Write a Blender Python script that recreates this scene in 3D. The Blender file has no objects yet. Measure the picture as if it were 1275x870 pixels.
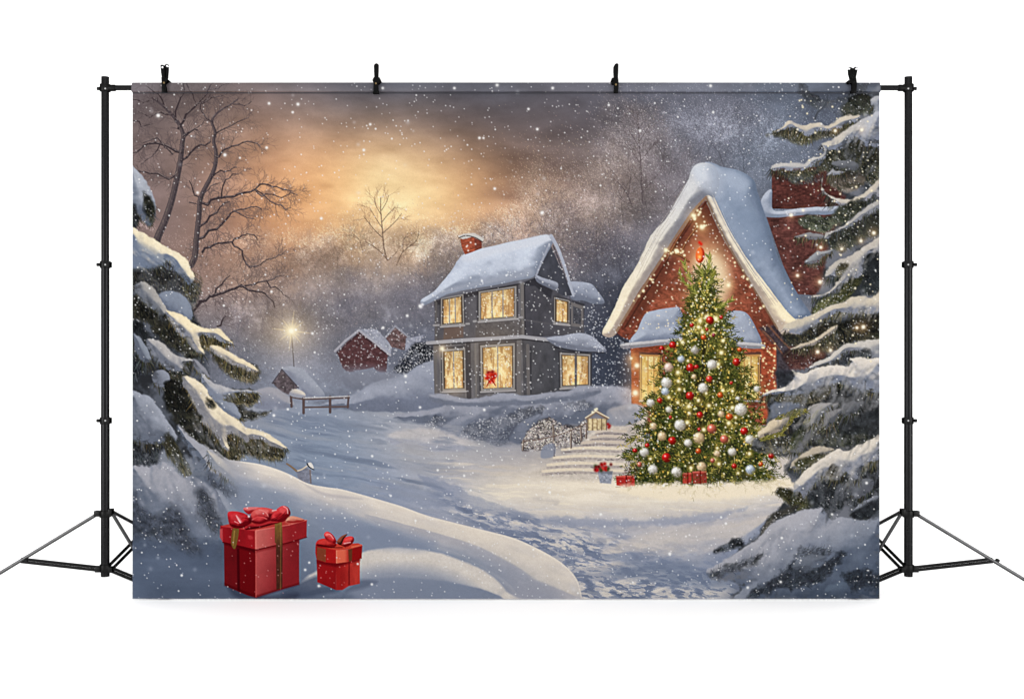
# A printed photo backdrop (a snowy Christmas village) hung on a black two-post stand
# against a white studio sweep.  The picture on the fabric is flat in reality, so it is
# built as that flat print; stand, clamps, hem and studio are real geometry and light, the hem's tone partly painted.
import bpy, bmesh, math
import numpy as np
from mathutils import Vector, Matrix

# ---------------------------------------------------------------- camera, world, lights, exposure
sc = bpy.context.scene
COL = sc.collection
U = 3.0 / 930.0                     # metres per photo pixel at the backdrop (3 m wide)
DIST = 1400 * U                     # camera distance
CAMH = 312.0 * U                    # camera height above the floor

cam_data = bpy.data.cameras.new("camera")
cam = bpy.data.objects.new("camera", cam_data)
COL.objects.link(cam)
cam.location = (0, -DIST, CAMH)
cam.rotation_euler = (math.radians(90), 0, 0)
cam_data.sensor_width = 36
cam_data.sensor_fit = 'HORIZONTAL'
cam_data.lens = 36 * 1400 / 1275
cam_data.clip_start = 0.05
cam_data.clip_end = 200
sc.camera = cam

world = bpy.data.worlds.new("World")
sc.world = world
world.use_nodes = True
bg = world.node_tree.nodes["Background"]
bg.inputs[0].default_value = (1, 1, 1, 1)
bg.inputs[1].default_value = 1.08

def area(name, loc, target, size, size_y, power):
    d = bpy.data.lights.new(name, 'AREA')
    d.shape = 'RECTANGLE'; d.size = size; d.size_y = size_y; d.energy = power
    o = bpy.data.objects.new(name, d); COL.objects.link(o)
    o.location = loc
    o.rotation_euler = (Vector(target) - Vector(loc)).to_track_quat('-Z', 'Y').to_euler()
    return o
area("added_softbox", (0, -6.0, 4.2), (0, 0, 0.9), 5.0, 1.6, 75)  # unseen softboxes, added to whiten the sweep and light the cloth
area("added_softbox", (-4.6, -3.8, 1.0), (-0.5, 0, 0.6), 1.6, 2.6, 180)
area("added_softbox", (4.6, -3.8, 1.0), (0.5, 0, 0.6), 1.6, 2.6, 180)
LIGHT = 1.95                 # measured white level on the cloth under these lamps

vs = sc.view_settings
vs.view_transform = 'Standard'; vs.look = 'None'; vs.exposure = 0; vs.gamma = 1; vs.use_curve_mapping = False

# ---------------------------------------------------------------- small helpers
def thing(name, label, cat, loc=(0, 0, 0), group=None):
    o = bpy.data.objects.new(name, None); COL.objects.link(o)
    o.location = loc; o['label'] = label; o['category'] = cat
    o.empty_display_size = 0.05
    if group: o['group'] = group
    return o

def link(name, me, mat, parent=None, label=None):
    me.materials.append(mat)
    o = bpy.data.objects.new(name, me); COL.objects.link(o)
    if parent is not None:
        o.parent = parent
        o.matrix_parent_inverse = Matrix.Translation(-Vector(world_loc(parent)))
    if label: o['label'] = label
    return o

def world_loc(o):
    v = Vector((0, 0, 0))
    while o is not None:
        v += o.location if o.type == 'EMPTY' else Vector((0, 0, 0))
        o = o.parent
    return v

def P3(px, py, y=0.0):
    """The place in the studio, at depth y behind the cloth, that stands at photo pixel (px, py)."""
    k = (DIST + y) / DIST
    return Vector(((px - 637.5) * U * k, y, CAMH + (435 - py) * U * k))

def finish(bm, name, mat, parent, label=None, smooth=True, bevel=0.0):
    if bevel:
        bmesh.ops.bevel(bm, geom=list(bm.edges), offset=bevel, segments=2, profile=0.5, affect='EDGES')
    bmesh.ops.recalc_face_normals(bm, faces=bm.faces)
    me = bpy.data.meshes.new(name); bm.to_mesh(me); bm.free()
    if smooth:
        me.polygons.foreach_set('use_smooth', [True] * len(me.polygons))
        me.set_sharp_from_angle(angle=math.radians(35))
    return link(name, me, mat, parent, label)

def add_tube(bm, a, b, r, seg=20, r2=None):
    a, b = Vector(a), Vector(b); d = b - a
    m = Matrix.Translation((a + b) / 2) @ d.to_track_quat('Z', 'Y').to_matrix().to_4x4()
    bmesh.ops.create_cone(bm, cap_ends=True, segments=seg, radius1=r, radius2=r if r2 is None else r2, depth=d.length, matrix=m)

def add_box(bm, c, s, rot=None):
    m = Matrix.Translation(c)
    if rot is not None: m = m @ rot
    bmesh.ops.create_cube(bm, size=1.0, matrix=m @ Matrix.Diagonal((*s, 1)))

def add_prism(bm, pts, y0, y1):
    """An outline in the x-z plane given thickness from y0 to y1."""
    f = [bm.verts.new((p.x, y0, p.z)) for p in pts]; k = [bm.verts.new((p.x, y1, p.z)) for p in pts]
    bm.faces.new(f); bm.faces.new(k[::-1])
    n = len(pts)
    for i in range(n):
        bm.faces.new((f[i], k[i], k[(i + 1) % n], f[(i + 1) % n]))

def bar_between(bm, a, b, w, t):
    """A flat bar from a to b, w wide (upright) and t thick."""
    a, b = Vector(a), Vector(b); d = b - a
    rot = d.to_track_quat('X', 'Z').to_matrix().to_4x4()
    add_box(bm, (a + b) / 2, (d.length, t, w), rot)

def material(name, base, rough, spec=0.5, noise=0.0, scale=60.0, bump=0.0, metallic=0.0, edge=None):
    m = bpy.data.materials.new(name); m.use_nodes = True
    nt = m.node_tree; p = nt.nodes["Principled BSDF"]
    p.inputs['Base Color'].default_value = (*base, 1); p.inputs['Roughness'].default_value = rough
    p.inputs['Specular IOR Level'].default_value = spec; p.inputs['Metallic'].default_value = metallic
    if edge is not None: p.inputs['Specular Tint'].default_value = (*edge, 1)
    tc = nt.nodes.new('ShaderNodeTexCoord'); nz = nt.nodes.new('ShaderNodeTexNoise')
    nz.inputs['Scale'].default_value = scale; nz.inputs['Detail'].default_value = 4
    nt.links.new(tc.outputs['Object'], nz.inputs['Vector'])
    if noise:
        r = nt.nodes.new('ShaderNodeMapRange')
        r.inputs['To Min'].default_value = rough - noise; r.inputs['To Max'].default_value = rough + noise
        nt.links.new(nz.outputs['Fac'], r.inputs['Value']); nt.links.new(r.outputs['Result'], p.inputs['Roughness'])
    if bump:
        b = nt.nodes.new('ShaderNodeBump'); b.inputs['Strength'].default_value = bump; b.inputs['Distance'].default_value = 0.0005
        nt.links.new(nz.outputs['Fac'], b.inputs['Height']); nt.links.new(b.outputs['Normal'], p.inputs['Normal'])
    return m

M_SWEEP = material("white_studio_paper", (0.97, 0.97, 0.97), 0.9, 0.1)
M_POST = material("black_painted_steel", (0.013, 0.013, 0.0135), 0.28, 0.5, 0.05, 90, 0, 1.0, (0, 0, 0))
M_JOINT = material("black_nylon", (0.012, 0.012, 0.012), 0.40, 0.5, 0.08, 140, 0.15, 1.0, (0, 0, 0))
M_LEG = material("black_leg_tube", (0.055, 0.055, 0.056), 0.22, 0.5, 0.05, 90, 0, 1.0, (0, 0, 0))
M_BRACE = material("black_brace_bar", (0.010, 0.010, 0.010), 0.35, 0.5, 0.05, 90, 0, 1.0, (0, 0, 0))
M_SCREW = material("bright_screw_steel", (0.55, 0.55, 0.55), 0.3, 0.5, 0.05, 200, 0, 1.0)
M_CLAMP = material("black_clamp_plastic", (0.006, 0.006, 0.006), 0.45, 0.5, 0.08, 160, 0.15, 1.0, (0, 0, 0))
M_TIP = material("pale_rubber_tip", (0.75, 0.75, 0.76), 0.6, 0.3, 0.05, 120)
M_SPRING = material("dull_brass_spring", (0.16, 0.11, 0.05), 0.4, 0.5, 0.05, 200, 0, 0.8)

# ---------------------------------------------------------------- the setting: one white paper sweep
def sweep():
    ya, yb, r = -9.0, 0.66, 0.12
    prof = [(ya, 0.0), (-3.0, 0.0), (yb - r, 0.0)]
    for i in range(1, 17):
        t = math.radians(90) * i / 16
        prof.append((yb - r + r * math.sin(t), r - r * math.cos(t)))
    prof.append((yb, 7.0))
    bm = bmesh.new(); rows = []
    for y, z in prof:
        rows.append([bm.verts.new((x, y, z)) for x in (-9, -4, 0, 4, 9)])
    for a, b in zip(rows, rows[1:]):
        for i in range(4):
            bm.faces.new((a[i], a[i + 1], b[i + 1], b[i]))
    o = finish(bm, "white_background", M_SWEEP, None)
    o['kind'] = 'structure'; o['label'] = 'seamless white studio floor and background'
sweep()

# ---------------------------------------------------------------- the stand
stand = thing("backdrop_stand", "black metal two post backdrop stand with tripod feet carrying the picture cloth", "stand", (-6.5 * U, 0, 0))
YP = 0.012                                        # depth of the posts and the crossbar
def build_side(s):
    """One post with its tripod; s = -1 for the left one, 1 for the right one."""
    mx = lambda px: 631.0 + s * (631.0 - px)      # left-side pixel -> the side being built
    Q = lambda px, py, y=YP: P3(mx(px) if s > 0 else px, py, y)
    # post: three telescoping lengths
    bm = bmesh.new()
    for y0, y1, r in ((96, 330, 4.75), (326, 526, 5.0), (522, 716, 5.25)):
        add_tube(bm, Q(131, y0), Q(131, y1), r * U, 32)
    post = finish(bm, "upright_post", M_POST, stand)
    for py in (329.5, 523.5):                      # locking collars with a thumb screw
        bm = bmesh.new()
        add_tube(bm, Q(131, py - 4.2), Q(131, py + 4.2), 6.4 * U, 28)
        add_box(bm, Q(135.3, py), (5.5 * U, 9 * U, 7.2 * U))
        finish(bm, "locking_collar", M_JOINT, stand, None, True, 0.0012)
        bm = bmesh.new()
        add_tube(bm, Q(126, py), Q(123.4, py), 1.5 * U, 12); add_tube(bm, Q(124.0, py), Q(120.6, py), 2.1 * U, 12)
        finish(bm, "thumb_screw", M_JOINT, stand)
        bm = bmesh.new(); add_tube(bm, Q(131, py, YP - 6.2 * U), Q(131, py, YP - 7.0 * U), 1.0 * U, 12)
        finish(bm, "screw_head", M_SCREW, stand)
    # head joint that takes the crossbar
    bm = bmesh.new()
    add_tube(bm, Q(131, 105.3), Q(131, 114.2), 6.6 * U, 28)
    add_tube(bm, Q(134, 109.8), Q(143.5, 109.8), 4.2 * U, 24)
    finish(bm, "crossbar_joint", M_JOINT, stand, None, True, 0.001)
    bm = bmesh.new(); add_tube(bm, Q(127, 110.6), Q(123.4, 110.6), 1.5 * U, 12); add_tube(bm, Q(124.2, 110.6), Q(121.0, 110.6), 2.2 * U, 12)
    finish(bm, "thumb_screw", M_JOINT, stand)
    bm = bmesh.new(); add_tube(bm, Q(131, 110.5, YP - 6.5 * U), Q(131, 110.5, YP - 7.2 * U), 1.0 * U, 12)
    finish(bm, "screw_head", M_SCREW, stand)
    # upper hub with lugs, lower hub
    def frame(px, py, y):                          # true position from photo pixel at a depth
        return Q(px, py, y)
    legs = [  # lug at the hub, foot, photo pixel of the brace joint fraction along the leg
        ((120, 640.5, YP), (-52, 750.0, 0.00), .545, 1.9),
        ((140.5, 640, YP - 0.002), (203, 747.6, 0.028), .90, 2.0),
        ((139.5, 636.5, YP + 0.014), (286, 717, 0.48), .28, 3.3),
    ]
    bm = bmesh.new()
    add_tube(bm, Q(131, 635.5), Q(131, 643.5), 7.0 * U, 28)
    add_box(bm, Q(124, 639), (12 * U, 8 * U, 7 * U)); add_box(bm, Q(138.2, 637.5), (5 * U, 9 * U, 9 * U))
    finish(bm, "leg_hub", M_JOINT, stand, None, True, 0.001)
    bm = bmesh.new()
    add_tube(bm, Q(131, 702.5), Q(131, 711.5), 6.8 * U, 28); add_tube(bm, Q(131, 711), Q(131, 717.2), 5.2 * U, 24)
    add_box(bm, Q(123.5, 708), (8 * U, 9 * U, 7 * U)); add_box(bm, Q(137.5, 708.5), (7 * U, 9 * U, 7 * U))
    finish(bm, "brace_hub", M_JOINT, stand, None, True, 0.001)
    for (la, fo, fr, gp) in legs:
        a, b = Q(*la), Q(*fo)
        b.z = max(b.z, 2.4 * U)
        bm = bmesh.new(); add_tube(bm, a, b, 2.15 * U, 16)
        leg = finish(bm, "tripod_leg", M_LEG, stand)
        d = (b - a).normalized()
        bm = bmesh.new(); add_tube(bm, b - d * 5 * U, b + d * 0.8 * U, 2.75 * U, 14)
        f = finish(bm, "rubber_foot", M_JOINT, leg)
        j = a.lerp(b, fr); h = Q(131, 708)
        side = Vector((j.x - h.x, j.y - h.y, 0)).normalized(); h = h + side * 6 * U
        nrm = (j - h).normalized().cross(d).normalized(); up = nrm.cross((j - h).normalized()).normalized()
        bm = bmesh.new()
        for o_ in (-1, 1):
            bar_between(bm, h + up * o_ * gp * U, j + up * o_ * gp * U, 3.1 * U, 2.8 * U)
        br = finish(bm, "leg_brace", M_BRACE, stand)
        bm = bmesh.new(); add_tube(bm, j - nrm * 2.6 * U, j + nrm * 2.6 * U, 2.0 * U, 12)
        finish(bm, "pivot_bolt", M_JOINT, br)
build_side(-1)
build_side(1)
bm = bmesh.new(); add_tube(bm, P3(137, 109.6, YP), P3(1125, 109.6, YP), 3.3 * U, 24)
finish(bm, "crossbar", M_POST, stand)

# ---------------------------------------------------------------- PRINT: drawing kit
# The backdrop is a flat sheet of fabric with a printed picture.  The print is drawn
# here by code, in the sheet's own coordinates, and becomes the colour of the fabric.
X0, Y0, X1, Y1 = 165.0, 103.0, 1095.0, 745.5
KS = 1.5
PW, PH = int((X1 - X0) * KS) + 1, int((Y1 - Y0) * KS) + 1
cv = np.zeros((PH, PW, 3), 'f4')
ids = np.zeros((PH, PW), 'i2')
GX = (X0 + np.arange(PW) / KS).astype('f4')[None, :]
GY = (Y0 + np.arange(PH) / KS).astype('f4')[:, None]
RS = np.random.RandomState(11)
LAT = np.random.RandomState(5).rand(256, 256).astype('f4')
PARTS = {}          # name key -> (id, name, parent key, label)

def part(key, name, parent=None, label=None):
    if key not in PARTS:
        PARTS[key] = (len(PARTS) + 1, name, parent, label)
    return PARTS[key][0]

def col(c):
    return np.asarray(c, 'f4') / 255.0

def lerp(a, b, t):
    return a + (b - a) * t

def sst(a, b, x):
    t = np.clip((x - a) / (b - a), 0, 1)
    return t * t * (3 - 2 * t)

def vnoise(x, y):
    xi = np.floor(x); yi = np.floor(y)
    fx = x - xi; fy = y - yi
    fx = fx * fx * (3 - 2 * fx); fy = fy * fy * (3 - 2 * fy)
    a = xi.astype('i4') & 255; b = yi.astype('i4') & 255
    a1 = (a + 1) & 255; b1 = (b + 1) & 255
    return (LAT[b, a] * (1 - fx) + LAT[b, a1] * fx) * (1 - fy) + (LAT[b1, a] * (1 - fx) + LAT[b1, a1] * fx) * fy

def fbm(X, Y, sx, sy=None, octv=4, seed=0, rot=0.0):
    sy = sy or sx
    X, Y = np.broadcast_arrays(X, Y)
    c, s = np.cos(rot), np.sin(rot)
    u = (X * c + Y * s) / sx + seed * 7.317
    v = (-X * s + Y * c) / sy + seed * 3.713
    t = 0; a = 0.5; n = 0
    for k in range(octv):
        t = t + a * vnoise(u + 31.7 * k, v + 11.3 * k); n += a
        u = u * 2.03; v = v * 2.03; a *= 0.5
    return (t / n).astype('f4')

def win(x0, y0, x1, y1):
    i0 = max(0, int((x0 - X0) * KS)); i1 = min(PW, int((x1 - X0) * KS) + 2)
    j0 = max(0, int((y0 - Y0) * KS)); j1 = min(PH, int((y1 - Y0) * KS) + 2)
    if i1 <= i0 or j1 <= j0:
        return None
    return (slice(j0, j1), slice(i0, i1)), GX[:, i0:i1], GY[j0:j1]

def curve(pts, n=5, closed=True):
    P = np.asarray(pts, 'f8'); m = len(P)
    t = np.linspace(0, 1, n, endpoint=False)[:, None]
    out = []
    for i in range(m if closed else m - 1):
        if closed:
            a, b, c, d = P[(i - 1) % m], P[i], P[(i + 1) % m], P[(i + 2) % m]
        else:
            a, b, c, d = P[max(i - 1, 0)], P[i], P[i + 1], P[min(i + 2, m - 1)]
        out.append(0.5 * (2 * b + (c - a) * t + (2 * a - 5 * b + 4 * c - d) * t * t + (3 * b - a - 3 * c + d) * t ** 3))
    if not closed:
        out.append(P[-1:])
    return np.concatenate(out)

def sdf(P, X, Y):
    X, Y = np.broadcast_arrays(np.asarray(X, 'f4'), np.asarray(Y, 'f4'))
    d2 = np.full(X.shape, 1e12, 'f4'); ins = np.zeros(X.shape, bool)
    n = len(P)
    for i in range(n):
        ax, ay = P[i]; bx, by = P[(i + 1) % n]
        ex, ey = bx - ax, by - ay
        q = ex * ex + ey * ey
        if q < 1e-9:
            continue
        wx = X - np.float32(ax); wy = Y - np.float32(ay)
        t = np.clip((wx * np.float32(ex) + wy * np.float32(ey)) / np.float32(q), 0, 1)
        d2 = np.minimum(d2, (wx - t * np.float32(ex)) ** 2 + (wy - t * np.float32(ey)) ** 2)
        c1 = Y >= ay; c2 = Y < by; c3 = np.float32(ex) * wy > np.float32(ey) * wx
        ins ^= (c1 & c2 & c3) | (~c1 & ~c2 & ~c3)
    d = np.sqrt(d2)
    return np.where(ins, d, -d)

def put(sl, c, a, pid=None, thr=0.5):
    a3 = a[..., None]
    cv[sl] = cv[sl] * (1 - a3) + c * a3
    if pid is not None:
        v = ids[sl]; v[a > thr] = pid

def blur(h, k, it=2):
    if k < 1:
        return h
    for _ in range(it):
        for ax in (0, 1):
            p = [(0, 0)] * h.ndim; p[ax] = (k + 1, k)
            c = np.cumsum(np.pad(h, p, mode='edge').astype('f8'), axis=ax)
            n = h.shape[ax]
            h = ((np.take(c, range(2 * k + 1, 2 * k + 1 + n), axis=ax) - np.take(c, range(0, n), axis=ax)) / (2 * k + 1)).astype('f4')
    return h

def fill(pts, c, soft=0.8, pid=None, a=1.0, smooth=True, wob=0.0, ws=6.0, grain=0.0, gs=2.5, grad=None):
    """Flat, graded or shaded patch: c is a colour or f(X, Y, D)."""
    P = curve(pts) if smooth else np.asarray(pts, 'f8')
    m = soft + wob + 1
    w = win(P[:, 0].min() - m, P[:, 1].min() - m, P[:, 0].max() + m, P[:, 1].max() + m)
    if w is None:
        return
    sl, X, Y = w
    D = sdf(P, X, Y)
    if wob:
        D = D + (fbm(X, Y, ws, octv=3, seed=P[0, 0] % 13) - 0.5) * 2 * wob
    al = np.clip(D / soft + 0.5, 0, 1) * a
    C = c(X, Y, D) if callable(c) else col(c)
    if grad is not None:      # (x0, y0, colour at start, x1, y1, colour at end)
        gx0, gy0, c0, gx1, gy1, c1 = grad
        t = ((X - gx0) * (gx1 - gx0) + (Y - gy0) * (gy1 - gy0)) / ((gx1 - gx0) ** 2 + (gy1 - gy0) ** 2)
        C = lerp(col(c0), col(c1), sst(0, 1, t)[..., None])
    if grain:
        C = C * (1 + grain * (fbm(X, Y, gs, octv=3, seed=3) - 0.5)[..., None] * 2)
    put(sl, C, al, pid)

def puff(pts, lit, sh, r=12.0, L=(0.5, -0.75, 0.45), pid=None, soft=1.0, wob=1.2, ws=9.0, tex=0.25, a=1.0, k=2, mid=None, bias=0.0, grad=None, peek=0.0, fine=.35):
    """A rounded drift or load of snow, painted as lit from L."""
    P = curve(pts)
    m = soft + wob + 1
    w = win(P[:, 0].min() - m, P[:, 1].min() - m, P[:, 0].max() + m, P[:, 1].max() + m)
    if w is None:
        return
    sl, X, Y = w
    D = sdf(P, X, Y)
    if wob:
        D = D + (fbm(X, Y, ws, octv=3, seed=P[0, 1] % 17) - 0.5) * 2 * wob
    t = np.clip(D / r, 0, 1)
    h = r * np.sqrt(np.clip(1 - (1 - t) ** 2, 0, 1))
    h = h + tex * r * (fbm(X, Y, r * 1.1, octv=4, seed=2 + P[0, 0] % 7) - 0.5) + fine * (fbm(X, Y, 5, octv=3, seed=5) - 0.5)
    h = blur(h, k)
    gy, gx = np.gradient(h)
    gx *= KS; gy *= KS
    n = 1 / np.sqrt(gx * gx + gy * gy + 1)
    Lv = np.array(L, 'f4'); Lv /= np.linalg.norm(Lv)
    lam = np.clip((-gx * Lv[0] - gy * Lv[1] + Lv[2]) * n + bias, 0, 1)
    lam = sst(0.02, 0.98, lam)[..., None]
    lc, sc_ = col(lit), col(sh)
    if grad is not None:      # lit/shade colours change along a line
        gx0, gy0, gx1, gy1, lit2, sh2 = grad
        q = sst(0, 1, ((X - gx0) * (gx1 - gx0) + (Y - gy0) * (gy1 - gy0)) / ((gx1 - gx0) ** 2 + (gy1 - gy0) ** 2))[..., None]
        lc = lerp(lc, col(lit2), q); sc_ = lerp(sc_, col(sh2), q)
    C = lerp(sc_, lc, lam)
    if mid is not None:
        C = C + (4 * lam * (1 - lam)) * (col(mid) - (lc + sc_) / 2) * 0.8
    C = C * (1 + 0.03 * (fbm(X, Y, 2.2, octv=2, seed=9) - 0.5)[..., None] * 2 + 0.10 * (fbm(X, Y, 12, octv=4, seed=12) - 0.5)[..., None])
    al = np.clip(D / soft + 0.5, 0, 1) * a
    if peek:
        g = sst(.46, .62, fbm(X, Y, 7, 5, octv=4, seed=P[0, 1] % 9)) * sst(.62, .15, lam[..., 0]) * sst(r * .9, r * .15, D)
        al = al * (1 - peek * g)
    put(sl, C, al.astype('f4'), pid, .35)

def stroke(pts, w0, w1, c, pid=None, a=1.0, smooth=True, soft=0.8):
    P = curve(pts, 5, False) if smooth and len(pts) > 2 else np.asarray(pts, 'f8')
    n = len(P); c = col(c)
    for i in range(n - 1):
        ra = (w0 + (w1 - w0) * i / (n - 1)) / 2; rb = (w0 + (w1 - w0) * (i + 1) / (n - 1)) / 2
        ax, ay = P[i]; bx, by = P[i + 1]
        m = max(ra, rb) + 1
        w = win(min(ax, bx) - m, min(ay, by) - m, max(ax, bx) + m, max(ay, by) + m)
        if w is None:
            continue
        sl, X, Y = w
        ex, ey = bx - ax, by - ay; q = ex * ex + ey * ey + 1e-9
        t = np.clip(((X - ax) * ex + (Y - ay) * ey) / q, 0, 1)
        d = np.sqrt((X - ax - t * ex) ** 2 + (Y - ay - t * ey) ** 2)
        al = np.clip((ra + (rb - ra) * t - d) / soft + 0.5, 0, 1) * a
        put(sl, c, al.astype('f4'), pid, 0.4 * a)

def lines(p0, p1, C, width=1.0, layers=4, pid=None, a=1.0, cov=None):
    """Many fine strokes (needles, twigs, grain), p0/p1 (n,2), C (n,3) in 0..255."""
    p0 = np.asarray(p0, 'f8'); p1 = np.asarray(p1, 'f8'); C = np.broadcast_to(col(C), (len(p0), 3))
    n = len(p0)
    if n == 0:
        return
    width = np.broadcast_to(np.asarray(width, 'f8'), (n,))
    for part_ in np.array_split(np.arange(n), layers):
        if len(part_) == 0:
            continue
        q0 = (p0[part_] - (X0, Y0)) * KS; q1 = (p1[part_] - (X0, Y0)) * KS
        ln = np.linalg.norm(q1 - q0, axis=1)
        k = np.maximum(2, np.ceil(ln * 1.4).astype(int))
        idx = np.repeat(np.arange(len(part_)), k)
        st = np.concatenate([[0], np.cumsum(k)[:-1]])
        t = (np.arange(k.sum()) - st[idx]) / (k[idx] - 1)
        xy = q0[idx] + (q1 - q0)[idx] * t[:, None]
        wt = (ln[idx] / k[idx] + 0.3) * width[part_][idx] * (1.15 - 0.6 * t)
        cc = C[part_][idx]
        xi = np.floor(xy[:, 0]).astype(int); yi = np.floor(xy[:, 1]).astype(int)
        fx = xy[:, 0] - xi; fy = xy[:, 1] - yi
        acc = np.zeros((PH * PW, 4))
        lo_, hi_ = PH * PW, 0
        for dx, dy, ww in ((0, 0, (1 - fx) * (1 - fy)), (1, 0, fx * (1 - fy)), (0, 1, (1 - fx) * fy), (1, 1, fx * fy)):
            X = xi + dx; Y = yi + dy
            ok = (X >= 0) & (X < PW) & (Y >= 0) & (Y < PH)
            f = (Y * PW + X)[ok]; g = (ww * wt)[ok]
            if not len(f):
                continue
            m0, m1 = f.min(), f.max() + 1
            lo_ = min(lo_, m0); hi_ = max(hi_, m1)
            acc[m0:m1, 3] += np.bincount(f - m0, g, m1 - m0)
            for ch in range(3):
                acc[m0:m1, ch] += np.bincount(f - m0, g * cc[ok][:, ch], m1 - m0)
        if hi_ <= lo_:
            continue
        A = acc[lo_:hi_]
        al = np.clip(A[:, 3], 0, 1) * a
        cl = A[:, :3] / np.maximum(A[:, 3:4], 1e-6)
        flat = cv.reshape(-1, 3)
        flat[lo_:hi_] = flat[lo_:hi_] * (1 - al[:, None]) + cl * al[:, None]
        if pid is not None:
            ids.reshape(-1)[lo_:hi_][al > 0.45] = pid
        if cov is not None:
            cov.reshape(-1)[lo_:hi_] = np.maximum(cov.reshape(-1)[lo_:hi_], al)

def inside(pts, n, rs=RS, smooth=True):
    P = curve(pts) if smooth else np.asarray(pts, 'f8')
    lo, hi = P.min(0), P.max(0)
    out = np.zeros((0, 2))
    while len(out) < n:
        q = lo + rs.rand(max(64, n * 2), 2) * (hi - lo)
        keep = sdf(P, q[:, 0].astype('f4')[None], q[:, 1].astype('f4')[None])[0] > 0
        out = np.concatenate([out, q[keep]])
    return out[:n]

def mixcols(cols, n, jit=8, rs=RS):
    c = np.asarray(cols, 'f8')[rs.randint(len(cols), size=n)]
    return np.clip(c + rs.normal(0, jit, (n, 1)) + rs.normal(0, jit * 0.35, (n, 3)), 0, 255)

def needles(pts, n, ang, spread, ln, cols, width=0.9, pid=None, a=1.0, layers=6, base=None, bpid=None, wob=3.0, smooth=True, rs=RS, ba=1.0, frost=0.10, short=0.55):
    """A patch of fir needles: uneven clumps, short fine strokes over them, then frost."""
    cl = np.asarray(cols, 'f4'); dark, light = cl[cl.sum(1).argmin()], cl[cl.sum(1).argmax()]
    ylo, yhi = min(q[1] for q in pts), max(q[1] for q in pts) + 1e-6
    if base is not None:
        b0 = np.asarray(base, 'f4')
        def clump(X, Y, D):
            v = sst(.28, .72, fbm(X, Y, 9, 7, 4, pts[0][0] % 7))[..., None]
            w_ = sst(.35, .7, fbm(X, Y, 2.6, 2.2, 3, 4))[..., None]
            c = lerp(col(dark) * .62, col(b0) * .84, v)
            c = lerp(c, col(b0 * .55 + light * .45), w_ * .5 * v)
            vy = np.clip((Y - ylo) / (yhi - ylo), 0, 1) + 0 * X
            return c * lerp(.62, 1.12, vy)[..., None]
        fill(pts, clump, soft=4.5, pid=bpid if bpid is not None else pid, wob=wob, ws=7, smooth=smooth, a=ba)
    n2 = int(n * 1.7)
    p = inside(pts, n2, rs, smooth)
    th = np.radians(ang + rs.normal(0, spread, n2)); l = ln * short * (0.4 + rs.rand(n2))
    q = p + np.stack([np.cos(th), np.sin(th)], 1) * l[:, None]
    cc = mixcols(cols, n2, rs=rs) * lerp(.6, 1.12, np.clip((p[:, 1] - ylo) / (yhi - ylo), 0, 1))[:, None]
    lines(p, q, cc, width * (0.4 + 0.5 * rs.rand(n2)), layers, pid, a * .62)
    m = int(n * frost)
    if m:
        f = inside(pts, m, rs, smooth)
        dots(f[:, 0], f[:, 1], .4 + .35 * rs.rand(m), (200, 200, 204), .2 + .45 * rs.rand(m))

def dots(x, y, r, c, a=1.0, pid=None):
    """Soft round flecks."""
    x = np.atleast_1d(x)
    r = np.broadcast_to(r, x.shape); a = np.broadcast_to(a, x.shape)
    C = np.broadcast_to(col(c), (len(x), 3))
    for i in range(len(x)):
        m = r[i] * 2.2 + 1
        w = win(x[i] - m, y[i] - m, x[i] + m, y[i] + m)
        if w is None:
            continue
        sl, X, Y = w
        d2 = (X - x[i]) ** 2 + (Y - y[i]) ** 2
        al = np.exp(-d2 / (r[i] * r[i] * 0.9 + 0.12)) * a[i]
        put(sl, C[i], np.clip(al * 1.25, 0, 1).astype('f4'), pid)

def glow(x, y, r, c, s=1.0, ry=None):
    """Warm bloom of a light in the picture (screen blend)."""
    ry = ry or r
    w = win(x - 3 * r, y - 3 * ry, x + 3 * r, y + 3 * ry)
    if w is None:
        return
    sl, X, Y = w
    g = np.exp(-((X - x) / r) ** 2 - ((Y - y) / ry) ** 2)[..., None] * s * col(c)
    cv[sl] = 1 - (1 - cv[sl]) * (1 - np.clip(g, 0, 1))

def field(points, sig=45.0):
    """Smooth colour ground through control points (x, y, r, g, b[, sigma])."""
    st = 6
    xs = GX[0, ::st]; ys = GY[::st, 0]
    X, Y = np.meshgrid(xs, ys)
    num = np.zeros(X.shape + (3,)); den = np.zeros(X.shape)
    for p in points:
        s = p[5] if len(p) > 5 else sig
        wgt = np.exp(-((X - p[0]) ** 2 + (Y - p[1]) ** 2) / (2 * s * s)) + 1e-7 / (1 + ((X - p[0]) ** 2 + (Y - p[1]) ** 2) / 1e4)
        num += wgt[..., None] * col(p[2:5]); den += wgt
    F = (num / den[..., None]).astype('f4')
    fy = np.arange(PH) / st; fx = np.arange(PW) / st
    y0 = np.minimum(fy.astype(int), F.shape[0] - 2) if F.shape[0] > 1 else 0
    x0 = np.minimum(fx.astype(int), F.shape[1] - 2)
    ty = np.clip(fy - y0, 0, 1)[:, None, None]; tx = np.clip(fx - x0, 0, 1)[None, :, None]
    A = F[y0][:, x0] * (1 - tx) + F[y0][:, x0 + 1] * tx
    B = F[y0 + 1][:, x0] * (1 - tx) + F[y0 + 1][:, x0 + 1] * tx
    return (A * (1 - ty) + B * ty).astype('f4')

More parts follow.
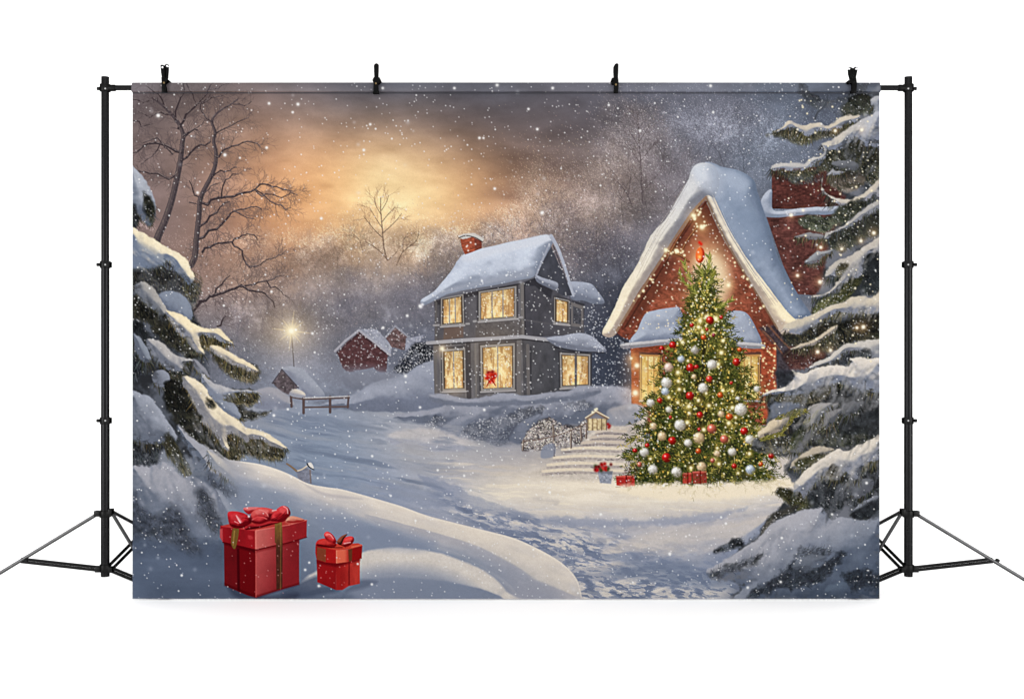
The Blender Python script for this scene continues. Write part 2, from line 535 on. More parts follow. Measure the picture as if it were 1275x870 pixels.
def bough(segs, x, y, ang, ln, w, depth, rs, spread=0.5, bend=0.25, shrink=0.74):
    """Grow a bare tree: collects (x0, y0, x1, y1, width)."""
    if depth < 0 or ln < 1.2:
        return
    k = 3
    px, py = x, y
    for i in range(k):
        ang += rs.normal(0, bend) * 0.6
        nx, ny = px + np.cos(ang) * ln / k, py + np.sin(ang) * ln / k
        segs.append((px, py, nx, ny, w * (1 - 0.25 * i / k)))
        px, py = nx, ny
        if i < k - 1 and rs.rand() < 0.55:
            bough(segs, px, py, ang + rs.choice([-1, 1]) * (spread + 0.3 * rs.rand()), ln * shrink * 0.8, w * 0.55, depth - 1, rs, spread, bend, shrink)
    for s in (-1, 1):
        bough(segs, px, py, ang + s * spread * (0.5 + 0.7 * rs.rand()), ln * shrink * (0.8 + 0.3 * rs.rand()), w * 0.66, depth - 1, rs, spread, bend, shrink)

def draw_segs(segs, c, pid=None, a=1.0, thick=1.2):
    s = np.array(segs)
    if not len(s):
        return
    for r in s[s[:, 4] >= thick]:
        stroke([r[:2], r[2:4]], r[4], r[4] * 0.92, c, pid, a)
    t = s[s[:, 4] < thick]
    lines(t[:, :2], t[:, 2:4], c, np.clip(t[:, 4], 0.25, 1.2) * 1.1, 2, None, a)

def fingers(pts, n, ang, spr, ln, wd, lit, sh, gap=(46, 50, 54), a=.7, rs=RS, pid=None):
    """Small drooping clumps of snow with dark gaps between, over a bough."""
    p = inside(pts, n, rs); p = p[np.argsort(p[:, 1])]
    lo, hi = p[:, 1].min(), p[:, 1].max() + 1e-6
    for q in p:
        th = np.radians(ang + rs.normal(0, spr)); l = ln * (.5 + rs.rand()); w_ = wd * (.6 + .7 * rs.rand())
        d = np.array([np.cos(th), np.sin(th)]); b = q + d * l * .5 + (0, .06 * l); e = q + d * l + (0, .18 * l)
        t = np.clip((q[1] - lo) / (hi - lo) * .8 + rs.normal(0, .18), 0, 1)
        c = lerp(np.array(lit, 'f8'), np.array(sh, 'f8'), t)
        o = np.array([-.3 * d[1], .9]) * w_ * .55
        stroke([q + o, b + o, e + o], w_ * .9, w_ * .6, gap, pid, a * .5, False, 2.0)
        stroke([q, b, e], w_, w_ * .45, c, pid, a, False, 1.8)

def fringe(pts, ang, cols, dens=1.3, ln=6.5, rs=RS, a=.8, spr=22):
    """Needles hanging from the lower edge of a load of snow."""
    P = curve(pts, 8); d = np.roll(P, -1, 0) - P
    area = np.sum(P[:, 0] * np.roll(P[:, 1], -1) - np.roll(P[:, 0], -1) * P[:, 1])
    nrm = np.stack([d[:, 1], -d[:, 0]], 1) * (1 if area > 0 else -1)
    sl_ = np.hypot(*d.T) + 1e-9; nrm /= sl_[:, None]
    w_ = sl_ * np.clip(nrm[:, 1] + .15, 0, 1)
    n = int(w_.sum() * dens)
    if n < 3:
        return
    i = rs.choice(len(P), n, p=w_ / w_.sum())
    p0 = P[i] + d[i] * rs.rand(n, 1) - nrm[i] * (2.5 * rs.rand(n, 1)) + rs.normal(0, .6, (n, 2))
    th = np.radians(ang + rs.normal(0, spr, n)); v = np.stack([np.cos(th), np.sin(th)], 1) * .75 + nrm[i] * .5
    l = ln * (.4 + .9 * rs.rand(n)) * np.interp(fbm(p0[:, 0], p0[:, 1], 9, octv=2, seed=3), [.3, .6], [.4, 1.3])
    lines(p0, p0 + v * l[:, None], mixcols(cols, n, 8, rs), .5 + .4 * rs.rand(n), 4, None, a)

# ---------------------------------------------------------------- PRINT: the picture
def paint_sky_and_woods():
    P_SKY = part('sky', 'printed_sky', None, 'printed evening sky glowing orange behind bare trees')
    P_WOOD = part('woods', 'printed_woodland', None, 'printed misty woodland of frosted bare trees')
    P_SNOW = part('ground', 'printed_snow', None, 'printed snow covered ground with a trodden path')
    F = field([
        # top band
        (165, 105, 92, 86, 92), (230, 105, 98, 89, 92), (300, 110, 100, 90, 92), (360, 112, 84, 84, 93), (430, 112, 74, 80, 95), (500, 112, 72, 80, 96), (570, 112, 76, 82, 96), (640, 112, 82, 86, 98), (720, 112, 92, 92, 102), (800, 112, 98, 99, 110), (880, 112, 108, 110, 122), (960, 112, 96, 103, 118), (1060, 112, 84, 90, 104),
        (200, 150, 118, 101, 99), (270, 150, 139, 115, 104), (330, 150, 147, 121, 107), (390, 145, 128, 111, 104), (450, 145, 96, 93, 98), (520, 150, 102, 96, 98), (580, 160, 112, 101, 100), (650, 150, 106, 98, 100), (720, 160, 104, 98, 102), (800, 160, 108, 105, 112), (880, 160, 112, 114, 126), (950, 160, 104, 111, 126), (1050, 160, 90, 95, 108),
        (190, 210, 124, 105, 102), (260, 205, 152, 121, 107), (330, 195, 191, 148, 118), (390, 185, 210, 162, 123), (450, 178, 206, 160, 123), (510, 178, 186, 146, 116), (570, 190, 160, 129, 109), (640, 190, 133, 113, 105), (700, 195, 128, 112, 106), (780, 210, 128, 116, 114), (860, 220, 112, 110, 118), (940, 220, 106, 112, 126),
        (200, 270, 126, 107, 106), (270, 260, 154, 121, 107), (335, 250, 209, 156, 117), (385, 240, 231, 171, 122), (430, 228, 243, 189, 136), (470, 225, 254, 213, 160), (505, 228, 255, 221, 170), (545, 228, 251, 205, 150), (590, 235, 222, 170, 123), (640, 245, 180, 140, 114), (690, 250, 149, 125, 113), (750, 270, 126, 115, 114), (800, 290, 108, 106, 114),
        (220, 320, 145, 117, 107), (270, 330, 163, 127, 109), (330, 310, 186, 142, 114), (385, 290, 213, 162, 121), (440, 270, 243, 193, 142), (490, 262, 255, 215, 162), (545, 265, 247, 199, 148), (600, 280, 195, 154, 122), (650, 300, 147, 127, 118), (710, 330, 120, 114, 118), (780, 350, 92, 94, 106),
        (260, 390, 112, 107, 112), (330, 370, 142, 125, 116), (400, 340, 148, 132, 122), (460, 320, 166, 143, 127), (520, 320, 159, 139, 127), (580, 330, 122, 118, 124), (680, 380, 108, 108, 118), (760, 400, 82, 86, 100),
        (290, 440, 108, 110, 122), (350, 430, 132, 124, 120), (410, 400, 118, 114, 120), (470, 390, 112, 112, 120), (530, 400, 100, 102, 114), (520, 450, 104, 108, 122), (440, 470, 122, 127, 142), (340, 480, 134, 140, 156), (760, 460, 72, 78, 94), (400, 480, 128, 134, 150),
    ], 34)
    cv[:] = F
    ids[:] = P_SKY
    Xb, Yb = np.broadcast_arrays(GX, GY)
    # drifting cloud
    n1 = fbm(GX, GY, 130, 42, 5, 1, -0.15); n2 = fbm(GX, GY, 45, 22, 4, 4, 0.2)
    amp = sst(330, 250, GY) * np.ones_like(GX)
    n3 = fbm(GX, GY, 18, 9, 4, 11, .1)
    d = ((n1 - 0.5) * 0.42 + (n2 - 0.5) * 0.20 + (n3 - .5) * .10) * amp
    cv[:] = np.clip(cv * (1 + d[..., None] * np.array([1.0, 1.05, 1.1], 'f4')), 0, 1)
    for x, y, rx, ry, s in ((625, 240, 30, 8, .5), (640, 246, 18, 5, .4), (560, 152, 60, 14, .3), (680, 205, 40, 14, .25), (700, 160, 50, 14, .25), (760, 150, 26, 9, .2)):
        g = np.exp(-((GX - x) / rx) ** 2 - ((GY - y) / ry) ** 2)[..., None] * s * (0.6 + 0.8 * n2[..., None])
        cv[:] = lerp(cv, cv * np.array([.76, .76, .80], 'f4'), np.clip(g, 0, 1))
    glow(485, 240, 80, (110, 64, 24), .30); glow(470, 222, 30, (110, 84, 44), .45); glow(515, 246, 44, (100, 72, 36), .35, 20)

    g_ = cv.mean(-1, keepdims=True)
    cv[:] = lerp(cv, g_ * np.array([1.04, .99, .98], 'f4'), (.30 * sst(340, 220, Xb))[..., None])
    cv[:] = np.clip(cv * (1 + .09 * sst(380, 240, Xb) * sst(330, 250, Yb))[..., None], 0, 1)
    # frosted crowns: soft masses, then flecks
    rs = np.random.RandomState(3)
    crowns = [(400, 330, 44, 46, (136, 122, 116), .45), (450, 300, 30, 40, (176, 148, 120), .35), (480, 330, 44, 46, (150, 134, 122), .5), (512, 300, 26, 30, (178, 148, 120), .4),
              (560, 320, 34, 44, (136, 126, 122), .6), (618, 300, 36, 40, (142, 130, 124), .6), (672, 255, 36, 55, (150, 132, 118), .4), (700, 300, 50, 50, (120, 114, 118), .5),
              (790, 165, 50, 50, (130, 121, 121), .45), (760, 240, 60, 60, (142, 128, 120), .4), (830, 230, 50, 60, (126, 118, 120), .4), (900, 150, 70, 50, (120, 120, 132), .5), (950, 190, 50, 50, (110, 116, 130), .5),
              (320, 330, 50, 50, (150, 128, 116), .35), (340, 390, 60, 40, (126, 116, 116), .4), (430, 370, 60, 46, (122, 118, 122), .5), (560, 380, 50, 50, (106, 106, 116), .5), (500, 380, 40, 40, (112, 110, 118), .45)]
    for x, y, rx, ry, c, s in crowns:
        w = win(x - 2.4 * rx, y - 2.4 * ry, x + 2.4 * rx, y + 2.4 * ry)
        sl, X, Y = w
        rr = np.sqrt(((X - x) / rx) ** 2 + ((Y - y) / ry) ** 2) + (fbm(X, Y, 16, octv=4, seed=x % 11) - .5) * .9
        al = sst(1.15, 0.45, rr) * s
        put(sl, col(c) * (0.88 + 0.24 * fbm(X, Y, 5, octv=3, seed=2)[..., None]), al.astype('f4'))
    # id of the woodland: everything below the crowns' uneven line
    line = np.interp(GX[0], [165, 300, 360, 420, 452, 475, 500, 530, 560, 600, 640, 665, 700, 740, 765, 800, 850, 900, 1000, 1095], [300, 300, 290, 272, 250, 240, 262, 275, 272, 268, 262, 210, 212, 190, 130, 118, 165, 125, 103, 103])
    line = line[None, :] + (fbm(GX, GY, 14, octv=3, seed=8) - .5) * 26
    ids[Yb > line] = P_WOOD

    # frosted trees: pale twig tips round a faint stem
    ft = [(172, 300, 40), (300, 340, 60), (330, 372, 60), (362, 350, 66), (392, 352, 62), (420, 340, 60), (446, 344, 70), (512, 352, 72), (532, 340, 60), (556, 344, 70), (584, 330, 52), (606, 330, 56), (630, 330, 64), (652, 320, 84), (676, 318, 108), (700, 322, 96), (722, 330, 90), (742, 320, 100), (760, 300, 110), (776, 280, 110), (806, 270, 140), (830, 262, 120), (856, 235, 110), (880, 215, 96), (904, 220, 104), (926, 222, 96), (950, 225, 86), (400, 400, 60), (460, 395, 60), (510, 400, 60), (740, 390, 70), (770, 380, 80), (340, 410, 60), (300, 420, 50), (425, 420, 50), (380, 420, 50), (480, 420, 40)]
    for k, (x, y, h) in enumerate(ft):
        rr = np.random.RandomState(200 + k); sg = []
        bough(sg, x, y, -np.pi / 2, h * .30, .9 + h / 160, 5, rr, .40, .14, .80)
        s_ = np.array(sg)
        j = ((s_[:, 1] - Y0) * KS).astype(int).clip(0, PH - 1); i_ = ((s_[:, 0] - X0) * KS).astype(int).clip(0, PW - 1)
        under = cv[j, i_] * 255
        thin = s_[:, 4] < .55
        th_ = s_[~thin]; lines(th_[:, :2], th_[:, 2:4], under[~thin] * .74, np.clip(th_[:, 4], .4, 1.3), 2, None, .55)
        tn = s_[thin]; pale = np.clip(under[thin] * 1.16 + 16, 0, 255)
        lines(tn[:, :2], tn[:, 2:4], pale, .55, 3, None, .30)
        e = tn[:, 2:4] + rr.normal(0, .8, (len(tn), 2)); tip = rr.rand(len(e)) < .55
        lines(e[tip], e[tip] + .4, np.clip(under[thin][tip] * 1.25 + 34, 0, 236), .7, 2, None, .58)
    for k in range(26):      # darker stems deeper in the wood
        rr = np.random.RandomState(400 + k); sg = []
        bx_ = (300, 330, 352, 372, 390, 404, 418, 436, 448, 466, 486, 500, 516, 532, 700, 716, 730, 744, 758, 768, 778, 640, 668, 590, 560, 790)[k]
        bough(sg, bx_ + rr.normal(0, 5), 400 + rr.rand() * 30 - (60 if bx_ > 560 else 0), -np.pi / 2, 17 + 8 * rr.rand(), 1.5, 5, rr, .38, .14, .80)
        draw_segs(sg, (84, 82, 94), None, .34, .9)
    sl = (slice(int((285 - Y0) * KS), int((500 - Y0) * KS)), slice(0, PW))
    sft = blur(cv[sl], 2, 2)
    m_ = (sst(300, 350, GY[sl[0]]) * .62 + 0 * GX)[..., None]
    cv[sl] = lerp(cv[sl], sft, m_)
    for x, y, rx, ry, c, s in ((440, 352, 70, 16, (150, 138, 132), .42), (500, 372, 60, 14, (122, 120, 128), .45), (400, 390, 60, 16, (112, 112, 122), .45), (640, 345, 60, 18, (128, 120, 122), .40), (700, 300, 34, 12, (140, 128, 124), .35), (720, 360, 40, 14, (104, 106, 118), .45), (770, 300, 30, 12, (118, 114, 122), .35), (330, 350, 40, 20, (140, 124, 118), .35), (560, 345, 40, 12, (128, 122, 124), .35), (840, 220, 34, 12, (122, 118, 126), .30), (330, 450, 70, 16, (124, 124, 134), .5), (460, 412, 60, 12, (104, 106, 118), .45)):
        n_ = fbm(GX, GY, 34, 14, 4, x % 7)
        cv[:] = lerp(cv, col(c), (np.exp(-((GX - x) / rx) ** 2 - ((GY - y) / ry) ** 2) * s * sst(.25, .6, n_))[..., None])
    # twigs of the far trees
    far = [  # x, y base, length, width, colour, seed, depth, id key
        (476, 330, 20, 1.5, (112, 92, 80), 2, 6), (508, 340, 15, 1.0, (122, 104, 92), 5, 5), (438, 330, 15, 1.0, (128, 108, 94), 8, 5), (452, 330, 10, .8, (140, 118, 98), 9, 4),
        (783, 262, 26, 1.6, (94, 84, 86), 4, 6), (800, 270, 17, 1.0, (100, 92, 96), 6, 5), (764, 262, 13, .9, (96, 88, 92), 7, 4),
        (694, 300, 20, 1.3, (112, 100, 98), 11, 6), (672, 300, 17, 1.0, (122, 108, 102), 12, 5), (650, 300, 14, .8, (128, 114, 106), 13, 4),
        (560, 345, 15, 1.0, (110, 102, 104), 14, 5), (615, 330, 14, 1.0, (112, 104, 106), 15, 5), (590, 330, 12, .8, (118, 108, 106), 16, 4), (415, 345, 14, .8, (130, 114, 104), 17, 5), (380, 360, 13, .8, (132, 114, 104), 18, 5),
        (850, 250, 22, .9, (104, 98, 104), 19, 5), (900, 215, 22, .9, (100, 100, 110), 20, 5), (930, 215, 20, .9, (98, 100, 112), 21, 5), (355, 380, 14, .7, (126, 112, 108), 22, 5), (530, 370, 14, .8, (104, 100, 106), 23, 5),
    ]
    P_BT = part('midtree', 'bare_tree', None, 'printed slender leafless tree against the glowing sun')
    P_FT = part('rtree', 'bare_tree', None, 'printed tall frosted leafless tree left of the brick cottage')
    for i, (x, y, ln, w_, c, sd, dp) in enumerate(far):
        sg = []
        if i in (0, 4):      # the two single trees: stem and limbs set by hand, sparse twigs
            rr = np.random.RandomState(sd + 40)
            limbs = ([([(482, 324), (478, 308), (476, 285), (474, 262), (474, 246)], 1.9, .9), ([(476, 296), (466, 286), (458, 276), (453, 270)], 1.1, .6), ([(476, 284), (468, 272), (461, 260)], 1, .6), ([(475, 268), (468, 256), (466, 246)], .9, .5), ([(477, 290), (486, 282), (494, 274), (500, 266)], 1.1, .6), ([(476, 276), (484, 266), (492, 258)], 1, .6), ([(475, 262), (481, 252), (484, 243)], .9, .5),
                      ([(483, 324), (474, 314), (464, 306), (456, 302)], 1.4, .7), ([(494, 330), (500, 316), (508, 308), (518, 300), (522, 288)], 1.3, .6), ([(502, 314), (502, 300), (508, 290)], .9, .5), ([(452, 316), (448, 300), (440, 292)], .9, .5), ([(483, 324), (492, 316), (497, 308)], 1, .6)] if i == 0 else
                     [([(800, 252), (799, 230), (798, 205), (796, 180), (795, 160), (794, 140)], 1.8, .8), ([(798, 205), (788, 190), (778, 178)], 1, .5), ([(798, 200), (808, 188), (816, 176)], 1, .5), ([(796, 184), (788, 170), (782, 160)], .9, .5), ([(796, 176), (804, 164), (810, 154)], .9, .5), ([(799, 240), (810, 228), (820, 216), (826, 204)], 1.1, .5), ([(786, 254), (780, 240), (770, 228), (764, 222)], 1.4, .6), ([(782, 246), (784, 232), (786, 216)], 1, .5), ([(795, 160), (790, 148), (788, 138)], .8, .4), ([(787, 254), (775, 250), (766, 240)], 1, .5)])
            for q, a_, b_ in limbs:
                stroke(q, a_, b_, c, {0: P_BT, 4: P_FT}[i], .78)
                qq = curve(q, 4, False)
                for t_ in range(2, len(qq), 1):
                    if rr.rand() < .62:
                        an = np.arctan2(*(qq[t_] - qq[t_ - 1])[::-1]) + rr.choice([-1, 1]) * (.35 + .5 * rr.rand())
                        bough(sg, qq[t_][0], qq[t_][1], an, 6 + 4 * rr.rand(), .5, 2, rr, .4, .2, .72)
            draw_segs(sg, c, None, .5, .9)
            continue
        bough(sg, x, y, -np.pi / 2, ln, w_, dp, np.random.RandomState(sd), 0.42, 0.16, 0.80)
        draw_segs(sg, c, None, 0.42, 0.9)
    # crown outlines of those two trees, as ids
    for pid, P in ((P_BT, [(470, 345), (472, 322), (455, 300), (452, 275), (462, 250), (474, 234), (488, 244), (499, 262), (494, 285), (484, 315), (481, 345)]),
                   (P_FT, [(780, 262), (780, 235), (764, 205), (760, 170), (775, 138), (796, 120), (816, 140), (824, 175), (812, 210), (792, 235), (790, 262)])):
        sl, X, Y = win(440, 110, 840, 350)
        ids[sl][sdf(curve(P), X, Y) + (fbm(X, Y, 6, octv=2, seed=4) - .5) * 8 > 0] = pid
    # frost flecks over the woods
    N = 46000
    x = X0 + rs.rand(N) * 930; y = Y0 + 15 + rs.rand(N) * 400
    li = np.interp(x, GX[0], np.median(line, 0)); keep = (y > li - 8) & (y < 480)
    x, y = x[keep], y[keep]
    j = ((y - Y0) * KS).astype(int).clip(0, PH - 1); i = ((x - X0) * KS).astype(int).clip(0, PW - 1)
    b = cv[j, i] * 255
    sgn = np.where(rs.rand(len(x)) < .80, 1.2, -.55)[:, None]
    C = np.clip(b + sgn * (18 + 30 * rs.rand(len(x), 1)), 0, 255)
    th = rs.rand(len(x)) * 6.28; l = 0.25 + .35 * rs.rand(len(x))
    lines(np.stack([x, y], 1), np.stack([x + np.cos(th) * l, y + np.sin(th) * l], 1), C, 1.0, 3, None, .8)
    # blurred low fog and dark thicket behind the houses
    for x, y, rx, ry, c, s in ((770, 400, 34, 60, (66, 70, 84), .75), (765, 455, 34, 40, (50, 56, 70), .7), (520, 430, 30, 26, (96, 100, 114), .5), (500, 385, 90, 26, (112, 110, 118), .4), (300, 470, 80, 26, (116, 122, 138), .5), (420, 440, 60, 20, (116, 116, 126), .4), (350, 345, 60, 40, (150, 128, 116), .25), (735, 365, 26, 34, (88, 92, 106), .5)):
        g = np.exp(-((GX - x) / rx) ** 2 - ((GY - y) / ry) ** 2)[..., None] * s
        cv[:] = lerp(cv, col(c), g)
    n = fbm(GX, GY, 3.0, 3.0, 3, 6); m = fbm(GX, GY, 46, 34, 4, 9)
    k = sst(-10, 50, Yb - line)
    cv[:] = np.clip(cv * (1 + ((n - .5) * .14 + (m - .5) * .42)[..., None] * k[..., None]), 0, 1)
    # frost catching the warm light, thicker along the crowns' edges
    for cx_, cy_, sx_, sy_, q, c in ((700, 250, 40, 40, 1500, (206, 184, 162)), (660, 250, 20, 40, 700, (214, 186, 156)), (790, 150, 34, 34, 900, (206, 196, 192)), (740, 280, 50, 30, 900, (180, 168, 164)), (900, 160, 60, 34, 1500, (190, 192, 204)), (960, 180, 50, 40, 900, (176, 184, 200)), (480, 300, 70, 24, 800, (206, 184, 160)), (600, 300, 60, 20, 900, (190, 180, 172)), (820, 240, 50, 40, 900, (176, 172, 176)), (320, 320, 60, 50, 1200, (190, 170, 158)), (420, 360, 90, 40, 1200, (176, 168, 168)), (640, 340, 90, 40, 1300, (170, 166, 172)), (330, 420, 80, 30, 700, (172, 166, 168))):
        fx, fy = cx_ + rs.normal(0, sx_, q), cy_ + rs.normal(0, sy_, q)
        lines(np.stack([fx, fy], 1), np.stack([fx + .4, fy + .3], 1), mixcols([c], q, 14, rs), .35 + .6 * rs.rand(q), 2, None, .8)


def paint_big_bare_tree():
    P = part('bigtree', 'bare_tree', None, 'printed large dark leafless tree with snowy branches at upper left')
    rs = np.random.RandomState(21)
    dark = (68, 59, 62)
    main = [([(192, 318), (196, 297), (205, 276), (214, 249), (221, 219), (225, 198), (227, 180), (228, 168), (223, 155), (214, 143), (203, 132), (190, 122)], 10, 2.5),
            ([(228, 170), (236, 165), (246, 162)], 3.5, 1.5), ([(222, 160), (232, 142), (247, 128), (262, 112), (268, 103)], 3, 1), ([(219, 150), (222, 128), (230, 112), (232, 103)], 2.5, 1),
            ([(226, 190), (212, 184), (200, 178), (184, 180), (172, 188), (165, 190)], 3.5, 1.5), ([(221, 215), (210, 222), (196, 216), (180, 214), (166, 212)], 2.6, 1.2), ([(215, 192), (205, 182), (196, 172), (180, 178)], 2, .8),
            ([(226, 200), (236, 190), (250, 181), (262, 176)], 3, 1.6),
            ([(238, 330), (243, 318), (245, 294), (248, 267), (250, 246), (262, 222), (268, 206), (269, 190), (266, 176), (268, 165), (264, 150), (274, 138), (286, 131), (296, 124)], 8, 1.4),
            ([(268, 195), (279, 188), (289, 182), (303, 177), (318, 178), (324, 183)], 2.6, .8), ([(262, 222), (275, 213), (288, 212), (296, 208)], 2, .8), ([(264, 152), (252, 140), (250, 128), (262, 118)], 1.8, .7), ([(267, 168), (280, 160), (296, 152), (310, 146)], 2, .7),
            ([(250, 252), (262, 249), (277, 247), (292, 244), (305, 240), (318, 235), (330, 229), (340, 233), (352, 235), (364, 238)], 3.4, 1), ([(318, 237), (326, 244), (340, 242), (350, 246), (362, 240), (370, 243)], 1.6, .8), ([(318, 236), (330, 246), (342, 254), (356, 262), (362, 258)], 1.5, .6),
            ([(276, 247), (277, 232), (285, 222), (296, 218)], 2, .8), ([(249, 282), (262, 270), (274, 258), (285, 250)], 3, 1.2),
            ([(249, 297), (259, 288), (278, 279), (286, 268), (292, 263), (306, 261), (318, 258), (326, 262)], 3.4, .8), ([(292, 263), (302, 268), (312, 274), (318, 272)], 1.5, .6),
            ([(252, 314), (262, 307), (271, 303), (289, 301), (298, 296), (308, 291), (316, 293), (321, 299)], 3, .8), ([(289, 302), (296, 307), (301, 316), (306, 328), (318, 331), (328, 326), (339, 323), (346, 318), (356, 312)], 2, .7), ([(306, 328), (312, 333), (322, 330)], 1.2, .6),
            ([(236, 400), (240, 388), (250, 376), (262, 370), (271, 366), (286, 361), (300, 356), (308, 360), (315, 362), (326, 364), (336, 370), (342, 382)], 5, 1.2), ([(300, 357), (316, 353), (332, 350), (345, 344), (354, 342)], 2.4, .8), ([(332, 350), (342, 358), (352, 366), (360, 372)], 1.6, .6), ([(268, 366), (276, 354), (286, 343)], 2.5, 1),
            ([(205, 134), (196, 118), (184, 108)], 2, .8), ([(214, 143), (200, 140), (186, 146), (172, 140)], 2, .7), ([(232, 103), (240, 118), (246, 130)], 1.6, .7), ([(262, 112), (276, 106), (290, 104)], 1.6, .7), ([(291, 130), (304, 132), (314, 126)], 1.4, .6), ([(246, 129), (258, 126), (270, 120), (284, 116)], 1.8, .7), ([(200, 178), (190, 196), (176, 204)], 1.6, .7), ([(229, 172), (244, 160), (254, 152)], 1.8, .7), ([(255, 240), (262, 232), (276, 228)], 1.4, .6), ([(165, 150), (176, 158), (190, 154)], 1.8, .7), ([(165, 124), (178, 128), (190, 122)], 1.6, .6),
            ([(271, 406), (276, 400), (281, 393)], 2.4, 1.2), ([(250, 246), (240, 236), (234, 226)], 2, 1), ([(236, 252), (249, 256)], 1.6, 1)]
    def kink(q):
        q = np.array(q, 'f8'); out = [q[0]]
        for u, v in zip(q[:-1], q[1:]):
            out += [(u + v) / 2 + rs.normal(0, 1.5, 2), v + rs.normal(0, .7, 2)]
        return [tuple(o) for o in out]
    main = [(kink(q) if a < 6 else q, a, b) for q, a, b in main]
    twigs = []
    for p, a, b in main:
        q = curve(p, 4, False)
        for i in range(2, len(q)):
            wd = a + (b - a) * i / len(q)
            if rs.rand() < (.62 if wd < 4 else .20):
                ang = np.arctan2(q[i][1] - q[i - 1][1], q[i][0] - q[i - 1][0]) + rs.choice([-1, 1]) * (.4 + .6 * rs.rand())
                bough(twigs, q[i][0], q[i][1], ang, 6 + 6 * rs.rand(), min(1.1, wd * .4), 2, rs, .5, .3, .75)
    draw_segs(twigs, (88, 78, 79), None, .52, 1.6)
    for p, a, b in main:
        stroke(p, a, b, dark if a < 6 else (84, 75, 78), P, 1.0, a >= 6)
    for p, a, b in main:     # bark light and lodged snow on the upper sides
        q = curve(p, 5, False)
        for i in range(len(q) - 1):
            wd = a + (b - a) * i / len(q)
            t = (q[i + 1] - q[i]); L_ = np.hypot(*t) + 1e-6; nrm = np.array([t[1], -t[0]]) / L_
            if nrm[1] > 0:
                nrm = -nrm
            if abs(t[0]) > abs(t[1]) * .6:
                if rs.rand() < .5:
                    o = nrm * wd * .32
                    stroke([q[i] + o, q[i + 1] + o], max(.6, wd * .28), max(.5, wd * .22), (158, 146, 142), None, .55, False)
            elif wd > 3:
                o = np.array([.28 * wd, 0])
                stroke([q[i] - o, q[i + 1] - o], wd * .25, wd * .22, (108, 96, 94), None, .6, False)
                stroke([q[i] + o, q[i + 1] + o], wd * .22, wd * .2, (60, 54, 58), None, .5, False)
    for p, a, b in main[:1] + main[8:9]:
        q = curve(p, 5, False)
        k = 90
        pi = q[rs.randint(len(q), size=k)] + rs.normal(0, a * .22, (k, 2))
        lines(pi, pi + rs.normal(0, 1, (k, 2)) * [0.8, 3], mixcols([(60, 54, 58), (120, 108, 104), (98, 86, 84)], k), .8, 2, None, .7)
    # wedge of shrub at the trunk's foot
    needles([(222, 330), (236, 300), (262, 300), (258, 330), (240, 345)], 120, -80, 30, 8, [(80, 70, 72), (104, 92, 90), (150, 140, 136)], .7, None, .7)


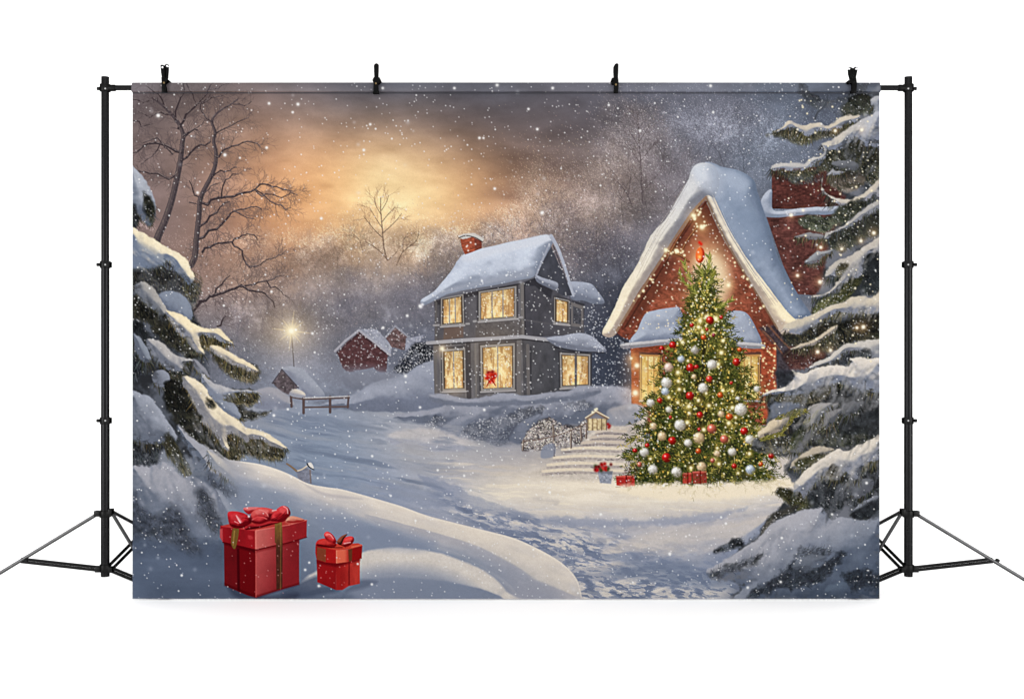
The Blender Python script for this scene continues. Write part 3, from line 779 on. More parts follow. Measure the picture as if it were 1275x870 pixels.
def paint_far_places():
    rs = np.random.RandomState(5)
    # snowy rise under the far buildings
    puff([(400, 505), (440, 490), (470, 474), (500, 462), (530, 450), (556, 452), (560, 500), (480, 512)], (148, 152, 166), (104, 110, 126), 26, (-.1, -.8, .6), part('ground', 'printed_snow'), 3, 2)
    P = part('barn', 'printed_barn', None, 'printed dark red barn with snow on its roof far left')
    PW_ = part('barnw', 'wall', 'barn'); PR_ = part('barnr', 'roof', 'barn')
    brickish = lambda X, Y, D: col((88, 62, 64)) * (0.8 + 0.4 * fbm(X, Y, 3, 2, 3, 5))[..., None]
    fill([(447, 410), (469, 410), (488, 431), (486, 443), (470, 436)], (150, 152, 164), 1.2, PR_, smooth=False, wob=1, grain=.15)
    fill([(419, 438), (447, 413), (483, 440), (481, 464), (471, 464), (465, 457), (436, 464), (427, 459)], brickish, 1.2, PW_, smooth=False, wob=.8)
    stroke([(417, 437), (430, 424), (447, 411), (465, 425), (486, 442)], 2.6, 2.6, (160, 158, 166), PR_, .95, False)
    stroke([(419, 440), (447, 415), (484, 443)], 1, 1, (54, 46, 52), None, .8, False)
    P2 = part('barn2', 'printed_cottage', None, 'printed small dark cottage peeping out behind the red barn')
    fill([(480, 420), (492, 406), (507, 418), (504, 436), (488, 432)], (104, 86, 86), 1.2, part('barn2w', 'wall', 'barn2'), smooth=False, wob=.6, grain=.3)
    stroke([(479, 421), (492, 406), (508, 419)], 2.4, 2.4, (146, 146, 156), part('barn2r', 'roof', 'barn2'), .9, False)
    fill([(506, 421), (527, 417), (522, 428), (504, 437)], (148, 150, 164), 1.5, part('barn2r', 'roof', 'barn2'), smooth=False, wob=.8, grain=.15)
    needles([(502, 447), (516, 428), (536, 430), (538, 446), (520, 462), (504, 466), (490, 462)], 260, -80, 50, 4, [(56, 60, 72), (84, 88, 100), (150, 152, 160)], .8, part('bush', 'printed_bush', None, 'printed dark snow flecked bush beside the grey house'), .8, base=(84, 88, 102), frost=1.0, rs=rs)
    puff([(425, 470), (440, 462), (470, 462), (490, 466), (505, 470), (480, 482), (440, 486)], (132, 136, 150), (112, 116, 130), 10, pid=part('ground', 'printed_snow'), soft=3, wob=2)
    puff([(428, 505), (445, 490), (465, 476), (490, 470), (508, 464), (522, 454), (540, 450), (556, 460), (556, 500), (520, 512), (460, 512)], (152, 156, 170), (112, 118, 136), 24, (.1, -.8, .55), part('ground', 'printed_snow'), 2.5, 1.5)
    n = 260
    q = inside([(415, 440), (447, 408), (470, 408), (492, 404), (530, 418), (540, 450), (490, 470), (430, 466)], n, rs, False)
    dots(q[:, 0], q[:, 1], .4 + .4 * rs.rand(n), (214, 212, 216), .3 + .5 * rs.rand(n))
    fill([(400, 462), (440, 456), (480, 458), (500, 470), (450, 480), (405, 476)], (126, 128, 140), 10, None, .55)
    # garden shed
    part('shed', 'printed_shed', None, 'printed little snow roofed shed under the star lamp')
    puff([(350, 459), (372, 457), (394, 477), (404, 492), (392, 500), (372, 488), (360, 470)], (152, 156, 168), (126, 130, 146), 9, (.2, -.8, .5), part('shedr', 'roof', 'shed'), 1.2, .8)
    fill([(340, 477), (351, 461), (371, 482), (362, 492), (350, 488)], (92, 84, 88), 1.2, part('shedw', 'wall', 'shed'), smooth=False, wob=.6, grain=.35)
    stroke([(339, 477), (351, 460), (372, 483)], 1.6, 1.6, (70, 64, 70), None, .8, False)
    puff([(316, 505), (318, 486), (340, 482), (356, 490), (366, 502), (362, 508), (330, 510)], (156, 154, 160), (126, 130, 146), 12, pid=part('ground', 'printed_snow'), soft=2)
    # rail fence
    PF = part('fence', 'printed_fence', None, 'printed wooden rail fence in the snow below the shed')
    for a, b, w_ in (((362, 488), (363, 506), 3), ((378, 492), (378, 514), 3.4), ((411, 494), (411, 513), 3.4), ((434, 493), (433, 507), 2.6)):
        stroke([a, b], w_, w_, (92, 78, 78), part('fpost%d' % a[0], 'post', 'fence'), 1, False)
    for a, b in (((378, 497), (435, 495)), ((378, 507), (434, 506)), ((362, 494), (378, 497))):
        stroke([a, b], 2.2, 2, (98, 84, 82), part('frail%d' % a[1], 'rail', 'fence'), 1, False)
    stroke([(378, 495.2), (400, 494.6), (435, 493)], 1.4, 1.2, (196, 192, 192), None, .8)
    puff([(360, 491), (366, 484), (375, 486), (380, 493), (370, 495)], (202, 192, 180), (150, 150, 160), 5, pid=part('ground', 'printed_snow'), soft=1)
    # star shaped lamp on a thin mast
    PL = part('lamp', 'printed_lamp', None, 'printed thin lamp post with a star shaped glow')
    stroke([(363, 414), (366, 456)], 1.3, 1.3, (84, 80, 84), part('lmast', 'mast', 'lamp'), .85, False)
    glow(363, 412, 34, (150, 118, 70), .55); glow(363, 412, 11, (235, 200, 130), .8)
    for k in range(16):
        a = k * np.pi / 8 + .12; l = (24, 12, 18, 10)[k % 4]
        stroke([(363 + 2 * np.cos(a), 412 + 2 * np.sin(a)), (363 + l * np.cos(a), 412 + l * np.sin(a))], 2.0, .2, (244, 220, 172), None, .55, False, 1.6)
    dots([363], [412], 3.6, (255, 244, 216), 1)
    sl, X, Y = win(350, 398, 376, 426); ids[sl][np.broadcast_to((X - 363) ** 2 + (Y - 412) ** 2 < 60, ids[sl].shape)] = part('lstar', 'star_light', 'lamp')


def win_glass(P, pid, frame=(142, 137, 133), fw=1.8, cols=((202, 164, 112), (228, 200, 150), (148, 112, 76), (248, 228, 182)), bars=1, hbars=0, key=None, owner=None, bright=1.0, seed=1):
    """A lit window: frame, glass with curtain glimmer, bars."""
    P = np.asarray(P, 'f8')
    fill(P + (P - P.mean(0)) * 0.10, (58, 55, 58), 2.0, None, .6, smooth=False)
    fill(P, frame, .8, pid, smooth=False)
    fill(P + (P - P.mean(0)) * -0.10, (84, 72, 62), .9, pid, smooth=False)
    c = P.mean(0); d = P - c
    Q = c + d * (1 - 2 * fw / np.maximum(np.abs(d).max(0) * 2, 1))
    pg = part(key + 'g', 'window_pane', owner) if False else pid
    def sh(X, Y, D):
        X, Y = np.broadcast_arrays(X, Y)
        n = fbm(X, Y, 3.4, 4.4, 3, seed); m = fbm(X, Y, 2.4, 12, 2, seed + 3)
        v = lerp(col(cols[0]), col(cols[1]), sst(.3, .7, n)[..., None])
        v = lerp(v, col(cols[2]), (sst(.5, .75, m) * .7)[..., None])
        u_ = (X - P[:, 0].min()) / (np.ptp(P[:, 0]) + 1e-6); w_ = (Y - P[:, 1].min()) / (np.ptp(P[:, 1]) + 1e-6)
        curt = sst(.30, .12, u_) + sst(.70, .88, u_)
        v = lerp(v, col(cols[2]) * 1.05, (np.clip(curt, 0, 1) * .55)[..., None]) * (.92 + .18 * sst(.1, .7, w_))[..., None]
        v = lerp(v, col(cols[3]), (.8 * sst(.66, .84, fbm(X, Y, 2.2, 2.2, 2, seed + 5)))[..., None])
        return np.clip(v * bright, 0, 1)
    fill(Q, sh, .8, pid, smooth=False)
    for b in range(1, bars + 1):
        t = b / (bars + 1)
        stroke([lerp(Q[0], Q[1], t), lerp(Q[3], Q[2], t)], 1.5, 1.5, frame, None, .95, False)
    for b in range(1, hbars + 1):
        t = b / (hbars + 1)
        stroke([lerp(Q[0], Q[3], t), lerp(Q[1], Q[2], t)], 1.0, 1.0, frame, None, .7, False)
    stroke([P[3] + (-.5, 1), P[2] + (.5, 1)], 2, 2, (168, 164, 164), pid, .9, False)


def paint_grey_house():
    part('house', 'printed_house', None, 'printed grey two storey house with lit windows and snowy roof')
    W_ = part('hwall', 'wall', 'house'); R_ = part('hroof', 'roof', 'house'); rs = np.random.RandomState(9)
    def wall(base, hi, x0, x1):
        def f(X, Y, D):
            X, Y = np.broadcast_arrays(X, Y)
            t = ((X - x0) / (x1 - x0))
            c = lerp(col(base), col(hi), np.clip(t, 0, 1)[..., None])
            return c * (1.02 + .40 * fbm(X, Y, 7, 12, 4, 3))[..., None]
        return f
    # back wing roof
    puff([(706, 352), (732, 352), (744, 362), (753, 377), (738, 378), (726, 374), (712, 372)], (160, 166, 182), (112, 118, 134), 9, (-.2, -.8, .5), part('hroof2', 'porch_roof', 'house'), 1, .6)
    fill([(712, 374), (728, 378), (727, 416), (700, 416)], (66, 66, 72), 1, W_, smooth=False)
    # side, front, lower storey
    fill([(652, 346), (668, 340), (690, 362), (727, 384), (727, 416), (652, 420)], wall((62, 61, 66), (72, 71, 75), 650, 727), .8, W_, smooth=False)
    fill([(541, 374), (600, 358), (652, 346), (652, 420), (541, 427)], wall((74, 72, 75), (84, 82, 85), 541, 652), .8, W_, smooth=False)
    fill([(648, 420), (737, 430), (737, 484), (706, 488), (658, 492), (648, 492)], wall((70, 69, 72), (60, 61, 66), 648, 737), .8, W_, smooth=False)
    fill([(539, 428), (650, 421), (652, 492), (600, 497), (541, 495)], wall((82, 80, 82), (88, 86, 88), 541, 652), .8, W_, smooth=False)
    # gable
    fill([(664, 344), (686, 306), (713, 368), (700, 368), (672, 350)], wall((66, 67, 74), (54, 55, 62), 665, 712), .8, W_, smooth=False)
    # eave shade, corner boards and belts
    fill([(541, 375), (600, 360), (652, 347), (652, 353), (600, 366), (541, 381)], (56, 53, 56), 2, None, .75, smooth=False)
    fill([(654, 348), (668, 344), (688, 362), (686, 372), (666, 356), (654, 356)], (44, 44, 50), 2, None, .6, smooth=False)
    stroke([(650, 350), (651, 419)], 4, 4, (118, 114, 112), W_, .9, False)
    stroke([(653, 352), (654, 419)], 1.6, 1.6, (62, 60, 64), None, .8, False)
    stroke([(543, 377), (543, 425)], 3, 3, (100, 96, 96), W_, .9, False)
    stroke([(646, 424), (646, 489)], 5, 5, (112, 108, 108), W_, .85, False)
    stroke([(657, 430), (658, 490)], 4, 4, (108, 104, 104), W_, .9, False)
    stroke([(661, 432), (661, 489)], 1.5, 1.5, (56, 55, 60), None, .8, False)
    stroke([(542, 430), (543, 492)], 3.4, 3.4, (108, 104, 103), W_, .9, False)
    stroke([(548, 430), (549, 492)], 1.6, 1.6, (128, 124, 122), W_, .8, False)
    stroke([(583, 428), (584, 494)], 6, 6, (72, 69, 72), W_, .9, False); stroke([(579.5, 428), (580, 494)], 1.5, 1.5, (120, 116, 116), None, .8, False)
    stroke([(592, 428), (593, 494)], 2.5, 2.5, (120, 116, 114), None, .8, False)
    fill([(553, 408), (577, 406), (577, 420), (552, 423)], (112, 94, 84), 1.5, W_, .8, smooth=False)
    fill([(592, 402), (650, 398), (650, 418), (592, 421)], (96, 91, 90), 1.5, W_, .7, smooth=False, grain=.2)
    stroke([(532, 427), (575, 423.5), (650, 419), (684, 423)], 4.2, 4.2, (158, 156, 160), part('hbelt', 'cornice', 'house'), 1, False)
    stroke([(533, 430.3), (575, 427), (650, 422.5), (684, 426)], 1.6, 1.6, (58, 56, 60), None, .8, False)
    stroke([(652, 398), (690, 404), (727, 412)], 2, 2, (92, 90, 94), W_, .8, False)
    stroke([(540, 405), (584, 403)], 2.4, 2.4, (150, 147, 148), W_, .95, False)
    stroke([(590, 400), (650, 395)], 2.8, 2.8, (150, 147, 148), W_, .95, False)
    # windows
    G = lambda k: part('hwin' + k, 'window', 'house')
    win_glass([(549, 371), (577, 366), (578, 404), (549, 406)], G('a'), fw=3.5, bars=2, seed=2)
    win_glass([(596, 363), (643, 356), (643, 396), (596, 400)], G('b'), fw=3.2, bars=2, seed=4)
    win_glass([(550, 435), (579, 433), (580, 486), (551, 487)], G('c'), fw=3.6, bars=1, seed=6)
    win_glass([(598, 430), (641, 427), (641, 485), (599, 487)], G('d'), fw=3.6, bars=1, seed=8, bright=1.05)
    win_glass([(690, 370), (709, 374), (709, 404), (690, 402)], G('e'), fw=3.0, bars=0, seed=10)
    fill([(711, 376), (726, 381), (726, 408), (711, 406)], (112, 108, 108), .8, G('f'), smooth=False); fill([(713.5, 381), (723.5, 385), (723.5, 404), (713.5, 402)], (78, 78, 84), .8, G('f'), smooth=False, grain=.3)
    win_glass([(697, 439), (735, 441), (735, 481), (698, 483)], G('g'), fw=3.2, bars=1, seed=12)
    stroke([(717, 441), (717, 482)], 3, 3, (96, 92, 92), None, .95, False)
    for x0_, y0_, x1_, y1_ in ((602, 432, 636, 482), (600, 364, 640, 394), (553, 437, 576, 484)):
        p = np.stack([x0_ + rs.rand(26) * (x1_ - x0_), y0_ + rs.rand(26) * (y1_ - y0_)], 1)
        dots(p[:, 0], p[:, 1], .6, (255, 236, 190), .8)
    # red wreath with bow in the big window
    PWR = part('wreath', 'printed_wreath', None, 'printed red bow wreath in the grey house window')
    for k in range(26):
        a, r = rs.rand() * 6.28, rs.rand() ** .5 * 7
        dots([611 + r * np.cos(a)], [469 + r * .95 * np.sin(a)], 1.7 + rs.rand(), mixcols([(176, 32, 28), (120, 18, 20), (210, 66, 52)], 1, rs=rs)[0], .95, PWR)
    for p in ([(610, 472), (606, 481)], [(612, 472), (617, 480)]):
        stroke(p, 2, 1.2, (150, 28, 26), PWR, .9, False)
    # main roof
    fill([(524, 378), (556, 370), (600, 361), (650, 352), (666, 346), (672, 334), (648, 348), (590, 358), (550, 366)], (104, 104, 112), 1.2, R_, smooth=False)
    puff([(524, 374), (541, 362), (560, 340), (577, 317), (610, 307), (650, 298), (677, 292.5), (686, 295), (689, 300), (680, 318), (668, 340), (661, 346), (640, 350), (612, 356), (590, 359), (555, 367), (530, 380)], (196, 204, 220), (126, 134, 152), 20, (-.1, -.7, .75), R_, 1, .7, tex=.35)
    fill([(530, 376), (556, 366), (600, 356), (652, 346), (664, 341), (660, 334), (640, 340), (590, 350), (545, 362)], (170, 174, 186), 6, None, .55)
    # warm light on the top of the roof
    fill([(577, 318), (620, 306), (677, 293), (688, 296), (676, 304), (620, 316), (582, 326)], (206, 208, 216), 5, None, .6)
    stroke([(686, 294), (694, 308), (703, 332), (714, 368)], 4.5, 3, (166, 170, 184), part('hroof', 'roof', 'house'), 1)
    stroke([(684, 304), (676, 322), (668, 342)], 2.6, 2, (150, 154, 168), R_, 1)
    stroke([(689, 306), (698, 330), (710, 364)], 1.4, 1.4, (70, 70, 78), None, .8)
    puff([(666, 342), (676, 346), (694, 352), (692, 361), (678, 356), (668, 350)], (158, 162, 176), (110, 114, 128), 5, pid=R_, soft=.9, wob=.4)
    puff([(680, 421), (700, 418), (721, 414.5), (736, 418), (747, 427), (755, 437), (738, 439), (716, 436), (694, 431)], (166, 170, 184), (116, 120, 134), 9, (-.2, -.8, .5), part('hroof3', 'porch_roof', 'house'), 1, .6)
    stroke([(690, 432), (716, 437), (752, 439)], 1.6, 1.4, (52, 52, 58), None, .8)
    # chimney
    PC = part('chim', 'chimney', 'house', 'red brick chimney under a snow cap')
    fill([(573, 298), (585, 293), (599, 296), (600, 309), (588, 314), (579, 317), (575, 308)], lambda X, Y, D: col((150, 82, 62)) * (.7 + .6 * fbm(X, Y, 3, 1.6, 3, 2))[..., None], .9, PC, smooth=False)
    fill([(590, 294), (600, 297), (600, 309), (592, 312)], (96, 54, 48), 1, None, .6, smooth=False)
    fill([(570, 294), (578, 291), (590, 290), (603, 297), (601, 301), (588, 295), (576, 298)], (196, 190, 184), .9, PC, smooth=False)
    stroke([(571, 296.5), (580, 293.5), (592, 296), (601, 301.5)], 1.2, 1.2, (70, 60, 60), None, .8)
    dots([586, 581, 592, 583], [302, 307, 304, 312], 1.0, (240, 226, 206), .9)
    # snow banked against the walls, and flecks blown across them
    puff([(534, 492), (548, 490), (566, 494), (584, 497), (604, 494), (622, 490), (640, 490), (656, 494), (672, 490), (690, 487), (706, 486), (718, 482), (732, 480), (746, 482), (744, 492), (700, 500), (650, 504), (600, 506), (545, 503)], (150, 152, 164), (112, 117, 132), 8, (-.1, -.8, .55), part('ground', 'printed_snow'), 2.5, 2, tex=.6)
    n = 520
    q = inside([(536, 350), (690, 290), (760, 350), (790, 400), (780, 480), (540, 495)], n, rs, False)
    dots(q[:, 0], q[:, 1], .4 + .35 * rs.rand(n), (226, 226, 230), .35 + .5 * rs.rand(n))
    n = 200
    q = inside([(735, 380), (785, 400), (785, 485), (738, 480)], n, rs, False)
    dots(q[:, 0], q[:, 1], .4 + .4 * rs.rand(n), (206, 210, 220), .35 + .5 * rs.rand(n))
    # light spill
    dots([550.5], [434], 3.2, (255, 236, 200), .8); dots([526, 524], [379, 382], 2, (230, 228, 232), .7)
    glow(552, 436, 10, (160, 120, 70), .5); glow(614, 440, 30, (110, 80, 40), .35); glow(565, 486, 14, (110, 84, 50), .5, 8)


def paint_ground():
    PG = part('ground', 'printed_snow'); rs = np.random.RandomState(31)
    F = field([
        (170, 500, 96, 102, 116), (260, 500, 124, 130, 146), (330, 500, 150, 150, 158), (380, 520, 138, 144, 160), (430, 520, 138, 144, 158), (480, 515, 140, 146, 160), (530, 505, 148, 148, 156), (580, 500, 150, 150, 158), (640, 500, 134, 136, 148), (700, 500, 122, 126, 140), (760, 495, 106, 112, 128), (780, 520, 128, 132, 144), (820, 540, 150, 148, 150), (960, 540, 150, 144, 140),
        (340, 550, 128, 140, 160), (390, 550, 124, 140, 164), (430, 560, 138, 150, 170), (480, 550, 170, 170, 174), (530, 550, 168, 168, 172), (590, 540, 136, 140, 152), (640, 540, 108, 114, 132), (700, 545, 128, 130, 140), (740, 545, 150, 145, 142),
        (420, 590, 124, 140, 166), (470, 590, 130, 142, 166), (520, 580, 166, 166, 172), (580, 575, 176, 172, 174), (640, 575, 176, 170, 168), (700, 575, 190, 180, 170), (740, 590, 214, 200, 182),
        (480, 615, 134, 144, 168), (540, 610, 152, 156, 170), (590, 610, 208, 198, 186), (650, 605, 222, 208, 190), (720, 605, 234, 218, 196), (800, 610, 244, 228, 202), (870, 610, 245, 229, 203), (930, 606, 238, 223, 200), (980, 590, 206, 196, 186),
        (560, 640, 140, 148, 170), (610, 640, 150, 154, 168), (660, 640, 186, 180, 178), (720, 632, 220, 208, 192), (800, 632, 224, 212, 194), (880, 630, 212, 202, 190), (940, 630, 190, 184, 180), (990, 630, 168, 166, 172),
        (620, 670, 138, 144, 166), (680, 660, 140, 148, 170), (740, 655, 150, 156, 176), (800, 652, 152, 156, 174), (860, 648, 150, 154, 172), (920, 655, 146, 150, 168), (960, 660, 130, 136, 156),
        (680, 690, 150, 152, 168), (740, 685, 156, 158, 172), (800, 675, 176, 172, 174), (850, 670, 182, 176, 176), (900, 680, 156, 156, 168), (840, 705, 136, 144, 166), (880, 710, 126, 134, 156),
        (720, 715, 148, 150, 164), (770, 720, 138, 144, 162), (820, 730, 120, 130, 152), (870, 740, 104, 116, 138), (740, 742, 136, 140, 154), (800, 745, 116, 124, 142), (950, 740, 84, 94, 114),
        (180, 700, 82, 95, 118), (260, 720, 84, 98, 124), (330, 740, 88, 102, 128), (400, 740, 100, 112, 136), (200, 600, 122, 126, 136),
    ], 26)
    # far edge of the field
    edge = np.interp(GX[0], [165, 300, 330, 380, 440, 480, 520, 545, 600, 650, 690, 720, 760, 800, 1095], [486, 486, 498, 502, 505, 505, 500, 494, 496, 490, 486, 484, 481, 500, 520])[None, :] + (fbm(GX, GY, 14, 8, 3, 4) - .5) * 8
    al = sst(-3, 3, GY - edge)
    Xf, Yf = np.broadcast_arrays(GX, GY)
    tex = (fbm(GX, GY, 60, 9, 5, 2, .10) - .5) * .14 + (fbm(GX, GY, 6, 3, 3, 7) - .5) * .06
    C = np.clip(F * (1 + tex[..., None]), 0, 1)
    cv[:] = lerp(cv, C, al[..., None]); ids[al > .5] = PG
    # bank below the house: mottled, with dark bushes poking through
    puff([(490, 520), (520, 508), (545, 497), (590, 499), (620, 490), (650, 492), (680, 486), (720, 484), (760, 480), (785, 486), (800, 520), (740, 524), (690, 534), (650, 548), (600, 545), (540, 530)], (150, 152, 164), (100, 106, 122), 22, (-.2, -.8, .5), PG, 4, 3, tex=.6)
    PB = part('bank', 'printed_shrubs', None, 'printed dark snow speckled shrubs on the bank below the grey house')
    for P_, n in (([(572, 545), (578, 532), (592, 524), (612, 520), (640, 516), (672, 506), (676, 512), (650, 524), (636, 538), (630, 552), (600, 552)], 420), ([(528, 528), (545, 518), (556, 522), (548, 530), (534, 532)], 60), ([(700, 505), (724, 498), (738, 506), (716, 512)], 60), ([(633, 520), (650, 510), (676, 506), (672, 514), (648, 528)], 120)):
        needles(P_, n, -70, 60, 4, [(98, 102, 114), (118, 120, 130), (156, 156, 162), (184, 182, 186)], .8, PB, .5, base=(142, 145, 157), wob=7, ba=.38, frost=.7, rs=rs)
    fill([(590, 548), (612, 540), (640, 534), (634, 552), (610, 556)], (84, 90, 106), 8, None, .45, wob=4)
    fill([(634, 536), (650, 522), (672, 510), (668, 520), (648, 534)], (80, 85, 100), 6, None, .5, wob=3)
    puff([(545, 545), (552, 530), (570, 520), (590, 516), (588, 524), (576, 534), (570, 548), (560, 552)], (146, 148, 160), (118, 124, 140), 9, pid=PG, soft=3)
    puff([(480, 545), (500, 536), (540, 534), (575, 546), (600, 556), (560, 562), (500, 556)], (190, 184, 182), (150, 152, 164), 12, (0, -.8, .6), PG, 4, 2, a=.8)
    puff([(634, 548), (642, 534), (656, 522), (672, 516), (660, 536), (652, 552)], (132, 136, 150), (104, 110, 126), 8, pid=PG, soft=3)
    # brushwork of the trodden path and wind-drawn crests
    wx = (fbm(GX, GY, 30, 20, 3, 12) - .5) * 14; wy = (fbm(GX, GY, 30, 20, 3, 14) - .5) * 6
    def brush(poly, sx, sy, rot, lo, hi, c_lo, c_hi, soft, amt, seed, wd=.14):
        P_ = curve(poly); sl, X, Y = win(P_[:, 0].min() - soft, P_[:, 1].min() - soft, P_[:, 0].max() + soft, P_[:, 1].max() + soft)
        m = sst(-soft, soft, sdf(P_, X, Y)) * (ids[sl] == PG)
        n = fbm(X + wx[sl], Y + wy[sl], sx, sy, 5, seed, rot)
        rdg = 1 - np.abs(2 * n - 1)
        C = cv[sl]
        C = lerp(C, np.broadcast_to(col(c_lo), C.shape), (sst(lo, lo - wd, n) * m * amt)[..., None])
        C = lerp(C, np.broadcast_to(col(c_hi), C.shape), (sst(hi, hi + wd, n) * m * amt)[..., None])
        C = C * (1 + (.16 * (rdg - .8) * m)[..., None])
        cv[sl] = np.clip(C, 0, 1)
    brush([(330, 515), (440, 525), (520, 580), (600, 612), (690, 648), (790, 680), (870, 745), (720, 755), (690, 700), (620, 664), (540, 640), (450, 612), (370, 590)], 70, 6, .2, .45, .56, (108, 124, 154), (168, 172, 182), 20, .42, 3)
    brush([(540, 610), (640, 640), (760, 668), (880, 690), (900, 750), (720, 755), (680, 700), (600, 660)], 22, 5.0, .2, .47, .53, (100, 114, 146), (206, 199, 192), 16, .75, 8, .05)
    brush([(560, 625), (650, 645), (760, 672), (860, 700), (880, 750), (730, 755), (690, 705), (620, 665)], 9, 3.0, .2, .46, .56, (110, 122, 150), (222, 212, 200), 14, .6, 21, .05)
    brush([(540, 580), (700, 566), (960, 590), (970, 632), (800, 640), (640, 636)], 70, 6, .05, .42, .55, (214, 202, 188), (244, 229, 206), 14, .5, 5)
    brush([(740, 680), (850, 655), (980, 632), (920, 710), (800, 735)], 40, 6, -.2, .44, .56, (130, 140, 166), (202, 194, 188), 16, .5, 6)
    brush([(440, 520), (560, 530), (640, 560), (560, 580), (470, 560)], 40, 6, .1, .44, .56, (134, 142, 160), (184, 182, 184), 14, .5, 9)
    # blue hollows
    for P_, c, a in (([(520, 590), (560, 602), (600, 622), (640, 634), (662, 644), (630, 644), (580, 630), (540, 610)], (108, 122, 156), .75), ([(655, 648), (700, 643), (760, 647), (820, 645), (880, 638), (930, 632), (890, 647), (820, 654), (740, 656), (690, 654)], (128, 138, 166), .85), ([(470, 600), (520, 606), (580, 626), (560, 634), (500, 622)], (112, 126, 158), .6),
                    ([(560, 640), (600, 648), (650, 654), (700, 662), (680, 668), (620, 662)], (116, 128, 158), .55), ([(650, 690), (690, 684), (740, 690), (720, 698), (670, 700)], (118, 128, 156), .5), ([(700, 710), (750, 704), (800, 712), (770, 722), (720, 722)], (116, 126, 152), .5), ([(735, 672), (748, 668), (755, 676), (744, 680)], (108, 118, 148), .6), ([(660, 618), (690, 622), (694, 628), (672, 624)], (150, 146, 150), .8), ([(760, 618), (800, 614), (840, 618), (800, 622)], (200, 188, 172), .7)):
        fill(P_, tuple(np.array(c) * .6 + np.array((150, 152, 162)) * .4), 4, None, a * .75, wob=4, ws=8)
    fill([(590, 606), (660, 592), (760, 590), (860, 600), (960, 600), (970, 622), (880, 634), (760, 634), (660, 634), (600, 624)], (248, 233, 208), 26, None, .42, wob=4)
    # rounded drift on the right, lit on its crest
    puff([(745, 690), (790, 668), (850, 655), (910, 650), (960, 640), (940, 680), (900, 706), (850, 712), (800, 706)], (196, 188, 182), (126, 136, 160), 26, (.0, -.75, .6), PG, 8, 2, a=.75)
    for e in ((800, 706), (860, 716)):
        fill([(e[0] - 50, e[1] + 8), (e[0], e[1] - 6), (e[0] + 60, e[1] - 4), (e[0] + 50, e[1] + 14), (e[0], e[1] + 16)], (108, 122, 150), 10, None, .6)


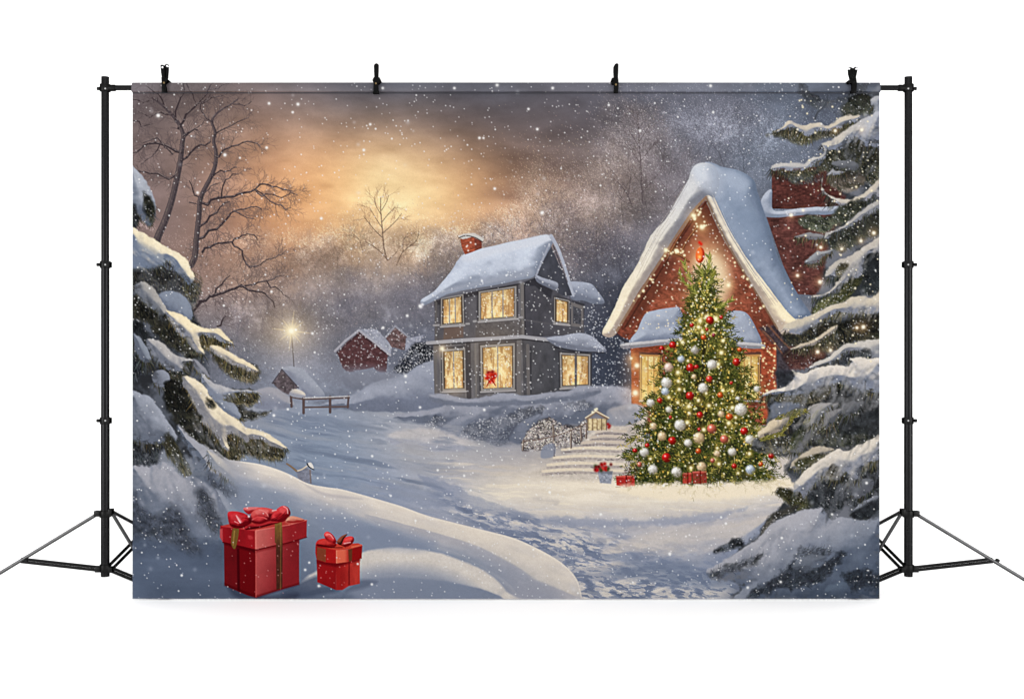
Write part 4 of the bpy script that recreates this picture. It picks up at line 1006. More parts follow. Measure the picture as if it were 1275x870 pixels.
def paint_steps():
    rs = np.random.RandomState(41); PG = part('ground', 'printed_snow')
    PS = part('steps', 'printed_steps', None, 'printed snowy stone steps leading up past the lantern')
    fill([(664, 590), (690, 576), (720, 560), (728, 546), (742, 534), (790, 528), (800, 560), (790, 592), (720, 598)], (196, 186, 175), 6, PS, smooth=True, grain=.10)
    for y, xa, xb, c in ((536, 742, 780, 0), (543, 736, 782, 0), (550, 724, 782, 0), (558, 700, 785, 1), (568, 690, 786, 1), (577, 682, 784, 1), (585, 676, 776, 1)):
        p = [(xa, y + 1.5), ((xa * 2 + xb) / 3, y - .8), ((xa + 2 * xb) / 3, y), (xb, y + .8)]
        stroke([(a, b + 3.6) for a, b in p], 3.6, 3.0, (150, 140, 138), PS, (.55, .4)[c])
        stroke(p, 3.4, 3.0, ((196, 182, 168), (222, 206, 184))[c], PS, .8)
        for q in range(10):
            x = xa + rs.rand() * (xb - xa)
            stroke([(x, y + 3 + rs.rand() * 2), (x + 3 + 5 * rs.rand(), y + 3.5 + rs.rand() * 2)], 1, .6, (112, 104, 108), None, .5, False)
    puff([(778, 545), (792, 520), (806, 508), (800, 560), (792, 596), (776, 596), (782, 570)], (214, 200, 182), (170, 162, 156), 10, pid=PG, soft=3)
    puff([(756, 512), (780, 503), (800, 505), (800, 520), (780, 530), (762, 528)], (170, 166, 168), (140, 142, 152), 8, pid=PG, soft=3)
    # frosted hedge and handrail beside the steps
    PH_ = part('hedge', 'printed_hedge', None, 'printed frosted hedge along the snowy steps')
    needles([(650, 560), (652, 545), (664, 530), (684, 520), (700, 528), (716, 532), (728, 522), (734, 532), (724, 548), (700, 556), (680, 558), (664, 562)], 600, -80, 60, 3.4, [(96, 88, 92), (160, 152, 150), (212, 203, 194), (130, 120, 118), (186, 168, 152)], .9, PH_, 1.0, base=(176, 169, 168), wob=4, frost=.8, rs=rs)
    hp = [(652, 556), (653, 545), (664, 531), (684, 521), (700, 529), (716, 533), (728, 523), (733, 532), (722, 546), (700, 554), (680, 557)]
    q = inside(hp, 900, rs); an = rs.rand(900) * 6.28
    lines(q, q + np.stack([np.cos(an), np.sin(an)], 1) * (1.2 + 1.8 * rs.rand(900))[:, None], mixcols([(188, 178, 172), (214, 204, 194), (160, 150, 148), (130, 120, 120), (226, 216, 202)], 900, 8, rs), .8, 4, None, .8)
    PR = part('rail', 'printed_handrail', None, 'printed bare wooden handrail beside the snowy steps')
    for a, b in (((690, 567), (689, 530)), ((711, 557), (711, 534)), ((724, 548), (723, 530)), ((730, 545), (730, 528)), ((651, 560), (652, 548))):
        stroke([a, b], 2.4, 2.2, (98, 84, 80), PR, .9, False); stroke([(a[0] - .8, a[1]), (b[0] - .8, b[1])], .8, .8, (196, 184, 170), None, .7, False)
    stroke([(652, 549), (676, 546), (700, 540), (714, 534), (732, 526)], 1.8, 1.6, (110, 94, 88), PR, .8)
    dots(650 + rs.rand(60) * 84, 525 + rs.rand(60) * 34, .7, (236, 226, 212), .75)
    fill([(676, 556), (690, 552), (690, 567), (674, 570)], (124, 132, 152), 2, PG, .7)
    # house-shaped lantern on the top step
    PL = part('lantern', 'printed_lantern', None, 'printed house shaped lantern with a red bow on the steps')
    fill([(731, 521), (756, 521), (755, 535), (732, 536)], (178, 160, 128), .8, PL, smooth=False, grain=.35)
    for x in (732, 738, 743.5, 749, 755):
        stroke([(x, 521), (x, 535)], 1.2, 1.2, (92, 78, 68), None, .9, False)
    fill([(729, 521), (737, 514), (742, 509), (748, 513), (758, 521), (756, 523), (742, 514), (731, 523)], (120, 102, 90), .8, PL, smooth=False)
    stroke([(729, 520), (742, 511.5), (758, 520)], 1.4, 1.4, (222, 206, 180), None, .9, False)
    dots([741, 743, 738], [510, 509, 513], 1.5, (255, 238, 200), .95); glow(742, 526, 9, (150, 110, 60), .6)
    dots([757, 759, 758], [528, 530, 532], 1.9, (150, 40, 40), .9, PL)


def paint_cottage():
    part('cott', 'printed_cottage', None, 'printed red brick cottage with steep snowy gable and string lights')
    W_ = part('cwall', 'wall', 'cott'); R_ = part('croof', 'roof', 'cott'); rs = np.random.RandomState(51)
    def brick(c0, sx=4.2, sy=2.1, amt=.12):
        def f(X, Y, D):
            X, Y = np.broadcast_arrays(X, Y)
            row = np.floor(Y / sy); u = X / sx + .5 * (row % 2)
            j = np.minimum(np.abs(u - np.round(u)) * sx, np.abs(Y / sy - np.round(Y / sy)) * sy)
            h = LAT[(row.astype(int) * 7) & 255, (np.floor(u).astype(int) * 13) & 255]
            v = 1 + amt * (h - .5) + .5 * (fbm(X, Y, 14, octv=4, seed=6) - .5)
            v = v * (1 - .07 * sst(.7, .2, j) * sst(.4, .7, fbm(X, Y, 12, octv=3, seed=2))) * (1 + .5 * (fbm(X, Y, 3.2, 2.2, 3, 8) - .5))
            return np.clip(col(c0) * v[..., None], 0, 1)
        return f
    # rear wing and big chimney on the right
    PCH = part('cchim', 'chimney', 'cott', 'wide dark brick chimney under snow')
    fill([(961, 210), (1095, 205), (1095, 262), (961, 260)], brick((84, 52, 48), 5, 2.4, .2), .8, PCH, smooth=False)
    fill([(952, 264), (1060, 262), (1060, 372), (992, 366), (975, 330)], brick((92, 60, 56), 5, 2.4, .2), .8, part('cwing', 'rear_wall', 'cott'), smooth=False)
    puff([(948, 248), (961, 236), (963, 262), (1000, 259), (1050, 257), (1052, 266), (1000, 268), (954, 270)], (176, 182, 196), (124, 134, 154), 6, (-.2, -.8, .5), R_, 1, .6)
    # front wall
    fill([(881, 246), (829, 313), (790, 370), (764, 416), (786, 424), (786, 515), (800, 540), (966, 528), (968, 420), (984, 420), (945, 366), (918, 324)], brick((126, 72, 58)), .8, W_, smooth=False)
    fill([(881, 246), (862, 270), (830, 316), (800, 360), (776, 402), (784, 408), (815, 372), (850, 312), (880, 270), (905, 310), (940, 366), (962, 408), (972, 408), (945, 366), (912, 312)], (92, 54, 44), 5, None, .7, smooth=False)
    fill([(880, 262), (850, 310), (838, 318), (872, 330), (905, 320), (896, 290)], (100, 62, 48), 6, None, .55)
    # warm light on the wall behind the tree top
    glow(882, 332, 24, (226, 186, 130), .75, 30); glow(886, 342, 13, (240, 222, 184), .75, 22); glow(872, 380, 60, (120, 70, 30), .3, 40)
    fill([(866, 326), (884, 318), (902, 330), (908, 352), (902, 384), (880, 392), (862, 372)], (226, 200, 164), 16, None, .8)
    fill([(850, 366), (866, 352), (870, 380), (854, 392)], (190, 140, 104), 10, None, .5)
    # timber under the gable
    for p, a, b in (([(829, 313), (846, 318), (858, 326)], 3.4, 2.6), ([(876, 249), (858, 276), (840, 306), (828, 330)], 2.2, 2), ([(868, 284), (856, 300), (848, 316)], 1.8, 1.6)):
        stroke(p, a, b, (82, 50, 38), W_, .8)
        stroke([(x - .6, y - 1) for x, y in p], .9, .8, (178, 128, 84), None, .6)
    stroke([(768, 416), (785, 430)], 3, 3, (60, 58, 66), W_, .8, False)
    # rear eave shade at the lower right
    fill([(945, 408), (966, 404), (1004, 430), (1004, 452), (992, 480), (968, 486), (966, 432)], (66, 60, 66), 3, W_, .9, smooth=False, grain=.4)
    fill([(984, 430), (1020, 430), (1020, 460), (986, 462)], (84, 56, 56), 4, W_, .9, grain=.6, gs=2)
    for p in ([(956, 404), (970, 420), (986, 436)], [(950, 412), (962, 424), (974, 440)]):
        stroke(p, 2.4, 2, (116, 84, 70), None, .8)
    # right brick pier
    fill([(945, 430), (966, 428), (967, 486), (960, 522), (946, 530)], brick((150, 78, 56), 3.6, 2), 1, W_, smooth=False)
    fill([(786, 430), (798, 430), (798, 516), (788, 512)], brick((146, 70, 50), 3.6, 2), 1, W_, smooth=False)
    # bay: brick band, lit windows, snow roof
    fill([(785, 430), (946, 428), (946, 446), (786, 446)], brick((142, 76, 54), 3.6, 2), 1, W_, smooth=False)
    G = lambda k: part('cwin' + k, 'window', 'cott')
    warm = ((216, 178, 104), (240, 214, 150), (188, 146, 78), (250, 232, 180))
    win_glass([(797, 441), (824, 442), (824, 496), (797, 498)], G('a'), (176, 132, 84), 2.4, warm, 2, 2, seed=3)
    win_glass([(916, 442), (946, 441), (946, 498), (916, 498)], G('b'), (176, 132, 84), 2.4, warm, 2, 2, seed=7)
    fill([(797, 462), (824, 460), (824, 498), (797, 500)], (206, 160, 92), 5, G('a'), .5, smooth=False)
    PB_ = part('cbay', 'bay_roof', 'cott')
    puff([(784, 428), (794, 410), (803, 391), (818, 386), (836, 383), (848, 386), (852, 424), (820, 426)], (168, 176, 192), (120, 130, 152), 14, (-.4, -.6, .6), PB_, 1, .5)
    puff([(892, 425), (896, 398), (904, 391), (912, 387), (923, 387), (932, 392), (941, 408), (948, 430), (920, 432)], (166, 174, 190), (120, 130, 152), 14, (-.3, -.6, .6), part('cbay2', 'bay_roof', 'cott'), 1, .5)
    puff([(774, 428), (800, 425), (850, 421), (900, 424), (948, 428), (947, 434), (900, 432), (840, 429), (800, 432), (776, 434)], (186, 184, 186), (132, 130, 136), 5, (-.1, -.9, .4), PB_, .9, .4)
    # the broad roof plane on the right, blue in its own shade as printed
    puff([(876, 204), (900, 208), (921, 213), (938, 224), (944, 242), (951, 262), (960, 292), (969, 320), (982, 346), (998, 374), (1010, 392), (998, 402), (984, 398), (968, 376), (945, 346), (925, 318), (905, 286), (888, 250)], (150, 164, 188), (100, 116, 142), 22, (-.5, -.5, .7), R_, 1.2, .6, tex=.15)
    fill([(884, 210), (915, 216), (934, 228), (925, 240), (900, 226)], (162, 174, 194), 8, None, .6)
    fill([(905, 250), (940, 262), (955, 300), (940, 320), (915, 280)], (116, 136, 166), 18, None, .55)
    # cream front edge of that roof
    puff([(872, 212), (884, 226), (890, 246), (905, 280), (925, 314), (945, 342), (968, 372), (986, 394), (1000, 398), (1030, 388), (1020, 402), (1000, 414), (980, 417), (970, 412), (948, 374), (922, 332), (900, 296), (884, 262), (877, 244)], (228, 216, 196), (140, 130, 126), 13, (.1, -.6, .6), R_, 1, .6, tex=.6, grad=(890, 260, 985, 410, (244, 226, 190), (176, 160, 146)))
    stroke([(880, 248), (899, 290), (921, 330), (946, 372), (968, 409)], 2.4, 2.4, (126, 102, 84), None, .75)
    stroke([(884, 240), (903, 280), (924, 316), (945, 346), (968, 376)], 1.4, 1.2, (150, 150, 160), None, .5)
    # left slope: thick snow edge
    puff([(877, 203), (866, 206), (860, 214), (856, 226), (843, 249), (829, 273), (818, 284), (808, 298), (800, 316), (790, 335), (780, 350), (774, 362), (764, 386), (751, 410), (752, 418), (764, 419), (776, 400), (790, 373), (808, 344), (829, 313), (848, 282), (866, 256), (880, 243), (890, 246), (896, 226), (890, 208)], (206, 206, 208), (122, 124, 134), 20, (-.3, -.5, .7), R_, 1, .8, tex=.5, grad=(870, 215, 765, 410, (244, 228, 198), (164, 150, 140)))
    stroke([(879, 246), (864, 262), (846, 288), (828, 316), (808, 347), (790, 376), (768, 412)], 3.2, 3.2, (140, 112, 92), W_, .85)
    stroke([(880, 251), (862, 276), (842, 306), (822, 338), (800, 372), (778, 408)], 1.8, 2.2, (74, 44, 36), None, .75)
    fill([(862, 212), (876, 204), (893, 210), (894, 232), (884, 240), (872, 232)], (196, 204, 218), 8, None, .6)
    fill([(882, 207), (898, 212), (903, 228), (897, 246), (888, 246), (886, 228)], (158, 168, 186), 9, None, .75)
    for base, sg in (([(866, 214), (843, 256), (820, 290), (797, 334), (776, 378), (758, 412)], 1), ([(886, 240), (906, 284), (928, 322), (950, 356), (972, 390)], -1)):
        for k in range(16):
            o = rs.normal(0, 5.0); t0 = rs.rand() * .7; q = curve(base, 12, False); n_ = len(q); s0 = int(t0 * n_); s1 = min(n_ - 1, s0 + int(n_ * (.15 + .25 * rs.rand())))
            if s1 - s0 < 3: continue
            w_ = q[s0:s1] + np.array([o * .75, o * .5]) + np.cumsum(rs.normal(0, .18, (s1 - s0, 2)), 0)
            lines(w_[:-1], w_[1:], ((232, 222, 204), (126, 122, 126))[k % 2], .7, 1, None, .4)
    # string lights and the red lantern
    for p, n in (([(829, 312), (842, 313), (852, 318)], 16), ([(860, 268), (866, 272), (872, 262)], 10), ([(866, 280), (874, 284), (878, 278)], 9), ([(900, 296), (922, 338), (950, 384)], 10), ([(790, 376), (810, 352), (828, 318)], 12)):
        q = curve(p, 8, False); i = rs.randint(len(q), size=n)
        dots(q[i, 0] + rs.normal(0, 1.6, n), q[i, 1] + rs.normal(0, 1.6, n), .8 + .9 * rs.rand(n), (255, 232, 180), .9)
    for x, y, r in ((864, 269, 3.5), (874, 283, 3.2), (829, 312, 2.2), (907, 355, 2.6), (843, 313, 2)):
        dots([x], [y], r, (255, 236, 190), .9); glow(x, y, r * 3, (180, 130, 70), .5)
    n = 170
    p = inside([(881, 250), (829, 318), (780, 412), (965, 412), (940, 366)], n, rs, False)
    dots(p[:, 0], p[:, 1], .5 + .5 * rs.rand(n), (250, 226, 190), .8)
    n = 60
    p = inside([(945, 425), (966, 425), (966, 490), (948, 520)], n, rs, False); dots(p[:, 0], p[:, 1], .6 + .8 * rs.rand(n), (255, 226, 170), .85)
    PLN = part('credl', 'printed_lantern', None, 'printed glowing red lantern hanging below the cottage gable')
    glow(872, 316, 17, (200, 80, 40), .5, 20)
    puff([(872, 307.5), (876, 311), (877.5, 318), (875, 325), (871.5, 327.5), (867.5, 325), (866, 318), (868, 311)], (246, 120, 60), (150, 28, 18), 6, (-.3, -.3, .9), PLN, 1.6, .1, tex=.1, k=1, fine=0); dots([871], [320], 2.2, (255, 190, 110), .8); dots([869.5], [314], 1, (255, 226, 190), .8); stroke([(867, 329), (872, 331.5), (877, 329)], 1, .8, (206, 160, 90), None, .7)
    dots([871, 873], [302, 304], 1.9, (206, 48, 32), .95, PLN); stroke([(872, 329), (872, 336)], 1.2, .6, (176, 120, 60), None, .8, False)
    # porch glows
    for x, y, r in ((793, 455, 6), (791, 489, 7), (808, 502, 6), (942, 484, 4), (786, 446, 3)):
        glow(x, y, r * 2.4, (190, 130, 70), .6); dots([x], [y], r * .55, (255, 238, 200), .95)
    needles([(765, 420), (786, 424), (786, 500), (772, 488), (760, 470)], 160, -80, 50, 4, [(52, 56, 70), (70, 74, 88), (120, 124, 134)], .7, None, .6)


def paint_xmas_tree():
    rs = np.random.RandomState(61)
    part('xmas', 'printed_christmas_tree', None, 'printed decorated christmas tree full of lights and baubles')
    PF = part('xfol', 'foliage', 'xmas')
    cov = np.zeros((PH, PW), 'f4')
    def half(y):
        return np.interp(y, [328, 345, 370, 400, 430, 460, 500, 540, 575, 598], [1, 5, 13, 25, 38, 50, 64, 79, 93, 93]) * (1 + .16 * (((np.asarray(y) - 330) / 27.0) % 1 - .45))
    cx = lambda y: np.interp(y, [328, 400, 500, 600], [877, 878, 873, 874])
    # shadowed heart of the tree
    ys = np.linspace(340, 598, 26)
    out = [(cx(y) - half(y) * .84 + 3 * (i % 2), y) for i, y in enumerate(ys)] + [(cx(y) + half(y) * .84 - 3 * (i % 2), y) for i, y in list(enumerate(ys))[::-1]]
    fill(out, lambda X, Y, D: lerp(col((24, 29, 17)), col((58, 62, 32)), fbm(X, Y, 9, octv=4, seed=4)[..., None]), 5, PF, .93, wob=5, ws=8)
    # sprays of needles, back to front, outward and up
    rows = []
    y = 338.0
    while y < 600:
        rows.append(y); y += 3.2 + (y - 330) * .012
    for y in rows:
        h = half(y); m = int(5 + h * .62)
        for _ in range(m):
            t = rs.uniform(-1, 1); x = cx(y) + t * h * .96; yy = y + rs.normal(0, 3)
            side = 1 if t > 0 else -1
            ln = 7 + 10 * rs.rand() + h * .05
            ang = np.radians(-90 + side * (28 + 62 * abs(t)) + rs.normal(0, 22))
            if rs.rand() < .35: ang = np.radians(90 - side * (20 + 50 * rs.rand()))
            k = 9
            s = rs.rand(k); bx = x + np.cos(ang) * ln * s; by = yy + np.sin(ang) * ln * s
            na = ang + rs.choice([-1, 1], k) * (.35 + .5 * rs.rand(k)); nl = (3 + 3.5 * rs.rand(k)) * (1.1 - .4 * s)
            lit = np.clip(.45 + .4 * abs(t) * rs.rand() - .25 * rs.rand(), 0, 1)
            pal = [(24, 31, 16), (38, 48, 22), (56, 66, 30), (80, 88, 40), (112, 112, 58)] if rs.rand() < .88 else [(110, 106, 42), (156, 142, 70), (186, 170, 98)]
            lines(np.stack([bx, by], 1), np.stack([bx + np.cos(na) * nl, by + np.sin(na) * nl], 1), mixcols(pal, k, 9, rs), .85, 1, None, .9, cov) if False else rows_buf(bx, by, na, nl, mixcols(pal, k, 9, rs))
    flush_rows(cov)
    # leader and loose twigs at the top
    for p in ([(877, 372), (876, 350), (873, 338), (871, 332)], [(868, 366), (858, 356), (850, 348), (845, 338)], [(880, 360), (886, 346), (888, 334)], [(890, 384), (904, 378), (912, 372)], [(862, 352), (855, 338), (851, 326)], [(880, 340), (884, 326), (882, 318)]):
        q = curve(p, 8, False)
        stroke(p, 1.6, .8, (110, 112, 52), PF, .9)
        k = 60; i = rs.randint(len(q) - 1, size=k); t = q[i + 1] - q[i]; an = np.arctan2(t[:, 1], t[:, 0]) + rs.choice([-1, 1], k) * .6
        lines(q[i], q[i] + np.stack([np.cos(an), np.sin(an)], 1) * (3 + 4 * rs.rand(k))[:, None], mixcols([(88, 98, 44), (140, 142, 66), (176, 170, 96)], k, 8, rs), .8, 2, None, .9, cov)
    ids[blur(cov, 2) > .33] = PF
    # golden glimmer between the sprays
    n = 640
    y = 345 + rs.rand(n) ** .8 * 250; x = cx(y) + rs.uniform(-1, 1, n) * half(y) * .9
    dots(x, y, .55 + .7 * rs.rand(n) ** 2, mixcols([(255, 220, 130), (255, 240, 190), (240, 180, 90)], n, 6, rs), .9)
    for _ in range(46):
        yy = 380 + rs.rand() * 212; xx = cx(yy) + rs.uniform(-1, 1) * half(yy) * .85
        r = 1.4 + 1.3 * rs.rand(); glow(xx, yy, r * 2.4, (190, 140, 60), .5); dots([xx], [yy], r, (255, 240, 190), .95)
    Z = lambda a, b: (730 + a / 3.624, 380 + b / 3.624)
    R, W, O, PK, CR, BW = (178, 26, 26), (206, 202, 194), (206, 84, 36), (196, 104, 88), (206, 180, 146), (178, 190, 206)
    items = [(558, 68, 20, R), (530, 145, 14, O), (575, 135, 10, (130, 26, 50)), (545, 110, 9, R), (390, 180, 18, R), (490, 203, 20, (170, 166, 160)), (428, 243, 18, BW), (567, 268, 25, W), (372, 280, 23, (206, 178, 164)), (470, 282, 21, R), (497, 278, 12, R), (678, 256, 20, R), (692, 200, 12, O), (340, 195, 13, R), (555, 333, 17, (196, 48, 44)), (362, 350, 27, W), (356, 388, 20, BW), (527, 373, 25, W),
             (468, 408, 21, R), (332, 430, 14, R), (290, 440, 20, W), (372, 470, 16, W), (605, 405, 15, O), (685, 420, 11, W), (697, 470, 31, W), (770, 378, 16, W), (513, 495, 17, R), (608, 490, 17, CR), (646, 503, 18, O), (423, 540, 28, W), (567, 557, 24, PK), (508, 598, 28, CR), (388, 610, 20, R), (459, 620, 20, W), (623, 604, 21, PK), (713, 568, 20, R), (738, 605, 23, W), (342, 590, 22, CR), (262, 663, 23, W),
             (506, 657, 14, O), (590, 668, 17, CR), (658, 660, 21, W), (362, 687, 23, R), (780, 635, 15, R), (835, 678, 16, R), (570, 700, 12, PK), (240, 718, 13, PK), (668, 725, 14, R), (788, 717, 12, O), (740, 740, 23, BW), (300, 740, 24, W), (407, 752, 26, W), (520, 728, 24, CR), (275, 632, 12, R), (220, 655, 12, R), (477, 90, 11, R), (610, 55, 10, R), (303, 545, 18, CR), (486, 322, 13, CR), (380, 505, 9, R), (510, 560, 10, R), (655, 350, 9, R)]
    for i, (a, b, r, c) in enumerate(items):
        x, y = Z(a, b); r = r / 3.624 * .92
        pid = part('bauble%d' % i, 'bauble', 'xmas')
        sl, X, Y = win(x - r - 2, y - r - 2, x + r + 2, y + r + 2)
        dx, dy = (X - x) / r, (Y - y) / r
        rr = np.sqrt(dx * dx + dy * dy)
        nz = np.sqrt(np.clip(1 - rr * rr, 0, 1))
        lam = np.clip(-.45 * dx - .5 * dy + .6 * nz, 0, 1)
        C = col(c) * ((.62 if min(c) > 140 else .45) + (.62 if min(c) > 140 else .8) * lam)[..., None]
        fuzzy = min(c) > 140
        if fuzzy:
            C = C * (.86 + .28 * fbm(X * 1.0, Y * 1.0, 1.6, octv=2, seed=i)[..., None])
        C = C + np.array([.22, .16, .06], 'f4') * np.clip(dx * .5 + dy * .6 - .1, 0, 1)[..., None] * .6
        sp = np.exp(-((dx + .32) ** 2 + (dy + .36) ** 2) / .05)[..., None]
        C = np.clip(C + sp * (.22 if fuzzy else .6), 0, 1)
        put(sl, C, np.clip((1 - rr) * r / (2.4 if fuzzy else 1.1) + .5, 0, 1).astype('f4'), pid)
        k = 5; an = rs.rand(k) * 6.28
        lines(np.stack([x + np.cos(an) * r * 1.1, y + np.sin(an) * r * 1.1], 1), np.stack([x + np.cos(an) * r * .5, y + np.sin(an) * r * .7], 1), mixcols([(84, 92, 40), (130, 130, 60)], k, 8, rs), .8, 1, None, .8)
    # presents at the foot
    for key, P, c, lab in (('gl1', [(767, 593), (777, 591.5), (790, 593), (790.5, 605), (778, 606), (767.5, 604)], (166, 48, 44), 'printed small red present beside the flower bucket'),
                           ('gl2', [(850, 590), (861, 588), (861, 601), (850, 602)], (164, 58, 50), 'printed left small red present under the christmas tree'), ('gl3', [(862, 588), (872, 586), (880, 589), (880, 601), (863, 602)], (150, 60, 54), 'printed right small red present under the christmas tree')):
        pid = part(key, 'printed_present', None, lab)
        fill(P, c, 1, pid, smooth=False, grain=.2); P = np.array(P); x0, x1, y0, y1 = P[:, 0].min(), P[:, 0].max(), P[:, 1].min(), P[:, 1].max()
        stroke([(x0 + 1, y0 + 1.5), (x1 - 1, y0 + 1)], 1.8, 1.6, (206, 110, 96), None, .8, False); xm = (x0 + x1) / 2 + 1
        stroke([(xm, y0), (xm, y1)], 1.8, 1.8, (110, 22, 24), None, .8, False); stroke([(x0, y1), (x1, y1 + .5)], 1.2, 1.2, (90, 50, 44), None, .5, False)
    needles([(776, 590), (784, 580), (794, 580), (794, 592)], 40, -90, 50, 4, [(112, 36, 36), (70, 40, 36), (150, 120, 100)], .9, None, .8)
    PB = part('bucket', 'printed_flower_bucket', None, 'printed grey bucket of red flowers at the foot of the steps')
    fill([(744, 586), (763, 587), (761, 602), (747, 601)], (142, 146, 158), 1.6, PB, smooth=False, grain=.25); fill([(744, 585), (763, 586), (762, 590), (745, 589)], (110, 112, 120), 1.2, None, .7, smooth=False)
    for k in range(22):
        dots([741 + rs.rand() * 20], [577 + rs.rand() * 9], 1.5 + rs.rand(), mixcols([(164, 30, 32), (110, 20, 24), (198, 70, 60), (70, 76, 50)], 1, 6, rs)[0], .9, PB)
    # snow heaped against the lowest sprays
    needles([(780, 600), (830, 602), (880, 603), (930, 602), (968, 594), (962, 586), (900, 590), (800, 590)], 420, -80, 50, 5, [(54, 60, 30), (90, 92, 44), (130, 124, 70), (38, 42, 24)], .85, PF, .85)
    fill([(766, 606), (800, 602), (850, 604), (900, 603), (950, 599), (985, 594), (1000, 602), (940, 618), (860, 622), (790, 618)], (238, 221, 194), 6, part('ground', 'printed_snow'), .85, wob=3)
    glow(872, 480, 70, (70, 46, 16), .16, 100)

_rb = [[], [], []]
def rows_buf(bx, by, na, nl, C):
    _rb[0].append(np.stack([bx, by], 1)); _rb[1].append(np.stack([bx + np.cos(na) * nl, by + np.sin(na) * nl], 1)); _rb[2].append(C)

def flush_rows(cov=None, layers=14, a=.92):
    p0, p1, C = (np.concatenate(b) for b in _rb)
    for b in _rb: b.clear()
    lines(p0, p1, C, .9, layers, None, a, cov)


OLIVE = [(42, 44, 43), (62, 63, 56), (84, 82, 68), (112, 106, 86)]
GOLD = [(64, 63, 52), (94, 89, 70), (130, 121, 94), (170, 156, 120)]
COOL = [(44, 48, 54), (64, 68, 70), (88, 92, 92), (120, 124, 128)]

def paint_left_fir():
    rs = np.random.RandomState(71)
    P = part('lfir', 'printed_fir_tree', None, 'printed snow laden fir tree at left behind the big present')
    F_, S_ = part('lfol', 'foliage', 'lfir'), part('lsnow', 'snow_load', 'lfir')
    nd = lambda pts, n, ang, spr, ln, cols, base, **k: needles(pts, n, ang, spr, ln, cols, .85, None, .85, base=base, bpid=F_, rs=rs, **k)
    def sn(pts, lit, sh, r, **k):
        m = np.mean(pts, 0); cols = [(34, 36, 36), (52, 52, 44), (78, 74, 56)] + ([(120, 108, 76)] if m[0] > 225 else [(84, 88, 92)])
        big = k.get('soft', 0) >= 3
        if not big: fringe(pts, 66, cols, 2.2, 8, rs, .85)
        puff(pts, lit, sh, r * 1.25, pid=S_, **{'L': (.66, -.64, .34), 'wob': 1.6, 'ws': 6, 'soft': 1.8, 'tex': .30, 'peek': .45, **k})
        if not big: fringe(pts, 66, cols[1:], .7, 6, rs, .75)
    def clumps(pts, n, lit, sh, ang=58, ln=9, wd=4.2, a=.20, gap=(92, 95, 102)):
        fingers(pts, n // 2, ang, 16, ln, wd, lit, sh, gap, a, rs, None)
    # body of the tree
    fill([(165, 330), (200, 340), (232, 372), (252, 412), (262, 440), (258, 480), (270, 520), (290, 560), (270, 580), (200, 560), (165, 560)], lambda X, Y, D: lerp(col((48, 50, 54)), col((92, 96, 106)), sst(.3, .75, fbm(X, Y, 16, octv=4, seed=5))[..., None]), 6, F_, 1, wob=5)
    # top tip at the sheet's edge
    sn([(160, 206), (172, 214), (184, 230), (194, 252), (193, 268), (187, 281), (178, 276), (172, 268), (160, 270)], (168, 172, 182), (96, 104, 120), 14, L=(.3, -.7, .6))
    nd([(178, 240), (188, 248), (193, 262), (189, 276), (181, 266)], 90, 80, 25, 7, OLIVE, (64, 66, 62))
    nd([(160, 262), (168, 256), (172, 272), (168, 284), (160, 284)], 60, 80, 25, 7, COOL, (70, 72, 74))
    # second bough, glowing end
    fill([(160, 292), (190, 304), (222, 322), (240, 348), (226, 362), (190, 350), (160, 345)], (104, 110, 124), 3, F_, 1, wob=2, grain=.3)
    nd([(165, 332), (190, 330), (214, 336), (236, 350), (250, 352), (246, 372), (236, 384), (215, 372), (190, 362), (165, 360)], 520, 78, 22, 11, [(62, 64, 68), (86, 87, 86), (112, 110, 102), (138, 132, 116)], (96, 99, 108), wob=4)
    nd([(226, 340), (244, 338), (252, 350), (246, 366), (232, 372)], 150, 60, 30, 10, GOLD, None)
    sn([(160, 285), (176, 289), (190, 297), (206, 307), (222, 315), (233, 325), (239, 338), (242, 346), (237, 355), (230, 349), (218, 338), (208, 324), (202, 330), (190, 334), (176, 333), (160, 330)], (236, 220, 188), (104, 116, 138), 17, L=(.62, -.5, .42), bias=-.08)
    fill([(160, 296), (176, 304), (198, 318), (204, 328), (186, 334), (160, 332)], (112, 124, 146), 9, None, .7)
    # third: grey sheaf
    nd([(165, 370), (186, 376), (206, 396), (216, 410), (212, 422), (196, 410), (180, 400), (165, 396)], 260, 70, 25, 10, OLIVE, (66, 66, 60), wob=4)
    sn([(196, 368), (216, 362), (232, 372), (240, 388), (236, 400), (220, 398), (206, 388)], (130, 138, 154), (108, 116, 134), 12, L=(.3, -.7, .6))
    sn([(168, 356), (180, 351), (192, 360), (204, 378), (212, 394), (215, 408), (206, 400), (194, 388), (182, 378), (172, 370)], (164, 160, 156), (108, 112, 122), 10)
    # fourth: long warm bough
    nd([(205, 392), (226, 406), (240, 424), (252, 442), (240, 448), (222, 438), (206, 424), (190, 410)], 260, 60, 25, 9, OLIVE, (70, 70, 64), wob=4)
    nd([(248, 416), (264, 416), (284, 422), (288, 428), (276, 434), (258, 434), (250, 428)], 190, 80, 25, 8, GOLD, (104, 96, 68))
    sn([(206, 388), (218, 388), (230, 394), (240, 401), (254, 409), (270, 408), (278, 413), (285, 422), (290, 428), (278, 426), (264, 420), (251, 417), (249, 424), (254, 440), (248, 440), (240, 434), (228, 420), (214, 406)], (234, 216, 182), (128, 130, 140), 12, L=(.5, -.65, .5))
    # fifth
    nd([(264, 438), (286, 444), (304, 450), (320, 458), (323, 468), (312, 476), (290, 470), (272, 456)], 330, 75, 25, 9, [(62, 61, 52), (92, 87, 70), (126, 117, 92), (164, 150, 118)], (84, 82, 72))
    sn([(261, 430), (270, 430), (284, 437), (298, 445), (312, 453), (321, 461), (316, 463), (302, 459), (286, 452), (270, 443), (262, 437)], (232, 214, 182), (146, 144, 148), 8, L=(.4, -.75, .5))
